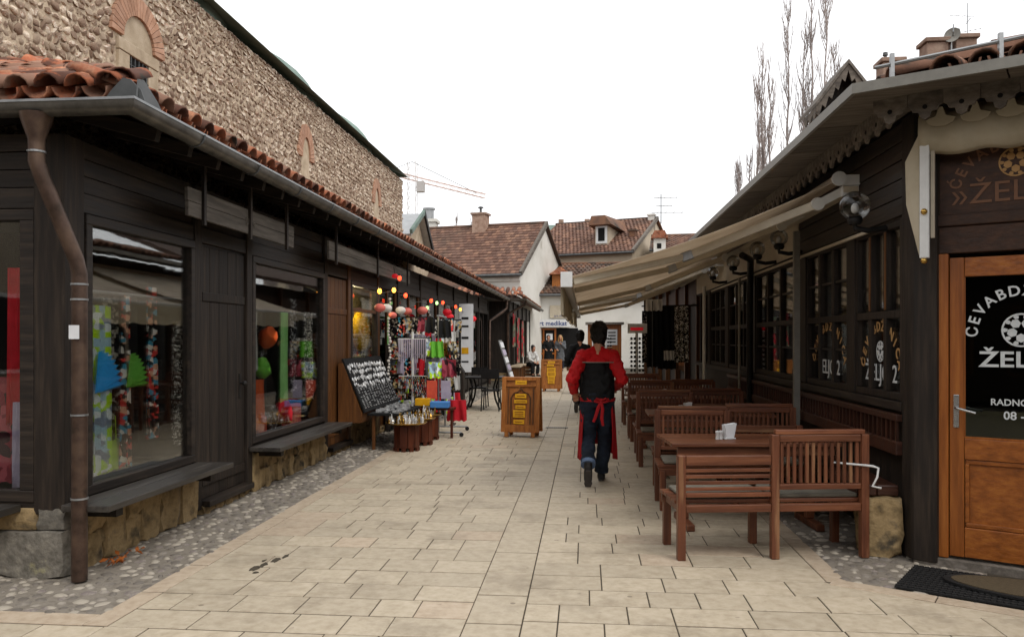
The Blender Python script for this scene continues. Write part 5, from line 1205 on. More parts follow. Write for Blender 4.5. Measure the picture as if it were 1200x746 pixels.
# wheeled clothes rack with bags and hats
t = thing('clothes_rack', 'wheeled metal clothes rack of hats and bags beside the round stools', 'rack', (-2.45, 13.2, 0))
P0 = Vector((-2.45, 13.2, 0))
fr = MB(); fr.tube([(-2.4, 12.9, .06), (-2.4, 12.9, 1.98)], .016, 8); fr.build('upright', 'zinc', t); MB().tube([(-2.45, 13.8, .06), (-2.45, 13.8, 1.98)], .016, 8).build('upright', 'zinc', t)
MB().tube([(-2.4, 12.8, 1.98), (-2.45, 13.9, 1.98)], .014, 8).build('top_rail', 'zinc', t); MB().tube([(-2.62, 12.9, .07), (-2.02, 12.9, .07)], .016, 8).build('base_bar', 'zinc', t); MB().tube([(-2.66, 13.8, .07), (-2.06, 13.8, .07)], .016, 8).build('base_bar', 'zinc', t)
for (x, y) in ((-2.62, 12.9), (-2.02, 12.9), (-2.66, 13.8), (-2.06, 13.8)): MB().lathe([(0, -.015), (.035, -.015), (.035, .015), (0, .015)], 12, 0, frame_M((x, y, .036), (1, 0, 0), (0, 0, 1))).build('castor', 'rubber', t)
for z in (1.45, 1.0, .72): MB().tube([(-2.4, 12.9, z), (-2.45, 13.8, z)], .010, 6).build('cross_rail', 'zinc', t)
items = [(-2.3, 12.9, 1.62, .2, .28, 'black_cloth', 'black cloth hat'), (-2.25, 13.1, 1.5, .18, .22, 'white_cloth', 'white knitted cap'), (-2.5, 12.95, 1.7, .2, .25, 'black_cloth', 'black fringed shawl'), (-2.55, 13.0, 1.72, .18, .2, 'grey_cloth', 'grey felt cap'), (-2.42, 12.85, 1.3, .2, .26, 'green_tulle', 'small green cloth bag'), (-2.18, 13.0, 1.28, .18, .28, 'trinkets', 'bundle of patterned purses'), (-2.32, 13.05, 1.3, .18, .24, 'brass', 'gold embroidered purse'), (-2.45, 12.85, .96, .22, .26, 'scarf_lime', 'pale patterned bag'), (-2.22, 12.86, .98, .22, .28, 'scarf_rose', 'rose patterned bag'), (-2.15, 13.0, 1.0, .18, .36, 'scarf_paisley', 'dark paisley bag'), (-2.5, 12.86, .62, .17, .30, 'card_red', 'red framed card'), (-2.27, 12.86, .62, .16, .30, 'lilac', 'pale blue framed card'), (-2.1, 12.9, .26, .3, .34, 'crimson', 'dark red fringed bag'), (-2.36, 12.95, 1.62, .2, .3, 'scarf_specks', 'speckled cloth cap')]
for i, (x, y, z, w_, h_, mt, lab) in enumerate(items):
    if 'card' in lab: MB().box(x-w_/2, x+w_/2, y-.012, y, z, z+h_).build('framed_card', mt, label=lab+' hanging low on the clothes rack', cat='card', bevel=.006)
    else:
        mb = cloth_mb(w_, h_, folds=2, amp=.03, seed=40+i, taper=1.1, th=.04); xform(mb, frame_M((x, y, z), (1, 0, 0), (0, 0, 1)) @ Matrix(((1, 0, 0, 0), (0, 0, 1, 0), (0, -1, 0, 0), (0, 0, 0, 1)))); mb.build('cloth_bag' if 'bag' in lab or 'purse' in lab else 'knitted_hat', mt, smooth=True, label=lab+' hanging on the wheeled rack', cat='bag' if 'bag' in lab or 'purse' in lab else 'cap')
# blue tray table and yellow boxes
for (x, y, z, w_, d_, h_, mt, lab) in ((-2.32, 12.62, .50, .3, .2, .1, 'paper_blue', 'blue box of small souvenirs on the rear tray'), (-2.62, 12.72, .52, .24, .16, .12, 'yellow_plate', 'yellow box of small souvenirs on the rear tray')):
    MB().box(x-w_/2, x+w_/2, y-d_/2, y+d_/2, z, z+h_).build('souvenir_box', mt, bevel=.01, label=lab, cat='box')
t = thing('side_table', 'low dark table holding the souvenir boxes behind the stools', 'table', (-2.45, 12.7, 0)); MB().box(-2.85, -2.1, 12.6, 12.85, .46, .495).build('top', 'stool_wood', t)
for x in (-2.8, -2.15): MB().box(x-.02, x+.02, 12.7, 12.74, 0, .46).build('leg', 'stool_wood', t)
# carousel of postcards and beads: white pole stands
for (x, y, h, lab) in ((-2.92, 13.3, 1.72, 'white pole stand hung with strings of beads'), (-2.95, 14.3, 1.8, 'grey pole stand hung with dark necklaces')):
    t = thing('bead_stand', lab, 'display stand', (x, y, 0)); MB().tube([(x, y, 0), (x, y, h)], .022, 8).build('pole', 'white', t); MB().lathe([(0, 0), (.18, 0), (.18, .03), (0, .05)], 14, 0, Matrix.Translation((x, y, 0))).build('base', 'iron', t)
    for z in (h-.12, h-.75):
        MB().tube([(x-.24, y, z), (x+.24, y, z)], .01, 6).build('arm', 'white', t)
        sb = MB()
        for k in range(14): xx = x-.23+k*.035; sb.tube([(xx, y-.02, z), (xx+.004, y-.03, z-.2), (xx, y-.025, z-rj.uniform(.3, .42))], .010, 5)
        sb.build('bead_strings', 'trinkets' if z < 1.2 else 'lilac', t, kind='stuff')
# racks of small goods against the farther shop fronts
for (y0, y1, z0, z1, mt, lab) in ((13.5, 14.5, .5, 1.5, 'trinkets', 'shelf of mixed copper trinkets outside the shop past the lit window'), (15.0, 16.5, .4, 1.7, 'scarf_specks', 'panel of dark jewellery outside the shop behind the clothes rack'), (17.2, 18.4, .4, 1.6, 'trinkets', 'shelf of mixed souvenirs outside the shop near the dark table')):
    t = thing('goods_rack', lab, 'rack', (WX+.15, (y0+y1)/2, 0))
    MB().box(WX+.06, WX+.10, y0, y1, 0, z1).build('back_panel', 'black_wood', t)
    for k in range(4):
        z = z0+(z1-z0)*k/4; MB().box(WX+.1, WX+.32, y0, y1, z-.02, z).build('shelf', 'black_wood_y', t)
        gm = MB(); y = y0+.04
        while y < y1-.05: s = rj.uniform(.03, .06); h = rj.uniform(.08, (z1-z0)/4-.04); gm.box(WX+.13, WX+.13+rj.uniform(.06, .16), y, y+s, z, z+h); y += s+.02
        gm.build('goods', mt, t, kind='stuff')
# white cat-sized figures, picture frame on the post
t = thing('picture_frame', 'thin pale picture frame hanging on the brown shop post', 'frame', (WX+.05, 14.0, 1.3))
for a in ((13.7, 13.74, 1.35, 2.0), (14.26, 14.3, 1.35, 2.0), (13.74, 14.26, 1.96, 2.0), (13.74, 14.26, 1.35, 1.39)): MB().box(WX+.04, WX+.06, *a).build('frame_side', 'mint', t)
# string of lanterns and bulbs
cord = MB(); P = [(-3.12, 10.9+k*.6, 2.34-.06*math.sin(k*1.3)) for k in range(18)]; cord.tube(P, .006, 5); cord.build('lantern_cord', 'iron', label='dark cord strung under the eaves holding the lanterns', cat='cord')
lan = [(11.75, 2.07, .10, 'lantern_pink'), (12.15, 2.08, .10, 'lantern_white'), (12.55, 1.98, .08, 'lantern_pink'), (13.1, 2.08, .10, 'lantern_white'), (13.6, 2.08, .10, 'lantern_pink'), (14.9, 2.14, .12, 'lantern_pink'), (17.6, 2.2, .12, 'lantern_red'), (17.9, 2.1, .12, 'lantern_red'), (20.4, 2.2, .14, 'lantern_red'), (21.6, 2.15, .13, 'lantern_red'), (12.7, 2.62, .06, 'lantern_red')]
for (y, z, r, mt) in lan:
    r *= .85; t = thing('paper_lantern', {'lantern_pink': 'pink ribbed paper lantern under the left eaves', 'lantern_white': 'white ribbed paper lantern under the left eaves', 'lantern_red': 'glowing red paper lantern under the left eaves'}[mt], 'lantern', (-3.08, y, z-r), 0, 'paper lanterns under the left eaves')
    prof = [(r*math.sin(math.pi*(.08+.84*i/14))*(1+.04*(i % 2)), -.75*r*math.cos(math.pi*(.08+.84*i/14))) for i in range(15)]
    MB().lathe(prof, 14, 0, Matrix.Translation((-3.08, y, z))).build('shade', mt, t, smooth=True); MB().tube([(-3.08, y, z+.7*r), (-3.1, y, z+.75*r+.12)], .004, 5).build('string', 'iron', t)
for (y, z, mt) in ((11.62, 2.31, 'bulb_amber'), (12.51, 2.38, 'bulb_amber'), (13.34, 2.34, 'bulb_red'), (15.6, 2.36, 'bulb_red'), (16.2, 2.34, 'bulb_green'), (16.9, 2.38, 'bulb_red'), (18.6, 2.36, 'bulb_red'), (19.3, 2.32, 'bulb_amber'), (15.2, 2.2, 'bulb_green'), (12.9, 2.6, 'bulb_red')):
    t = thing('fairy_bulb', {'bulb_amber': 'small glowing amber bulb among the lanterns', 'bulb_red': 'small glowing red bulb among the lanterns', 'bulb_green': 'small glowing green bulb among the lanterns'}[mt], 'bulb', (-3.05, y, z), 0, 'coloured bulbs on the lantern cord')
    MB().sphere((-3.05, y, z), .032, 10, 8, 0, (1, 1, 1.3)).build('glass', mt, t, smooth=True); MB().tube([(-3.05, y, z+.03), (-3.06, y, z+.07)], .014, 6).build('socket', 'iron', t)
# white vertical banner
t = thing('vertical_banner', 'tall white banner with dark marks hanging outside the far shops', 'banner', (-3.05, 20.2, .7)); MB().box(-3.22, -2.86, 20.2, 20.22, .75, 2.5).build('sheet', 'paper', t); MB().tube([(-3.24, 20.21, 2.5), (-2.84, 20.21, 2.5)], .012, 6).build('rod', 'zinc', t)
for k, (z, h, mt) in enumerate(((2.1, .06, 'iron'), (1.9, .05, 'iron'), (1.6, .06, 'iron'), (1.22, .16, 'yellow_plate'), (1.0, .04, 'iron'))): MB().box(-3.16, -2.98, 20.194, 20.199, z, z+h).build('mark', mt, t)
# dark table with curved legs, dark pillar box
t = thing('iron_table', 'dark table with splayed curved legs outside the far shops', 'table', (-2.35, 18.2, 0))
MB().box(-2.75, -1.88, 17.8, 18.6, .70, .74).build('top', 'iron', t, bevel=.008)
for sx in (-1, 1):
    for sy in (-1, 1):
        cx, cy = -2.31+sx*.3, 18.2+sy*.3; MB().tube([(cx, cy, .70), (cx-sx*.06, cy, .5), (cx-sx*.02, cy, .25), (cx+sx*.08, cy, .0)], .022, 7).build('leg', 'iron', t, smooth=True)
m = rock_mb(rj, 2, .3); 
for k, (x, y) in enumerate(((-2.5, 18.0), (-2.1, 18.3))):
    tt = thing('chair', 'dark spindly chair pushed in at the iron table, %s' % ('by the shop' if k == 0 else 'on the street side'), 'chair', (x, y+.5-k*.9, 0)); yy = y+.6-k*1.2
    MB().box(x-.2, x+.2, yy-.2, yy+.2, .44, .47).build('seat', 'iron', tt)
    for sx in (-1, 1):
        for sy in (-1, 1): MB().tube([(x+sx*.18, yy+sy*.18, .44), (x+sx*.2, yy+sy*.22, 0)], .014, 6).build('leg', 'iron', tt)
    MB().box(x-.2, x+.2, yy+.19-k*.4, yy+.21-k*.4, .75, .93).build('back_rail', 'iron', tt)
    for sx in (-1, 1): MB().tube([(x+sx*.19, yy+.2-k*.4, .44), (x+sx*.19, yy+.2-k*.4, .93)], .014, 6).build('back_post', 'iron', tt)
t = thing('wooden_obelisk', 'dark wooden bollard box with a pointed top beside the clothes rack', 'bollard', (-2.72, 17.0, 0)); MB().box(-2.86, -2.6, 16.88, 17.12, 0, .9).build('body', 'black_wood', t, bevel=.01); MB().add([(-2.86, 16.88, .9), (-2.6, 16.88, .9), (-2.6, 17.12, .9), (-2.86, 17.12, .9), (-2.73, 17, 1.12)], [(0, 1, 4), (1, 2, 4), (2, 3, 4), (3, 0, 4)]).build('cap', 'black_wood', t)
# grey leaning card rack
t = thing('card_rack', 'pale leaning postcard rack standing outside the far shops', 'rack', (-2.55, 25, 0))
M = frame_M((-2.75, 25, 1.55), (0, 1, 0), Vector((-.32, 0, 1)).normalized())
MB().box(-.02, .9, -1.6, .0, 0, .03, 0, M).build('panel', 'zinc', t)
for k in range(6): MB().box(0, .88, -1.5+k*.25, -1.32+k*.25, .03, .05, 0, M).build('card_row', 'paper' if k % 2 else 'lilac', t)

# ================================================================== A-boards
def aboard(x, y, rz, lab, plates, arch):
    t = thing('sandwich_board', lab, 'sign board', (x, y, 0), rz, 'wooden sandwich boards in the street'); k = dict(local=True)
    for s in (-1, 1):
        M = Matrix.Rotation(R(7)*s, 4, 'X'); M.translation = Vector((0, s*.13, .08)); M = M if s < 0 else M @ Matrix.Rotation(math.pi, 4, 'Z')
        p = MB().box(-.31, .31, -.006, .012, 0, .90, 0, M).build('panel', 'board_wood', t, **k)
        for a in ((-.32, -.25, 0, .9), (.25, .32, 0, .9), (-.25, .25, 0, .12), (-.25, .25, .84, .9), (-.25, .25, .74, .78)): MB().box(a[0], a[1], -.03, -.007, a[2], a[3], 0, M).build('frame_bar', 'board_wood', p, bevel=.005, **k)
        for xx in (-.25, .19): MB().box(xx, xx+.06, -.06, 0, -.075, .0, 0, M).build('foot', 'board_wood', p, **k)
        if s < 0:
            if arch:
                q = [(-.16, .13), (-.16, .56), (-.12, .63), (-.04, .66), (0, .72), (.04, .66), (.12, .63), (.16, .56), (.16, .13)]; m = MB()
                for i in range(len(q)-1): m.beam((q[i][0], -.02, q[i][1]), (q[i+1][0], -.02, q[i+1][1]), .02, .02, 0, (0, 1, 0))
                xform(m, M); m.build('arch_moulding', 'door_brown', p, **k)
                for xx in (-.22, .2): MB().box(xx, xx+.02, -.022, -.007, .14, .73, 0, M).build('stile', 'door_brown', p, **k)
            for (cx, cz, w_, h_) in plates:
                q = MB().box(cx-w_/2, cx+w_/2, -.032, -.02, cz-h_/2, cz+h_/2, 0, M).build('plate', 'yellow_plate', p, bevel=.004, **k)
                for z in ([0] if h_ < .09 else [-.03, .0, .03]): MB().box(cx-w_*.36, cx+w_*.36, -.0335, -.0325, cz+z-.006, cz+z+.006, 0, M).build('line', 'plate_mark', q, **k)
    MB().tube([(-.2, 0, .96), (.2, 0, .96)], .012, 6).build('hinge', 'iron', t, **k)
aboard(-1.04, 13.05, R(-8), 'wooden sandwich board with arched moulding and yellow name plates in mid street', [(0, .81, .19, .07), (0, .59, .19, .07), (0, .50, .22, .06), (0, .41, .17, .06), (-.02, .30, .20, .12), (-.02, .17, .18, .07)], True)
aboard(-1.03, 24.4, R(-4), 'smaller looking wooden sandwich board farther down the street with rounded yellow plates', [(0, .81, .22, .07), (-.03, .71, .22, .07), (0, .58, .26, .13), (.0, .45, .28, .13), (0, .32, .22, .13), (0, .2, .2, .1)], False)

# ================================================================== people
def person(label, loc, rz, J, outfit, hair, voxel=.012, apron=False, longhair=False, coat=False, group=None):
    t = thing('person', label, 'person', loc, rz, group); V = Vector; k = dict(local=True)
    def finish(o, vx, it=6, fold=None):
        m = o.modifiers.new('remesh', 'REMESH'); m.mode = 'VOXEL'; m.voxel_size = vx; m.use_smooth_shade = True
        m = o.modifiers.new('smooth', 'SMOOTH'); m.factor = .5; m.iterations = it
        if fold:
            tx = bpy.data.textures.new('folds', 'CLOUDS'); tx.noise_scale = fold[0]; tx.noise_depth = 2; m = o.modifiers.new('folds', 'DISPLACE'); m.texture = tx; m.strength = fold[1]; m.mid_level = .5; m.texture_coords = 'LOCAL'
        return o
    J = {a: V(b) for a, b in J.items()}
    b = MB(); h = J['head']; f = J.get('face', V((0, 1, 0))).normalized(); rt = f.cross(V((0, 0, 1))).normalized()
    Mh = Matrix((rt, f, V((0, 0, 1)))).transposed().to_4x4(); Mh.translation = h
    def sp(c, r, sq, mb=b): 
        q = MB().sphere((0, 0, 0), r, 16, 12, 0, sq); mb.add(q.v, q.f, 0, Mh @ Matrix.Translation(c))
    sp((0, -.005, .02), .103, (.80, 1.0, 1.08)); sp((0, .02, -.05), .075, (.82, 1.0, .95)); sp((0, .05, -.088), .035, (1, .9, .7))
    sp((0, .098, -.02), .017, (.9, 1.2, 1.5)); sp((0, .088, -.062), .018, (1.6, .7, .5))
    for s in (-1, 1): sp((s*.078, -.005, -.012), .022, (.4, .8, 1.3)); sp((s*.03, .085, .022), .018, (1.3, .6, .5))
    b.tube([h+V((0, -.02, -.06)), J['neck'], J['chest']+V((0, 0, .08))], [.052, .055, .09], 14)
    b.tube([J['pel'], (J['pel']+J['chest'])/2, J['chest'], J['neck']-V((0, 0, .06))], [.145, .135, .155, .09], 18, sy=.68)
    for s in 'LR':
        b.tube([J['s'+s], J['e'+s], J['w'+s]], [.05, .042, .028], 12); b.tube([J['neck']-V((0, 0, .06)), J['s'+s]], [.06, .055], 12)
        b.tube([J['h'+s], J['k'+s], J['a'+s]], [.085, .056, .04], 14); b.tube([J['a'+s], J['t'+s]], [.042, .03], 10)
        d = (J['w'+s]-J['e'+s]).normalized(); sd_ = d.cross(V((0, 0, 1))); sd_ = sd_.normalized() if sd_.length > .05 else V((1, 0, 0)); up = sd_.cross(d)
        w_ = J['w'+s]; b.tube([w_-d*.02, w_+d*.03, w_+d*.085], [.024, .036, .036], 10, sy=.55)
        for q, L in ((-.027, .055), (-.009, .068), (.009, .063), (.027, .048)):
            p0 = w_+d*.08+sd_*q; b.tube([p0, p0+d*L*.55, p0+d*L*.9-up*.018, p0+d*L-up*.035], [.0095, .009, .0085, .007], 8)
        b.tube([w_+d*.025+sd_*.03, w_+d*.05+sd_*.058-up*.008, w_+d*.08+sd_*.062-up*.02], [.012, .0105, .009], 8)
    body = finish(b.build('body', 'skin', t, **k), voxel*.6, 4)
    for s in (-1, 1):
        e = MB().sphere((0, 0, 0), .011, 10, 8); e2 = MB(); e2.add(e.v, e.f, 0, Mh @ Matrix.Translation((s*.03, .089, .006))); e2.build('eye', 'shoe', t, smooth=True, **k)
    # hair
    hb = MB(); sp((0, -.022, .038), .112, (.88, .98, 1.0), hb); sp((0, -.05, -.03), .092, (.95, .75, 1.05), hb); sp((0, -.045, -.10), .06, (1, .7, .9), hb)
    for s in (-1, 1): sp((s*.075, -.02, -.03), .03, (.6, 1, 1.3), hb)
    if longhair:
        for s in (-1, 1): hb.tube([Mh @ V((s*.06, -.01, .06)), Mh @ V((s*.085, 0, -.02)), Mh @ V((s*.09, .01, -.14)), Mh @ V((s*.075, .03, -.24))], [.04, .045, .045, .02], 10)
        sp((0, -.06, -.1), .09, (1, .6, 1.3), hb)
    finish(hb.build('hair', hair, t, **k), voxel*.7, 2, (.03, .028))
    # jacket
    jk = MB(); lo = .42 if coat else 0; slv = {}
    jk.tube([J['pel']+V((0, 0, -.02-lo)), J['pel']+V((0, 0, .06)), (J['pel']+J['chest'])/2+V((0, 0, .02)), J['chest']-V((0, 0, .04)), J['chest']+V((0, 0, .06)), J['neck']-V((0, 0, .075)), J['neck']-V((0, 0, .02)), J['neck']+V((0, -.005, .02))], [.19+.06*bool(coat), .187, .185, .19, .18, .125, .08, .074], 22, sy=.68)
    for s in 'LR':
        mid = (J['s'+s]+J['e'+s])/2; m2 = (J['e'+s]+J['w'+s])/2; body_jk = jk; slv[s] = MB()
        sq = MB().sphere(tuple(J['s'+s]), .078, 14, 10); jk.add(sq.v, sq.f); jk.tube([J['neck']-V((0, 0, .06)), (J['neck']-V((0, 0, .075))+J['s'+s])/2+V((0, 0, .005)), J['s'+s]], [.07, .076, .078], 14)
        jk = slv[s] if apron else jk; sq = MB().sphere(tuple(J['s'+s]), .079, 14, 10); jk.add(sq.v, sq.f); jk.tube([J['s'+s], mid, J['e'+s], m2, J['w'+s]-(J['w'+s]-J['e'+s])*.04], [.078, .075, .068, .062, .05], 14)
        sq = MB().sphere(tuple(J['e'+s]), .068, 12, 8); jk.add(sq.v, sq.f); jk = body_jk
        if apron: finish(slv[s].build('sleeve', 'red_cloth', t, **k), voxel, 8, (.08, .05))
    finish(jk.build('jacket', outfit['jacket'], t, **k), voxel, 10, (.10, .045))
    # trousers
    tr = MB(); tr.tube([J['pel']+V((0, 0, .08)), J['pel'], J['pel']-V((0, 0, .09))], [.17, .182, .16], 20, sy=.72)
    for s in 'LR':
        m1 = (J['h'+s]+J['k'+s])/2; m2 = (J['k'+s]+J['a'+s])/2
        tr.tube([J['h'+s]+V((0, 0, .02)), m1, J['k'+s], m2, J['a'+s]+(J['k'+s]-J['a'+s])*.06], [.105, .093, .078, .076, .074], 14)
    finish(tr.build('trousers', outfit['trousers'], t, **k), voxel, 5, (.09, .045))
    for s in 'LR':
        a, to = J['a'+s], J['t'+s]; d = (to-a); fw = V((d.x, d.y, 0)); 
        sh = MB(); heel = a-d.normalized()*.0+V((0, 0, -.045 if abs(d.z) < .12 else -.02))
        bk = heel-fw.normalized()*.05
        sh.tube([bk, heel, (heel+to)/2+V((0, 0, .0)), to, to+d.normalized()*.06], [.036, .045, .048, .045, .02], 12, sy=.8); sh.tube([a+V((0, 0, .05)), heel], [.045, .045], 12)
        so = finish(sh.build('shoe', 'shoe', t, **k), .01, 3)
        ln = (to+d.normalized()*.05)-bk; dn = ln.normalized(); sx_ = V((1, 0, 0)); nn_ = sx_.cross(dn).normalized(); nn_ = -nn_ if nn_.z > 0 else nn_
        pf = [(-.028, 0), (.028, 0), (.036, .3), (.03, .55), (.044, .8), (.03, 1.0), (-.03, 1.0), (-.044, .8), (-.03, .55), (-.036, .3)]
        Ms = Matrix((sx_, dn, sx_.cross(dn))).transposed().to_4x4(); Ms.translation = bk+nn_*.030
        MB().prism([(a_, b2*ln.length) for a_, b2 in pf], -.007, .007, Ms).build('sole', 'sole', so, bevel=.003, **k)
        if apron:
            dd_ = (J['k'+s]-a).normalized(); MB().tube([a+dd_*.015, a+dd_*.06], .079, 16).build('cuff', 'denim_pale' if s == 'L' else 'denim', t, smooth=True, **k)
    if apron:
        v = []; f_ = []; na, nz = 40, 12; rr_ = random.Random(2)
        for j in range(nz+1):
            q = j/nz; z = .95-.60*q
            for i in range(na+1):
                u = i/na; a = R(-40+254*u)          # wraps the front, open at the back
                rx, ry = .185+.025*q+.018*math.sin(i*1.1+q*3)*q, .14+.055*q+.018*math.sin(i*1.3)*q
                zz = z-(.06*q*math.sin(u*9)+.05*q*(abs(u-.5)*2)**2)
                v.append((rx*math.cos(a), ry*math.sin(a)+.03+.02*q, zz))
        for j in range(nz):
            for i in range(na): a = j*(na+1)+i; f_.append((a, a+1, a+na+2, a+na+1))
        m = MB(); m.add(v, f_); ap = m.build('apron', 'red_apron', t, smooth=True, **k); md = ap.modifiers.new('thick', 'SOLIDIFY'); md.thickness = .006
        bnd = MB(); n = 28
        for i in range(n):
            a0, a1 = 2*math.pi*i/n, 2*math.pi*(i+1)/n; q = [(r_*math.cos(a), r_*math.sin(a)*.72+.015) for r_, a in ((.198, a0), (.198, a1), (.19, a1), (.19, a0))]; bnd.prism(q, .915, .955)
        bnd.build('waistband', 'red_apron', ap, **k)
        kn = MB(); kn.sphere((.03, -.145, .93), .03, 10, 8, 0, (1.2, .7, .8)); kn.tube([(.03, -.16, .93), (.045, -.172, .84), (.035, -.178, .74), (.05, -.175, .66)], [.012, .018, .018, .014], 8, sy=.3); kn.tube([(.03, -.16, .93), (.0, -.17, .86), (-.03, -.175, .76), (-.055, -.175, .70)], [.012, .018, .018, .014], 8, sy=.3)
        for s in (-1, 1): kn.tube([(.03, -.155, .93), (.03+s*.05, -.165, .955), (.03+s*.07, -.165, .92), (.03+s*.02, -.16, .91)], .012, 8)
        kn.build('apron_tie', 'red_apron', ap, smooth=True, **k)
        pp = MB(); n = 30
        P = []
        for i in range(15):
            x = -.168+.336*i/14; P.append((x, -.128*math.sqrt(max(.05, 1-(x/.215)**2))-.006, 1.345))
        pp.tube(P, .006, 6); pp.build('piping', 'grey_pole', t, **k)
    return t
walk = dict(pel=(0, 0, .94), chest=(0, .03, 1.30), neck=(0, .02, 1.50), head=(.015, .075, 1.655), sL=(-.165, .0, 1.41), eL=(-.285, -.06, 1.16), wL=(-.25, .15, 1.00), sR=(.165, .0, 1.41), eR=(.265, -.04, 1.16), wR=(.22, .19, 1.06),
            hL=(-.09, 0, .90), kL=(-.10, .03, .50), aL=(-.115, -.27, .235), tL=(-.115, -.235, .075), hR=(.09, 0, .90), kR=(.085, .13, .49), aR=(.05, .20, .09), tR=(.06, .36, .045))
person('man in a red and black jacket and red apron walking away down the street', (.135, 8.86, 0), R(2), walk, dict(jacket='jacket', trousers='denim'), 'hair_black', .011, apron=True)
stand = dict(pel=(0, 0, .94), chest=(0, .02, 1.30), neck=(0, .02, 1.50), head=(0, .05, 1.66), sL=(-.19, .0, 1.43), eL=(-.25, .0, 1.15), wL=(-.15, .18, 1.08), sR=(.19, 0, 1.43), eR=(.25, 0, 1.15), wR=(.15, .18, 1.08),
             hL=(-.09, 0, .90), kL=(-.10, .03, .49), aL=(-.10, -.02, .08), tL=(-.11, .15, .04), hR=(.09, 0, .90), kR=(.10, .03, .49), aR=(.10, -.02, .08), tR=(.11, .15, .04))
person('person in a black coat standing with hands joined near the end shop', (-1.86, 40.2, 0), R(186), stand, dict(jacket='black_cloth', trousers='black_cloth'), 'hair_black', .018, coat=True)
person('person with long fair hair in a dark grey coat beside the black coated one', (-1.25, 40.0, 0), R(176), dict(stand, eL=(-.24, .06, 1.15), wL=(-.06, .2, 1.35)), dict(jacket='grey_cloth', trousers='denim'), 'hair_blond', .018, longhair=True, coat=True)
person('person in a dark jacket walking away, partly hidden by the aproned man', (-.12, 17.5, 0), R(8), walk, dict(jacket='black_cloth', trousers='black_cloth'), 'hair_black', .016)
sit = dict(pel=(0, -.05, .52), chest=(0, .10, .86), neck=(0, .16, 1.05), head=(0, .24, 1.19), face=(0, 1, -.3), sL=(-.18, .13, .99), eL=(-.22, .26, .74), wL=(-.10, .42, .62), sR=(.18, .13, .99), eR=(.22, .26, .74), wR=(.10, .42, .62),
           hL=(-.09, -.03, .50), kL=(-.14, .38, .50), aL=(-.13, .34, .08), tL=(-.14, .50, .04), hR=(.09, -.03, .50), kR=(.14, .38, .50), aR=(.13, .34, .08), tR=(.14, .50, .04))
person('person in a white top and dark trousers sitting hunched on a crate', (-2.38, 34.4, 0), R(-140), sit, dict(jacket='white_cloth', trousers='black_cloth'), 'hair_black', .016)
t = thing('wooden_crate', 'small wooden crate under the hunched seated person', 'crate', (-2.4, 34.45, 0))
for z in (.02, .16, .30): 
    for (a, b_, c, d_) in ((-2.62, -2.18, 34.22, 34.24), (-2.62, -2.18, 34.66, 34.68), (-2.62, -2.60, 34.24, 34.66), (-2.20, -2.18, 34.24, 34.66)): MB().box(a, b_, c, d_, z, z+.1).build('slat', 'door_brown', t)
MB().box(-2.63, -2.17, 34.21, 34.69, .405, .43).build('lid', 'door_brown', t)

# ================================================================== farther buildings
def tiled_slope(par, x0, x1, y0, z0, y1, z1, course, tw, mt, name='roof_tiles', seed=1, hump=.0):
    """slope with stepped courses of separate tiles, local coordinates"""
    rr_ = random.Random(seed); L = math.hypot(y1-y0, z1-z0); d = Vector((0, y1-y0, z1-z0))/L; nrm = Vector((0, -d.z, d.y)); n = int(L/course); mb = MB()
    for i in range(n):
        a = i*L/n; x = x0-(tw/2 if i % 2 else 0)
        while x < x1:
            xa, xb = max(x0, x)+.006, min(x1, x+tw)-.006; x += tw
            if xb-xa < .03: continue
            p = Vector((0, y0, z0))+d*a; q = p+d*(L/n+.06); h0 = .05+rr_.uniform(-.008, .012); h1 = .015
            if hump:
                m = 4; v = []
                for (c, h) in ((p, h0), (q, h1)):
                    for j in range(m+1):
                        s = j/m; v.append(tuple(c+Vector((xa+(xb-xa)*s, 0, 0))+nrm*(h+hump*math.sin(math.pi*s))))
                v += [tuple(p+Vector((xa, 0, 0))), tuple(p+Vector((xb, 0, 0)))]
                mb.add(v, [(j, j+1, m+2+j, m+1+j) for j in range(m)]+[tuple([2*m+2]+list(range(m+1))+[2*m+3])])
            else:
                v = [p+Vector((xa, 0, 0)), p+Vector((xb, 0, 0)), p+Vector((xb, 0, 0))+nrm*h0, p+Vector((xa, 0, 0))+nrm*h0, q+Vector((xb, 0, 0))+nrm*h1, q+Vector((xa, 0, 0))+nrm*h1]
                mb.add([tuple(u) for u in v], [(0, 1, 2, 3), (3, 2, 4, 5)])
    return mb.build(name, mt, par, kind='stuff', local=True)
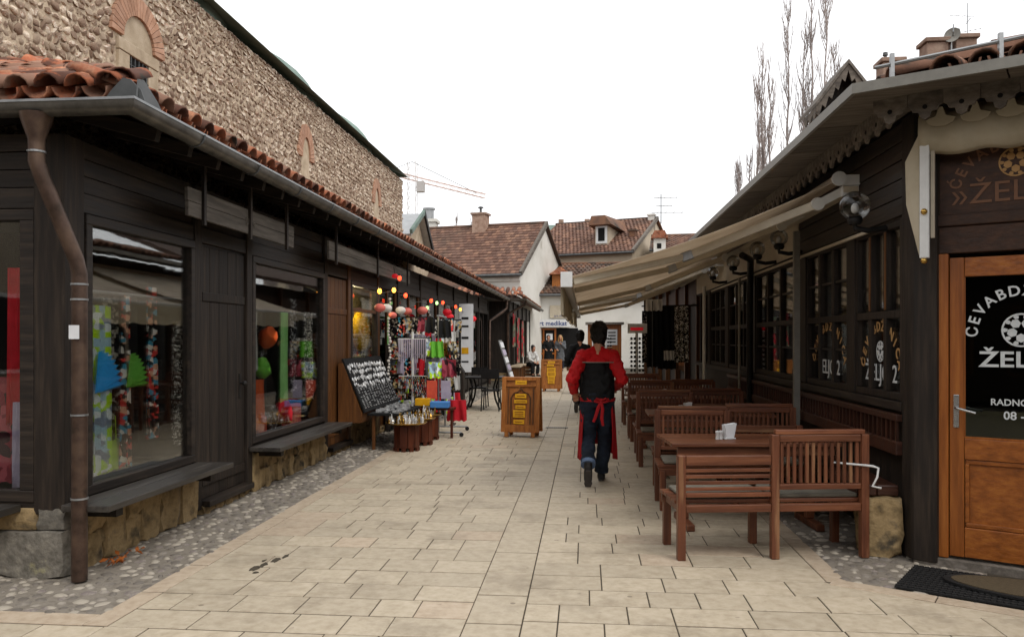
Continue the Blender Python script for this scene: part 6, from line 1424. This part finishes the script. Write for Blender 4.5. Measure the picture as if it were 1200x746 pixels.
def house(name, label, loc, rz, W, D, He, Hr, wall, roofm, course=.33, tw=.24, ov=.35, hump=0, seed=1):
    """gabled house: local x from -W to 0 along the eave, y from 0 (eave) over the ridge at D/2 to D"""
    t = thing(name, label, 'house', loc, rz); k = dict(local=True)
    w_ = MB().prism([(0, 0), (D, 0), (D, He), (D/2, Hr-.08), (0, He)], 0, W, Matrix(((0, 0, -1, 0), (1, 0, 0, 0), (0, 1, 0, 0), (0, 0, 0, 1)))).build('wall', wall, t, **k)
    sl_ = (Hr-He)/(D/2); r = MB(); y0, z0 = -ov, He-sl_*ov
    x0, x1 = -W-.15, .2
    for s in (0, 1):
        Y = lambda y: y if s == 0 else D-y
        r.add([(x0, Y(y0), z0+.0), (x1, Y(y0), z0), (x1, D/2, Hr), (x0, D/2, Hr), (x0, Y(y0), z0+.09), (x1, Y(y0), z0+.09), (x1, D/2, Hr+.09), (x0, D/2, Hr+.09)], [(0, 1, 2, 3), (4, 7, 6, 5), (0, 4, 5, 1), (1, 5, 6, 2), (3, 7, 4, 0)])
    ro = r.build('roof', 'tile_dark', t, **k)
    tiled_slope(ro, x0+.12, x1-.12, y0, z0+.09, D/2, Hr+.09, course, tw, roofm, seed=seed, hump=hump)
    b = MB(); b.beam((x1-.05, y0-.03, z0+.1), (x1-.05, D/2, Hr+.12), .16, .22); b.build('barge_board', 'weathered', ro, **k)
    MB().tube([(x0, D/2, Hr+.12), (x1, D/2, Hr+.12)], .11, 8).build('ridge_cap', 'tile_dark', ro, **k)
    MB().tube([(x0, y0-.06, z0+.03), (x1, y0-.06, z0+.03)], .07, 8).build('gutter', 'zinc_dark', ro, **k)
    return t, w_, ro
def chimney(par, x, y, z0, z1, s, mt='brick_chimney', flue=True):
    k = dict(local=True); o = MB().box(x-s, x+s, y-s, y+s, z0, z1).build('chimney', mt, par, **k); MB().box(x-s-.08, x+s+.08, y-s-.08, y+s+.08, z1, z1+.1).build('chimney_cap', mt, o, **k)
    if flue: MB().lathe([(.07, 0), (.07, .3), (.16, .3), (.16, .36), (.0, .42)], 10, 0, Matrix.Translation((x, y, z1+.1))).build('flue', 'zinc_dark', o, **k)
def window(par, x, z, w_, h_, y=-.02, frame='white'):
    k = dict(local=True); o = MB().box(x-w_/2-.08, x+w_/2+.08, y-.04, y+.02, z-.08, z+h_+.08).build('window', frame, par, **k); MB().box(x-w_/2, x+w_/2, y-.055, y-.041, z, z+h_).build('pane', 'dark_void', o, **k)
A_, wa, ra = house('white_house', 'white house with a broad brown tiled roof and brick chimney behind the left shops', (-3.3, 40.4, 0), R(-14), 9.5, 8.4, 5.05, 7.95, 'plaster_white', 'tile_far', .30, .26)
chimney(ra, -3.7, 3.9, 7.2, 8.65, .38); window(wa, -4.5, 3.0, .5, .9); window(wa, -1.7, 3.0, .5, .9)
MB().box(-9.5, 0, -.1, .02, 4.55, 4.75).build('cornice', 'plaster_white', wa, local=True)
B_, wb, rbb = house('cream_house', 'cream house with a red brown pantile roof and a white framed dormer', (2.9, 50, 0), R(-20), 7.2, 11.0, 7.1, 9.75, 'plaster_cream', 'tile_far', .36, .26, hump=.05, seed=4)
for (x, z, w_, h_) in ((-4.4, 5.3, 1.1, .55), (-1.0, 5.3, .9, .6), (-6.4, 5.3, .7, .6)): window(wb, x, z, w_, h_, frame='plaster_white')
# dormer on the cream house
k = dict(local=True); d = MB().box(-2.75, -1.85, .9, 4.2, 7.4, 9.0).build('dormer', 'plaster_cream', rbb, **k)
MB().box(-2.68, -1.92, .84, .898, 7.75, 8.9).build('dormer_frame', 'white', d, **k); MB().box(-2.52, -2.08, .82, .838, 7.9, 8.75).build('dormer_pane', 'dark_void', d, **k)
MB().add([(-3.05, .4, 8.9), (-1.5, .4, 8.9), (-1.3, 4.4, 8.6), (-3.2, 4.4, 8.6), (-2.85, .45, 9.5), (-1.95, .45, 9.5), (-1.95, 4.4, 9.6), (-2.85, 4.4, 9.6)], [(0, 1, 2, 3), (4, 7, 6, 5), (0, 4, 5, 1), (1, 5, 6, 2), (3, 7, 4, 0), (2, 6, 7, 3)]).build('dormer_roof', 'tile_dark', d, **k)
chimney(rbb, -.6, 2.2, 7.6, 8.6, .22, 'tile_dark', False); chimney(rbb, -.2, 5.2, 9.0, 10.0, .2, 'plaster_white', False)
antenna('television_antenna', 'tall roof antenna with two crossbars on the cream house', (5.1, 54.6, 9.4), 2.0, ((1.75, 1.6, 0), (1.2, 1.1, 0), (.75, 2.2, .1)), 3.1, .04)
# end shop across the street
C_, wc, rc = house('end_shop', 'low cream shop with a brown roof and white signboard closing the street', (6.5, 44.0, 0), 0, 10.2, 7.2, 4.15, 5.95, 'plaster_white', 'tile_dark', .32, .24, hump=.05, seed=6)
MB().box(-10.2, -.2, -.05, -.005, 3.85, 4.0).build('cornice', 'plaster_white', wc, **k)
sgn = MB().box(-9.45, -7.3, -.34, -.16, 2.25, 2.68).build('signboard', 'white', wc, **k)
tt = text_mb('art medikat', .36, .01, True); xform(tt, frame_M((-8.35, -.345, 2.45), (1, 0, 0), (0, 0, 1))); tt.build('lettering', 'letter_blue', sgn, **k)
pn = MB().box(-8.45, -7.1, -.10, -.03, 2.75, 3.45).build('sign_panel', 'cream_metal', wc, **k)
tt = text_mb('art medikat', .2, .01); xform(tt, frame_M((-7.75, -.105, 2.87), (1, 0, 0), (0, 0, 1))); tt.build('lettering', 'letter_blue', pn, **k)
m = MB(); P = [(-7.45+.16*math.cos(a), -.11, 3.22+.16*math.sin(a)) for a in [R(100+i*22) for i in range(12)]]; m.tube(P, .035, 6); m.build('emblem', 'lilac', pn, **k)
MB().box(-9.5, -6.9, -.04, -.01, .05, 2.2).build('shop_opening', 'dark_void', wc, **k)
for x in (-9.5, -8.85, -8.2): MB().box(x, x+.1, -.1, -.045, .05, 2.2).build('door_post', 'orange_wood', wc, **k)
for x in (-9.4, -8.75):
    for z in (.05, .75, 1.4, 2.1): MB().box(x, x+.55, -.09, -.045, z, z+.1).build('door_rail', 'orange_wood_x', wc, **k)
    for z in (.95, 1.55): MB().box(x+.1, x+.45, -.075, -.06, z, z+.35).build('notice', 'paper', wc, **k)
# small timber dormer with a tiled gable on the end shop
d = MB().box(-8.35, -7.45, .5, 2.4, 4.3, 5.25).build('dormer', 'board_wood', rc, **k)
MB().prism([(-.62, 5.2), (.62, 5.2), (0, 5.62)], -2.4, -.25, frame_M((-7.9, 0, 0), (1, 0, 0), (0, 0, 1))).build('dormer_roof', 'tile', d, **k)
# red roofed house to the right and white chimney
D_, wd_, rd = house('red_roofed_house', 'red tiled house roof showing over the awning right of the cream house', (12.5, 47, 0), R(-6), 8.6, 8, 6.9, 8.1, 'plaster_cream', 'tile_far', .34, .26, hump=.05, seed=8)
d = MB().box(-8.5, -7.8, -.6, .2, 5.5, 7.5).build('chimney', 'plaster_white', rd, **k); MB().prism([(-.5, 7.5), (.5, 7.5), (.3, 7.95), (-.3, 7.95)], -.3, .75, frame_M((-8.15, 0, 0), (1, 0, 0), (0, 0, 1))).build('chimney_cap', 'tile', d, **k); MB().box(-8.3, -8.05, -.62, -.605, 6.9, 7.2).build('smoke_slot', 'dark_void', d, **k)
# grey gabled house at the end of the hall
t = thing('gabled_annex', 'small gabled building with grey green metal roof at the end of the stone hall', 'building', (-8, 30, 0))
Mx = Matrix(((0, 0, 1, 0), (1, 0, 0, 0), (0, 1, 0, 0), (0, 0, 0, 1)))
w_ = MB().prism([(28.3, 0), (32.4, 0), (32.4, 4.7), (30.2, 6.35), (28.3, 5.5)], -11, -6.45, Mx).build('wall', 'arch_infill', t)
r = MB(); r.add([(-11, 27.9, 5.35), (-6.2, 27.95, 5.35), (-6.2, 30.2, 6.42), (-11, 30.2, 6.42), (-6.2, 32.8, 4.5), (-11, 32.8, 4.5)], [(0, 1, 2, 3), (3, 2, 4, 5)]); ro = r.build('roof', 'zinc', t); md = ro.modifiers.new('thick', 'SOLIDIFY'); md.thickness = .08
for x in (-10.2, -9.3, -8.4, -7.5): MB().beam((x, 27.95, 5.42), (x, 30.2, 6.49), .04, .05).build('roof_seam', 'zinc_dark', ro)
MB().beam((-6.18, 27.9, 5.42), (-6.18, 30.25, 6.5), .1, .16).build('barge_board', 'copper_green', ro); MB().beam((-6.18, 30.2, 6.48), (-6.18, 32.8, 4.55), .1, .18).build('barge_board', 'iron', ro)
# white round chimney tower, green roofed block
t = thing('chimney_tower', 'white square base with a round grey chimney drum behind the brown roof', 'chimney', (-9.4, 47.5, 0)); MB().box(-9.9, -8.95, 47, 48, 0, 8.6).build('base', 'plaster_white', t); MB().box(-10.0, -8.85, 46.9, 48.1, 8.6, 8.78).build('ledge', 'plaster_white', t); MB().lathe([(.0, 0), (.3, 0), (.3, .6), (.38, .62), (.38, .72), (0, .74)], 18, 0, Matrix.Translation((-9.42, 47.5, 8.78))).build('drum', 'zinc', t, smooth=True)
t = thing('green_roofed_block', 'distant block with a green metal roof between the two houses', 'building', (-3, 92, 0)); MB().box(-8, 3, 90, 98, 0, 12.8).build('wall', 'plaster_white', t); MB().add([(-8.3, 89.5, 12.8), (3.3, 89.5, 12.8), (3.3, 98.5, 12.8), (-8.3, 98.5, 12.8), (-5.5, 93, 14.9), (0, 93, 14.9)], [(0, 1, 5, 4), (1, 2, 5), (2, 3, 4, 5), (3, 0, 4)]).build('roof', 'copper_green', t); 
for x in (-2.8, .2): MB().box(x-.3, x+.3, 92, 92.6, 14, 15.4).build('chimney', 'brick_chimney', t)
# second row of shops on the left
t = thing('far_shop_row', 'second low row of timber shops with orange tile ends past the first row', 'building', (-3.6, 36, 0)); F = lambda mb, nm, mt, par=t, **kk: mb.build(nm, mt, par, **kk)
F(MB().box(-6, -2.95, 30.4, 42, .0, .3), 'plinth', 'base_stone'); F(MB().box(-6.0, -5.9, 30.4, 42, 0, 3.3), 'back_wall', 'interior'); F(MB().box(-5.9, -2.95, 30.4, 30.5, .3, 3.1), 'end_wall', 'black_wood'); F(MB().box(-5.9, -4, 41.9, 42, .3, 3.1), 'end_wall', 'black_wood')
for y in (30.5, 32.4, 34.6, 37, 39.5, 41.9): F(MB().box(-3.05, -2.9, y-.08, y+.08, .3, 3.1), 'post', 'black_wood')
F(MB().box(-3.08, -2.95, 30.5, 42, 2.5, 3.1), 'fascia', 'black_wood_y')
r = MB(); r.add([(-2.35, 30.0, 3.12), (-2.35, 42.3, 3.12), (-5, 42.3, 4.4), (-5, 32.6, 4.4), (-7, 30.0, 3.12), (-7, 32.6, 4.4)], [(0, 1, 2, 3), (0, 3, 5, 4)]); ro = F(r, 'roof', 'tile_dark'); md = ro.modifiers.new('thick', 'SOLIDIFY'); md.thickness = .1
ntile = 0; more = MB()
for k_ in range(20):
    x = -2.45-k_*.21; put_tile((x, 29.95, 3.2), (1, 0, 0), (0, .9, .43), False, ro, 60, more); put_tile((x-.1, 30.27, 3.36), (1, 0, 0), (0, .9, .43), False, ro, 60, more)
for k_ in range(55): put_tile((-2.33, 30.2+k_*.21, 3.2), (0, 1, 0), (-.9, 0, .43), False, ro, 120, more)
F(MB().sweep([(x+.07, z+.03) for x, z in gp], [(-7, 29.95), (-2.33, 29.95), (-2.33, 42.2)]), 'gutter', 'gutter', smooth=True)
F(MB().tube([(-2.25, 30.2, 3.05), (-2.3, 30.2, 2.9), (-2.95, 30.25, 2.55), (-2.95, 30.25, .0)], .05, 8), 'downpipe', 'pipe', smooth=True)
for (y, z0, z1, lab) in ((31.3, 1.3, 2.6, 'red and green patterned rug hanging outside the second shop row'), (33.4, .6, 2.5, 'long patterned rug hanging in the second opening of the far shop row'), (35.8, .8, 2.4, 'dark red rug hanging in the third opening of the far shop row')):
    hang('hanging_rug', lab, 'rug', -2.8, y, z0, 1.2, z1-z0, 'rug', group='rugs hanging outside the far shops', seed=int(y))
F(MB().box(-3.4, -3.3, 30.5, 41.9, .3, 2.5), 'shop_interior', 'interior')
for y in (31.2, 33.2):
    tt = thing('goods_bench', 'low pale bench of goods outside the %s far shop' % ('nearest' if y < 32 else 'second'), 'bench', (-2.7, y, 0)); MB().box(-2.9, -2.5, y-.6, y+.6, .5, .56).build('top', 'arch_infill', tt)
    for dy in (-.5, .5): MB().box(-2.85, -2.55, y+dy-.04, y+dy+.04, 0, .5).build('leg', 'door_brown', tt)
# far souvenir shops on the right
t = thing('souvenir_shop', 'dark timber souvenir shop past the restaurant, hung with clothes and glasses', 'building', (3.6, 25, 0))
F(MB().box(2.5, 2.6, 17.35, 33, 0, 3.2), 'wall', 'black_wood', t); F(MB().box(2.45, 2.5, 17.4, 33, 2.4, 2.9), 'fascia', 'sign_wood', t)
for y in (17.5, 19.5, 21.5, 24, 26.5, 29, 32.9): F(MB().box(2.38, 2.52, y-.07, y+.07, 0, 3.2), 'post', 'door_brown', t)
r = MB(); r.add([(1.6, 17.3, 3.2), (1.6, 33.4, 3.2), (5, 33.4, 4.5), (5, 17.3, 4.5)], [(0, 1, 2, 3)]); ro = F(r, 'roof', 'tile_dark', t); md = ro.modifiers.new('thick', 'SOLIDIFY'); md.thickness = .1
F(MB().box(2.5, 5, 33, 33.1, 0, 3.9), 'end_wall', 'black_wood', t)
for (y0, y1) in ((19.6, 21.4), (21.6, 23.9), (24.1, 26.4), (26.6, 28.9)): F(MB().box(2.42, 2.44, y0, y1, .8, 2.3), 'pane', 'dark_glass', t)
# orange kiosk front
t = thing('orange_kiosk', 'orange wooden kiosk front with white notices beyond the awnings', 'kiosk', (1.3, 33.6, 0))
F(MB().box(.1, 1.5, 33.5, 34.6, .1, 2.2), 'cabin', 'orange_wood', t); F(MB().box(.0, 1.6, 33.3, 34.8, 2.205, 2.3), 'roof', 'weathered', t); F(MB().box(.1, 1.5, 33.46, 33.498, .0, .5), 'base_board', 'door_brown', t)
for (x, z, w_, h_) in ((.5, 1.3, .45, .7), (1.1, 1.35, .45, .65)):
    n_ = F(MB().box(x-w_/2, x+w_/2, 33.46, 33.49, z, z+h_), 'notice', 'paper', t)
    for q in range(4): F(MB().box(x-w_*.35, x+w_*.35, 33.45, 33.459, z+.1+q*h_*.2, z+.13+q*h_*.2+.03), 'line', 'zinc_dark', n_)
# sunglasses carousel and clothes
def glasses_stand(x, y, lab, head):
    t = thing('sunglasses_stand', lab, 'display stand', (x, y, 0)); MB().tube([(x, y, 0), (x, y, 1.85)], .03, 8).build('pole', 'white', t); MB().lathe([(0, 0), (.25, 0), (.25, .03), (0, .05)], 14, 0, Matrix.Translation((x, y, 0))).build('base', 'iron', t)
    MB().box(x-.17, x+.17, y-.17, y+.17, .75, .79).build('shelf', 'white', t)
    if head: MB().box(x-.2, x+.2, y-.2, y-.17, 1.72, 1.92).build('header_card', 'paper', t); MB().box(x-.14, x+.12, y-.206, y-.201, 1.78, 1.84).build('header_mark', 'lantern_red', t)
    for q in range(9):
        z = .85+q*.095
        for s in (-1, 1):
            g_ = MB(); 
            for dx in (-.035, .035): g_.lathe([(0, 0), (.028, 0), (.028, .006), (0, .006)], 8, 0, frame_M((x+s*.085+dx, y-.185, z), (1, 0, 0), (0, 0, 1)))
            g_.tube([(x+s*.085-.06, y-.185, z+.012), (x+s*.085+.06, y-.185, z+.012)], .004, 4); g_.build('sunglasses', 'rubber', t)
        MB().box(x-.16, x+.16, y-.175, y-.165, z-.035, z-.025).build('rung', 'white', t)
glasses_stand(1.08, 17.0, 'white sunglasses carousel with a pale header card past the last bench', True); glasses_stand(.55, 21.5, 'white sunglasses carousel standing farther along behind the aproned man', False)
GC = 'dark clothes hanging outside the souvenir shop'
for (x, y, z, w_, h_, mt, lab) in ((1.45, 17.2, 1.0, .3, 1.2, 'black_cloth', 'black dress hanging next to the sunglasses carousel'), (1.75, 17.4, .95, .4, 1.35, 'black_cloth', 'long black coat hanging on the souvenir shop corner'), (2.05, 17.3, 1.1, .3, 1.2, 'scarf_specks', 'speckled dark shirt hanging on the souvenir shop corner'), (1.45, 17.1, 2.2, .35, .24, 'white_cloth', 'white cloth with a dark motif hanging above the black dress'), (1.78, 17.25, 1.15, .22, .2, 'white_cloth', 'white folded cloth pinned on the long black coat'), (1.6, 20, 1.0, .4, 1.3, 'scarf_paisley', 'paisley dress hanging deeper along the souvenir shop')):
    hang('hanging_garment', lab, 'garment', x, y, z, w_, h_, mt, along='x', group=GC, seed=int(x*100))
m = MB().tube([(1.2, 17.25, 2.3), (2.4, 17.35, 2.32)], .015, 6); m.build('garment_rail', 'iron', label='dark rail holding the black clothes past the restaurant', cat='rail')
MB().box(1.4, 1.42, 17.0, 17.02, .0, 2.4).build('rail_post', 'zinc_dark', label='thin grey post carrying the clothes rail', cat='post')

# ================================================================== crane and bare poplars
t = thing('tower_crane', 'distant red and white tower crane over the roofs', 'crane', (-33, 150, 0)); ms = MB()
def lattice(mb, p, q, w_, seg, up):
    p, q = Vector(p), Vector(q); d = (q-p).normalized(); a = d.cross(Vector(up)).normalized()*w_/2; b_ = a.cross(d).normalized()*w_/2; L = (q-p).length; n = int(L/seg); cs = [a+b_, a-b_, -a-b_, -a+b_]
    for c in cs: mb.beam(p+c, q+c, .1, .1)
    for i in range(n):
        for j in range(4): mb.beam(p+d*(i*L/n)+cs[j], p+d*((i+1)*L/n)+cs[(j+1) % 4], .055, .055)
lattice(ms, (-33, 150, 0), (-33, 150, 35.5), 1.6, 1.8, (0, 1, 0)); ms.build('mast', 'crane_white', t)
jb = MB(); lattice(jb, (-37.5, 149, 33.4), (-19.3, 153, 29.2), .8, 1.4, (0, 0, 1)); jb.build('jib', 'crane_red', t); MB().box(-32, -30.6, 149, 150.5, 29.6, 31.6).build('cab', 'crane_white', t)
cb_ = MB(); cb_.tube([(-33, 150, 35.5), (-21, 152.7, 29.8)], .06, 4); cb_.tube([(-33, 150, 35.5), (-37.3, 149, 33.6)], .06, 4); cb_.build('stay_cable', 'zinc_dark', t)
def poplar(label, x, y, h, spread, seed, nst=3, base=0):
    rr_ = random.Random(seed); t = thing('bare_poplar', label, 'tree', (x, y, base), 0, 'bare poplar trees behind the restaurant'); tm = MB(); cm = MB()
    for s in range(nst):
        ox = rr_.uniform(-spread, spread)*.5 if nst > 1 else 0; hh = h*rr_.uniform(.82, 1.0) if s else h
        P = []; n = 12
        for i in range(n+1): q = i/n; P.append((x+ox*min(1, q*2.2)+rr_.uniform(-.06, .06), y+rr_.uniform(-.3, .3)*q, base+hh*q))
        tm.tube(P, [.10*(1-i/n)+.012 for i in range(n+1)], 6)
        for i in range(52):
            q = rr_.uniform(.25, .97); j = int(q*n); p = Vector(P[j]).lerp(Vector(P[min(n, j+1)]), q*n-j); a = rr_.uniform(0, 6.28); L = h*rr_.uniform(.06, .14)*(1.15-q*.7)
            d = Vector((math.cos(a)*.26, math.sin(a)*.26, 1)).normalized(); e = p+d*L; e2 = e+Vector((d.x*.3, d.y*.3, 1)).normalized()*L*.5; cm.tube([p, p.lerp(e, .5)+Vector((math.cos(a)*.06, math.sin(a)*.06, 0)), e, e2], [.02, .016, .012, .005], 4)
            for w_ in range(4):
                b0 = p.lerp(e, rr_.uniform(.2, 1)); a2 = rr_.uniform(0, 6.28); d2 = Vector((math.cos(a2)*.4, math.sin(a2)*.4, 1)).normalized(); L2 = L*rr_.uniform(.25, .6); cm.tube([b0, b0+d2*L2*.6, b0+d2*L2+Vector((0, 0, .08))], [.011, .008, .004], 3)
    tm.build('trunk', 'bark', t, smooth=True); cm.build('crown', 'bark', t)
poplar('bare poplar with several thin stems, the lowest of the row', 8.75, 38, 14.9, 1.5, 1, 4); poplar('tallest bare poplar of the row, leaning slightly', 9.9, 38, 18.6, 1.2, 2, 3); poplar('slim bare poplar right of the tallest one', 11.2, 38.5, 18.9, .4, 3, 1); poplar('short bare poplar beside the roof dormer', 12.1, 39, 15.6, 1.2, 4, 3); poplar('small bare sapling at the edge of the restaurant roof', 7.75, 39, 10.4, 1.0, 5, 3)
poplar('small bare tree behind the brown roofed white house', -8.4, 56, 10.6, 1.6, 6, 4)

# ================================================================== more stall goods outside the left shops
rg = random.Random(31)
kinds = [('beaded_purse', 'scarf_flower', 'small beaded purse'), ('cloth_pouch', 'scarf_paisley', 'dark printed pouch'), ('cloth_pouch', 'scarf_rose', 'rose coloured pouch'), ('felt_slipper', 'crimson', 'dark red felt slipper'), ('cloth_pouch', 'grey_cloth', 'grey felt pouch'), ('cloth_pouch', 'black_cloth', 'black cloth pouch'), ('beaded_purse', 'trinkets', 'coppery beaded purse'), ('cloth_pouch', 'lilac', 'pale lilac pouch'), ('cloth_pouch', 'white_cloth', 'white embroidered pouch'), ('cloth_pouch', 'scarf_lime', 'lime printed pouch')]
for (gx, gy, wh) in ((-2.8, 14.6, 'behind the clothes rack'), (-2.85, 15.8, 'beside the dark jewellery panel'), (-3.05, 13.75, 'next to the lit shop window')):
    GR = thing('peg_rack', 'tall dark peg rack of small bags '+wh, 'rack', (gx, gy, 0), 0, 'peg racks outside the left shops')
    for x in (gx-.35, gx+.35): MB().tube([(x, gy, 0), (x, gy, 2.0)], .018, 8).build('upright', 'iron', GR); MB().box(x-.03, x+.03, gy-.2, gy+.2, 0, .03).build('foot', 'iron', GR)
    for r, z in enumerate((1.98, 1.62, 1.26, .9, .54)):
        MB().tube([(gx-.35, gy-.02, z), (gx+.35, gy-.02, z)], .010, 6).build('peg_rail', 'iron', GR)
        for c in range(6):
            nm, mt, lb = rg.choice(kinds); w_, h_ = rg.uniform(.08, .15), rg.uniform(.2, .34)
            mb = cloth_mb(w_, h_, folds=1, amp=.012, seed=r*9+c, th=.03, nx=6, nz=4, taper=rg.uniform(.6, 1.4)); xform(mb, frame_M((gx-.29+c*.12, gy-.05+rg.uniform(-.03, 0), z-h_-.01), (1, 0, 0), (0, 0, 1)) @ Matrix.Rotation(rg.uniform(-.12, .12), 4, 'Z') @ Matrix(((1, 0, 0, 0), (0, 0, 1, 0), (0, -1, 0, 0), (0, 0, 0, 1))))
            mb.build(nm, mt, smooth=True, label=lb+' on %s rail, peg rack %s' % (('top', 'second', 'middle', 'fourth', 'lowest')[r], wh), cat='pouch', group='pouches on the peg racks')
# string of pale shell beads down the brown post, hanging lamps in the open fronts
for (x, y) in ((-3.3, 13.2), (-3.3, 16.7)):
    m = MB(); q = random.Random(int(y))
    for i in range(26): m.sphere((x+q.uniform(-.02, .02), y+q.uniform(-.02, .02), .9+i*.055), q.uniform(.014, .03), 8, 6)
    m.build('bead_garland', 'lantern_white', smooth=True, kind='stuff', label='garland of pale beads hanging down the %s shop post' % ('brown' if y < 14 else 'dark'), cat='garland')
# framed pictures and copper plates on the shop fronts behind the racks
for k_, (y, z, r_, mt, lb) in enumerate(((15.2, 1.9, .2, 'brass', 'round brass plate hanging above the peg rack'), (15.9, 1.6, .26, 'brass', 'large round brass plate on the shop front behind the racks'), (17.3, 1.9, .2, 'zinc', 'round tinned plate on the shop front by the iron table'))):
    MB().lathe([(0, 0), (r_*.7, .0), (r_, .03), (r_, .036), (r_*.68, .008), (0, .008)], 22, 0, frame_M((WX+.03, y, z), (0, 1, 0), (0, 0, 1))).build('wall_plate', mt, smooth=True, label=lb, cat='plate')

# ================================================================== the houses across the lane behind the viewpoint (seen in the panes)
t = thing('opposite_shops', 'low row of timber shops across the lane, mirrored in the window panes', 'building', (0, -8, 0))
MB().box(-22, 22, -12, -8, 0, 3.3).build('wall', 'black_wood', t)
MB().add([(-22.5, -7.3, 3.2), (22.5, -7.3, 3.2), (22.5, -10, 5.0), (-22.5, -10, 5.0), (22.5, -12.7, 3.2), (-22.5, -12.7, 3.2)], [(0, 1, 2, 3), (3, 2, 4, 5)]).build('roof', 'tile_weathered', t)
for i in range(14):
    x = -20.5+i*3.1; o = MB().box(x-1.1, x+1.1, -7.995, -7.95, .7, 2.4).build('window', 'door_brown', t); MB().box(x-1.0, x+1.0, -7.945, -7.94, .8, 2.3).build('pane', 'dark_void', o)
t = thing('corner_house', 'plastered house behind the viewpoint on the left lane corner', 'building', (-14, -2, 0)); MB().box(-26, -10, -6.8, 1.2, 0, 6.4).build('wall', 'plaster_cream', t); MB().add([(-26.5, -7.2, 6.3), (-9.5, -7.2, 6.3), (-9.5, 1.6, 6.3), (-26.5, 1.6, 6.3), (-22, -2.8, 8.6), (-13, -2.8, 8.6)], [(0, 1, 5, 4), (1, 2, 5), (2, 3, 4, 5), (3, 0, 4)]).build('roof', 'tile_far', t)
for y in (-5.2, -2.8, -.4):
    for z in (1.0, 4.0): o = MB().box(-9.995, -9.95, y-.5, y+.5, z, z+1.4).build('window', 'white', t); MB().box(-9.945, -9.94, y-.42, y+.42, z+.08, z+1.32).build('pane', 'dark_void', o)
t = thing('corner_house', 'plastered house behind the viewpoint on the right lane corner', 'building', (14, -3, 0)); MB().box(9, 24, -6.8, 1.0, 0, 6.0).build('wall', 'plaster_white', t); MB().add([(8.5, -7.2, 5.9), (24.5, -7.2, 5.9), (24.5, 1.4, 5.9), (8.5, 1.4, 5.9), (12, -2.9, 8.2), (20, -2.9, 8.2)], [(0, 1, 5, 4), (1, 2, 5), (2, 3, 4, 5), (3, 0, 4)]).build('roof', 'tile_far', t)
for y in (-5.0, -2.6, -.4):
    for z in (1.0, 3.8): o = MB().box(8.95, 8.995, y-.5, y+.5, z, z+1.3).build('window', 'white', t); MB().box(8.94, 8.945, y-.42, y+.42, z+.08, z+1.22).build('pane', 'dark_void', o)
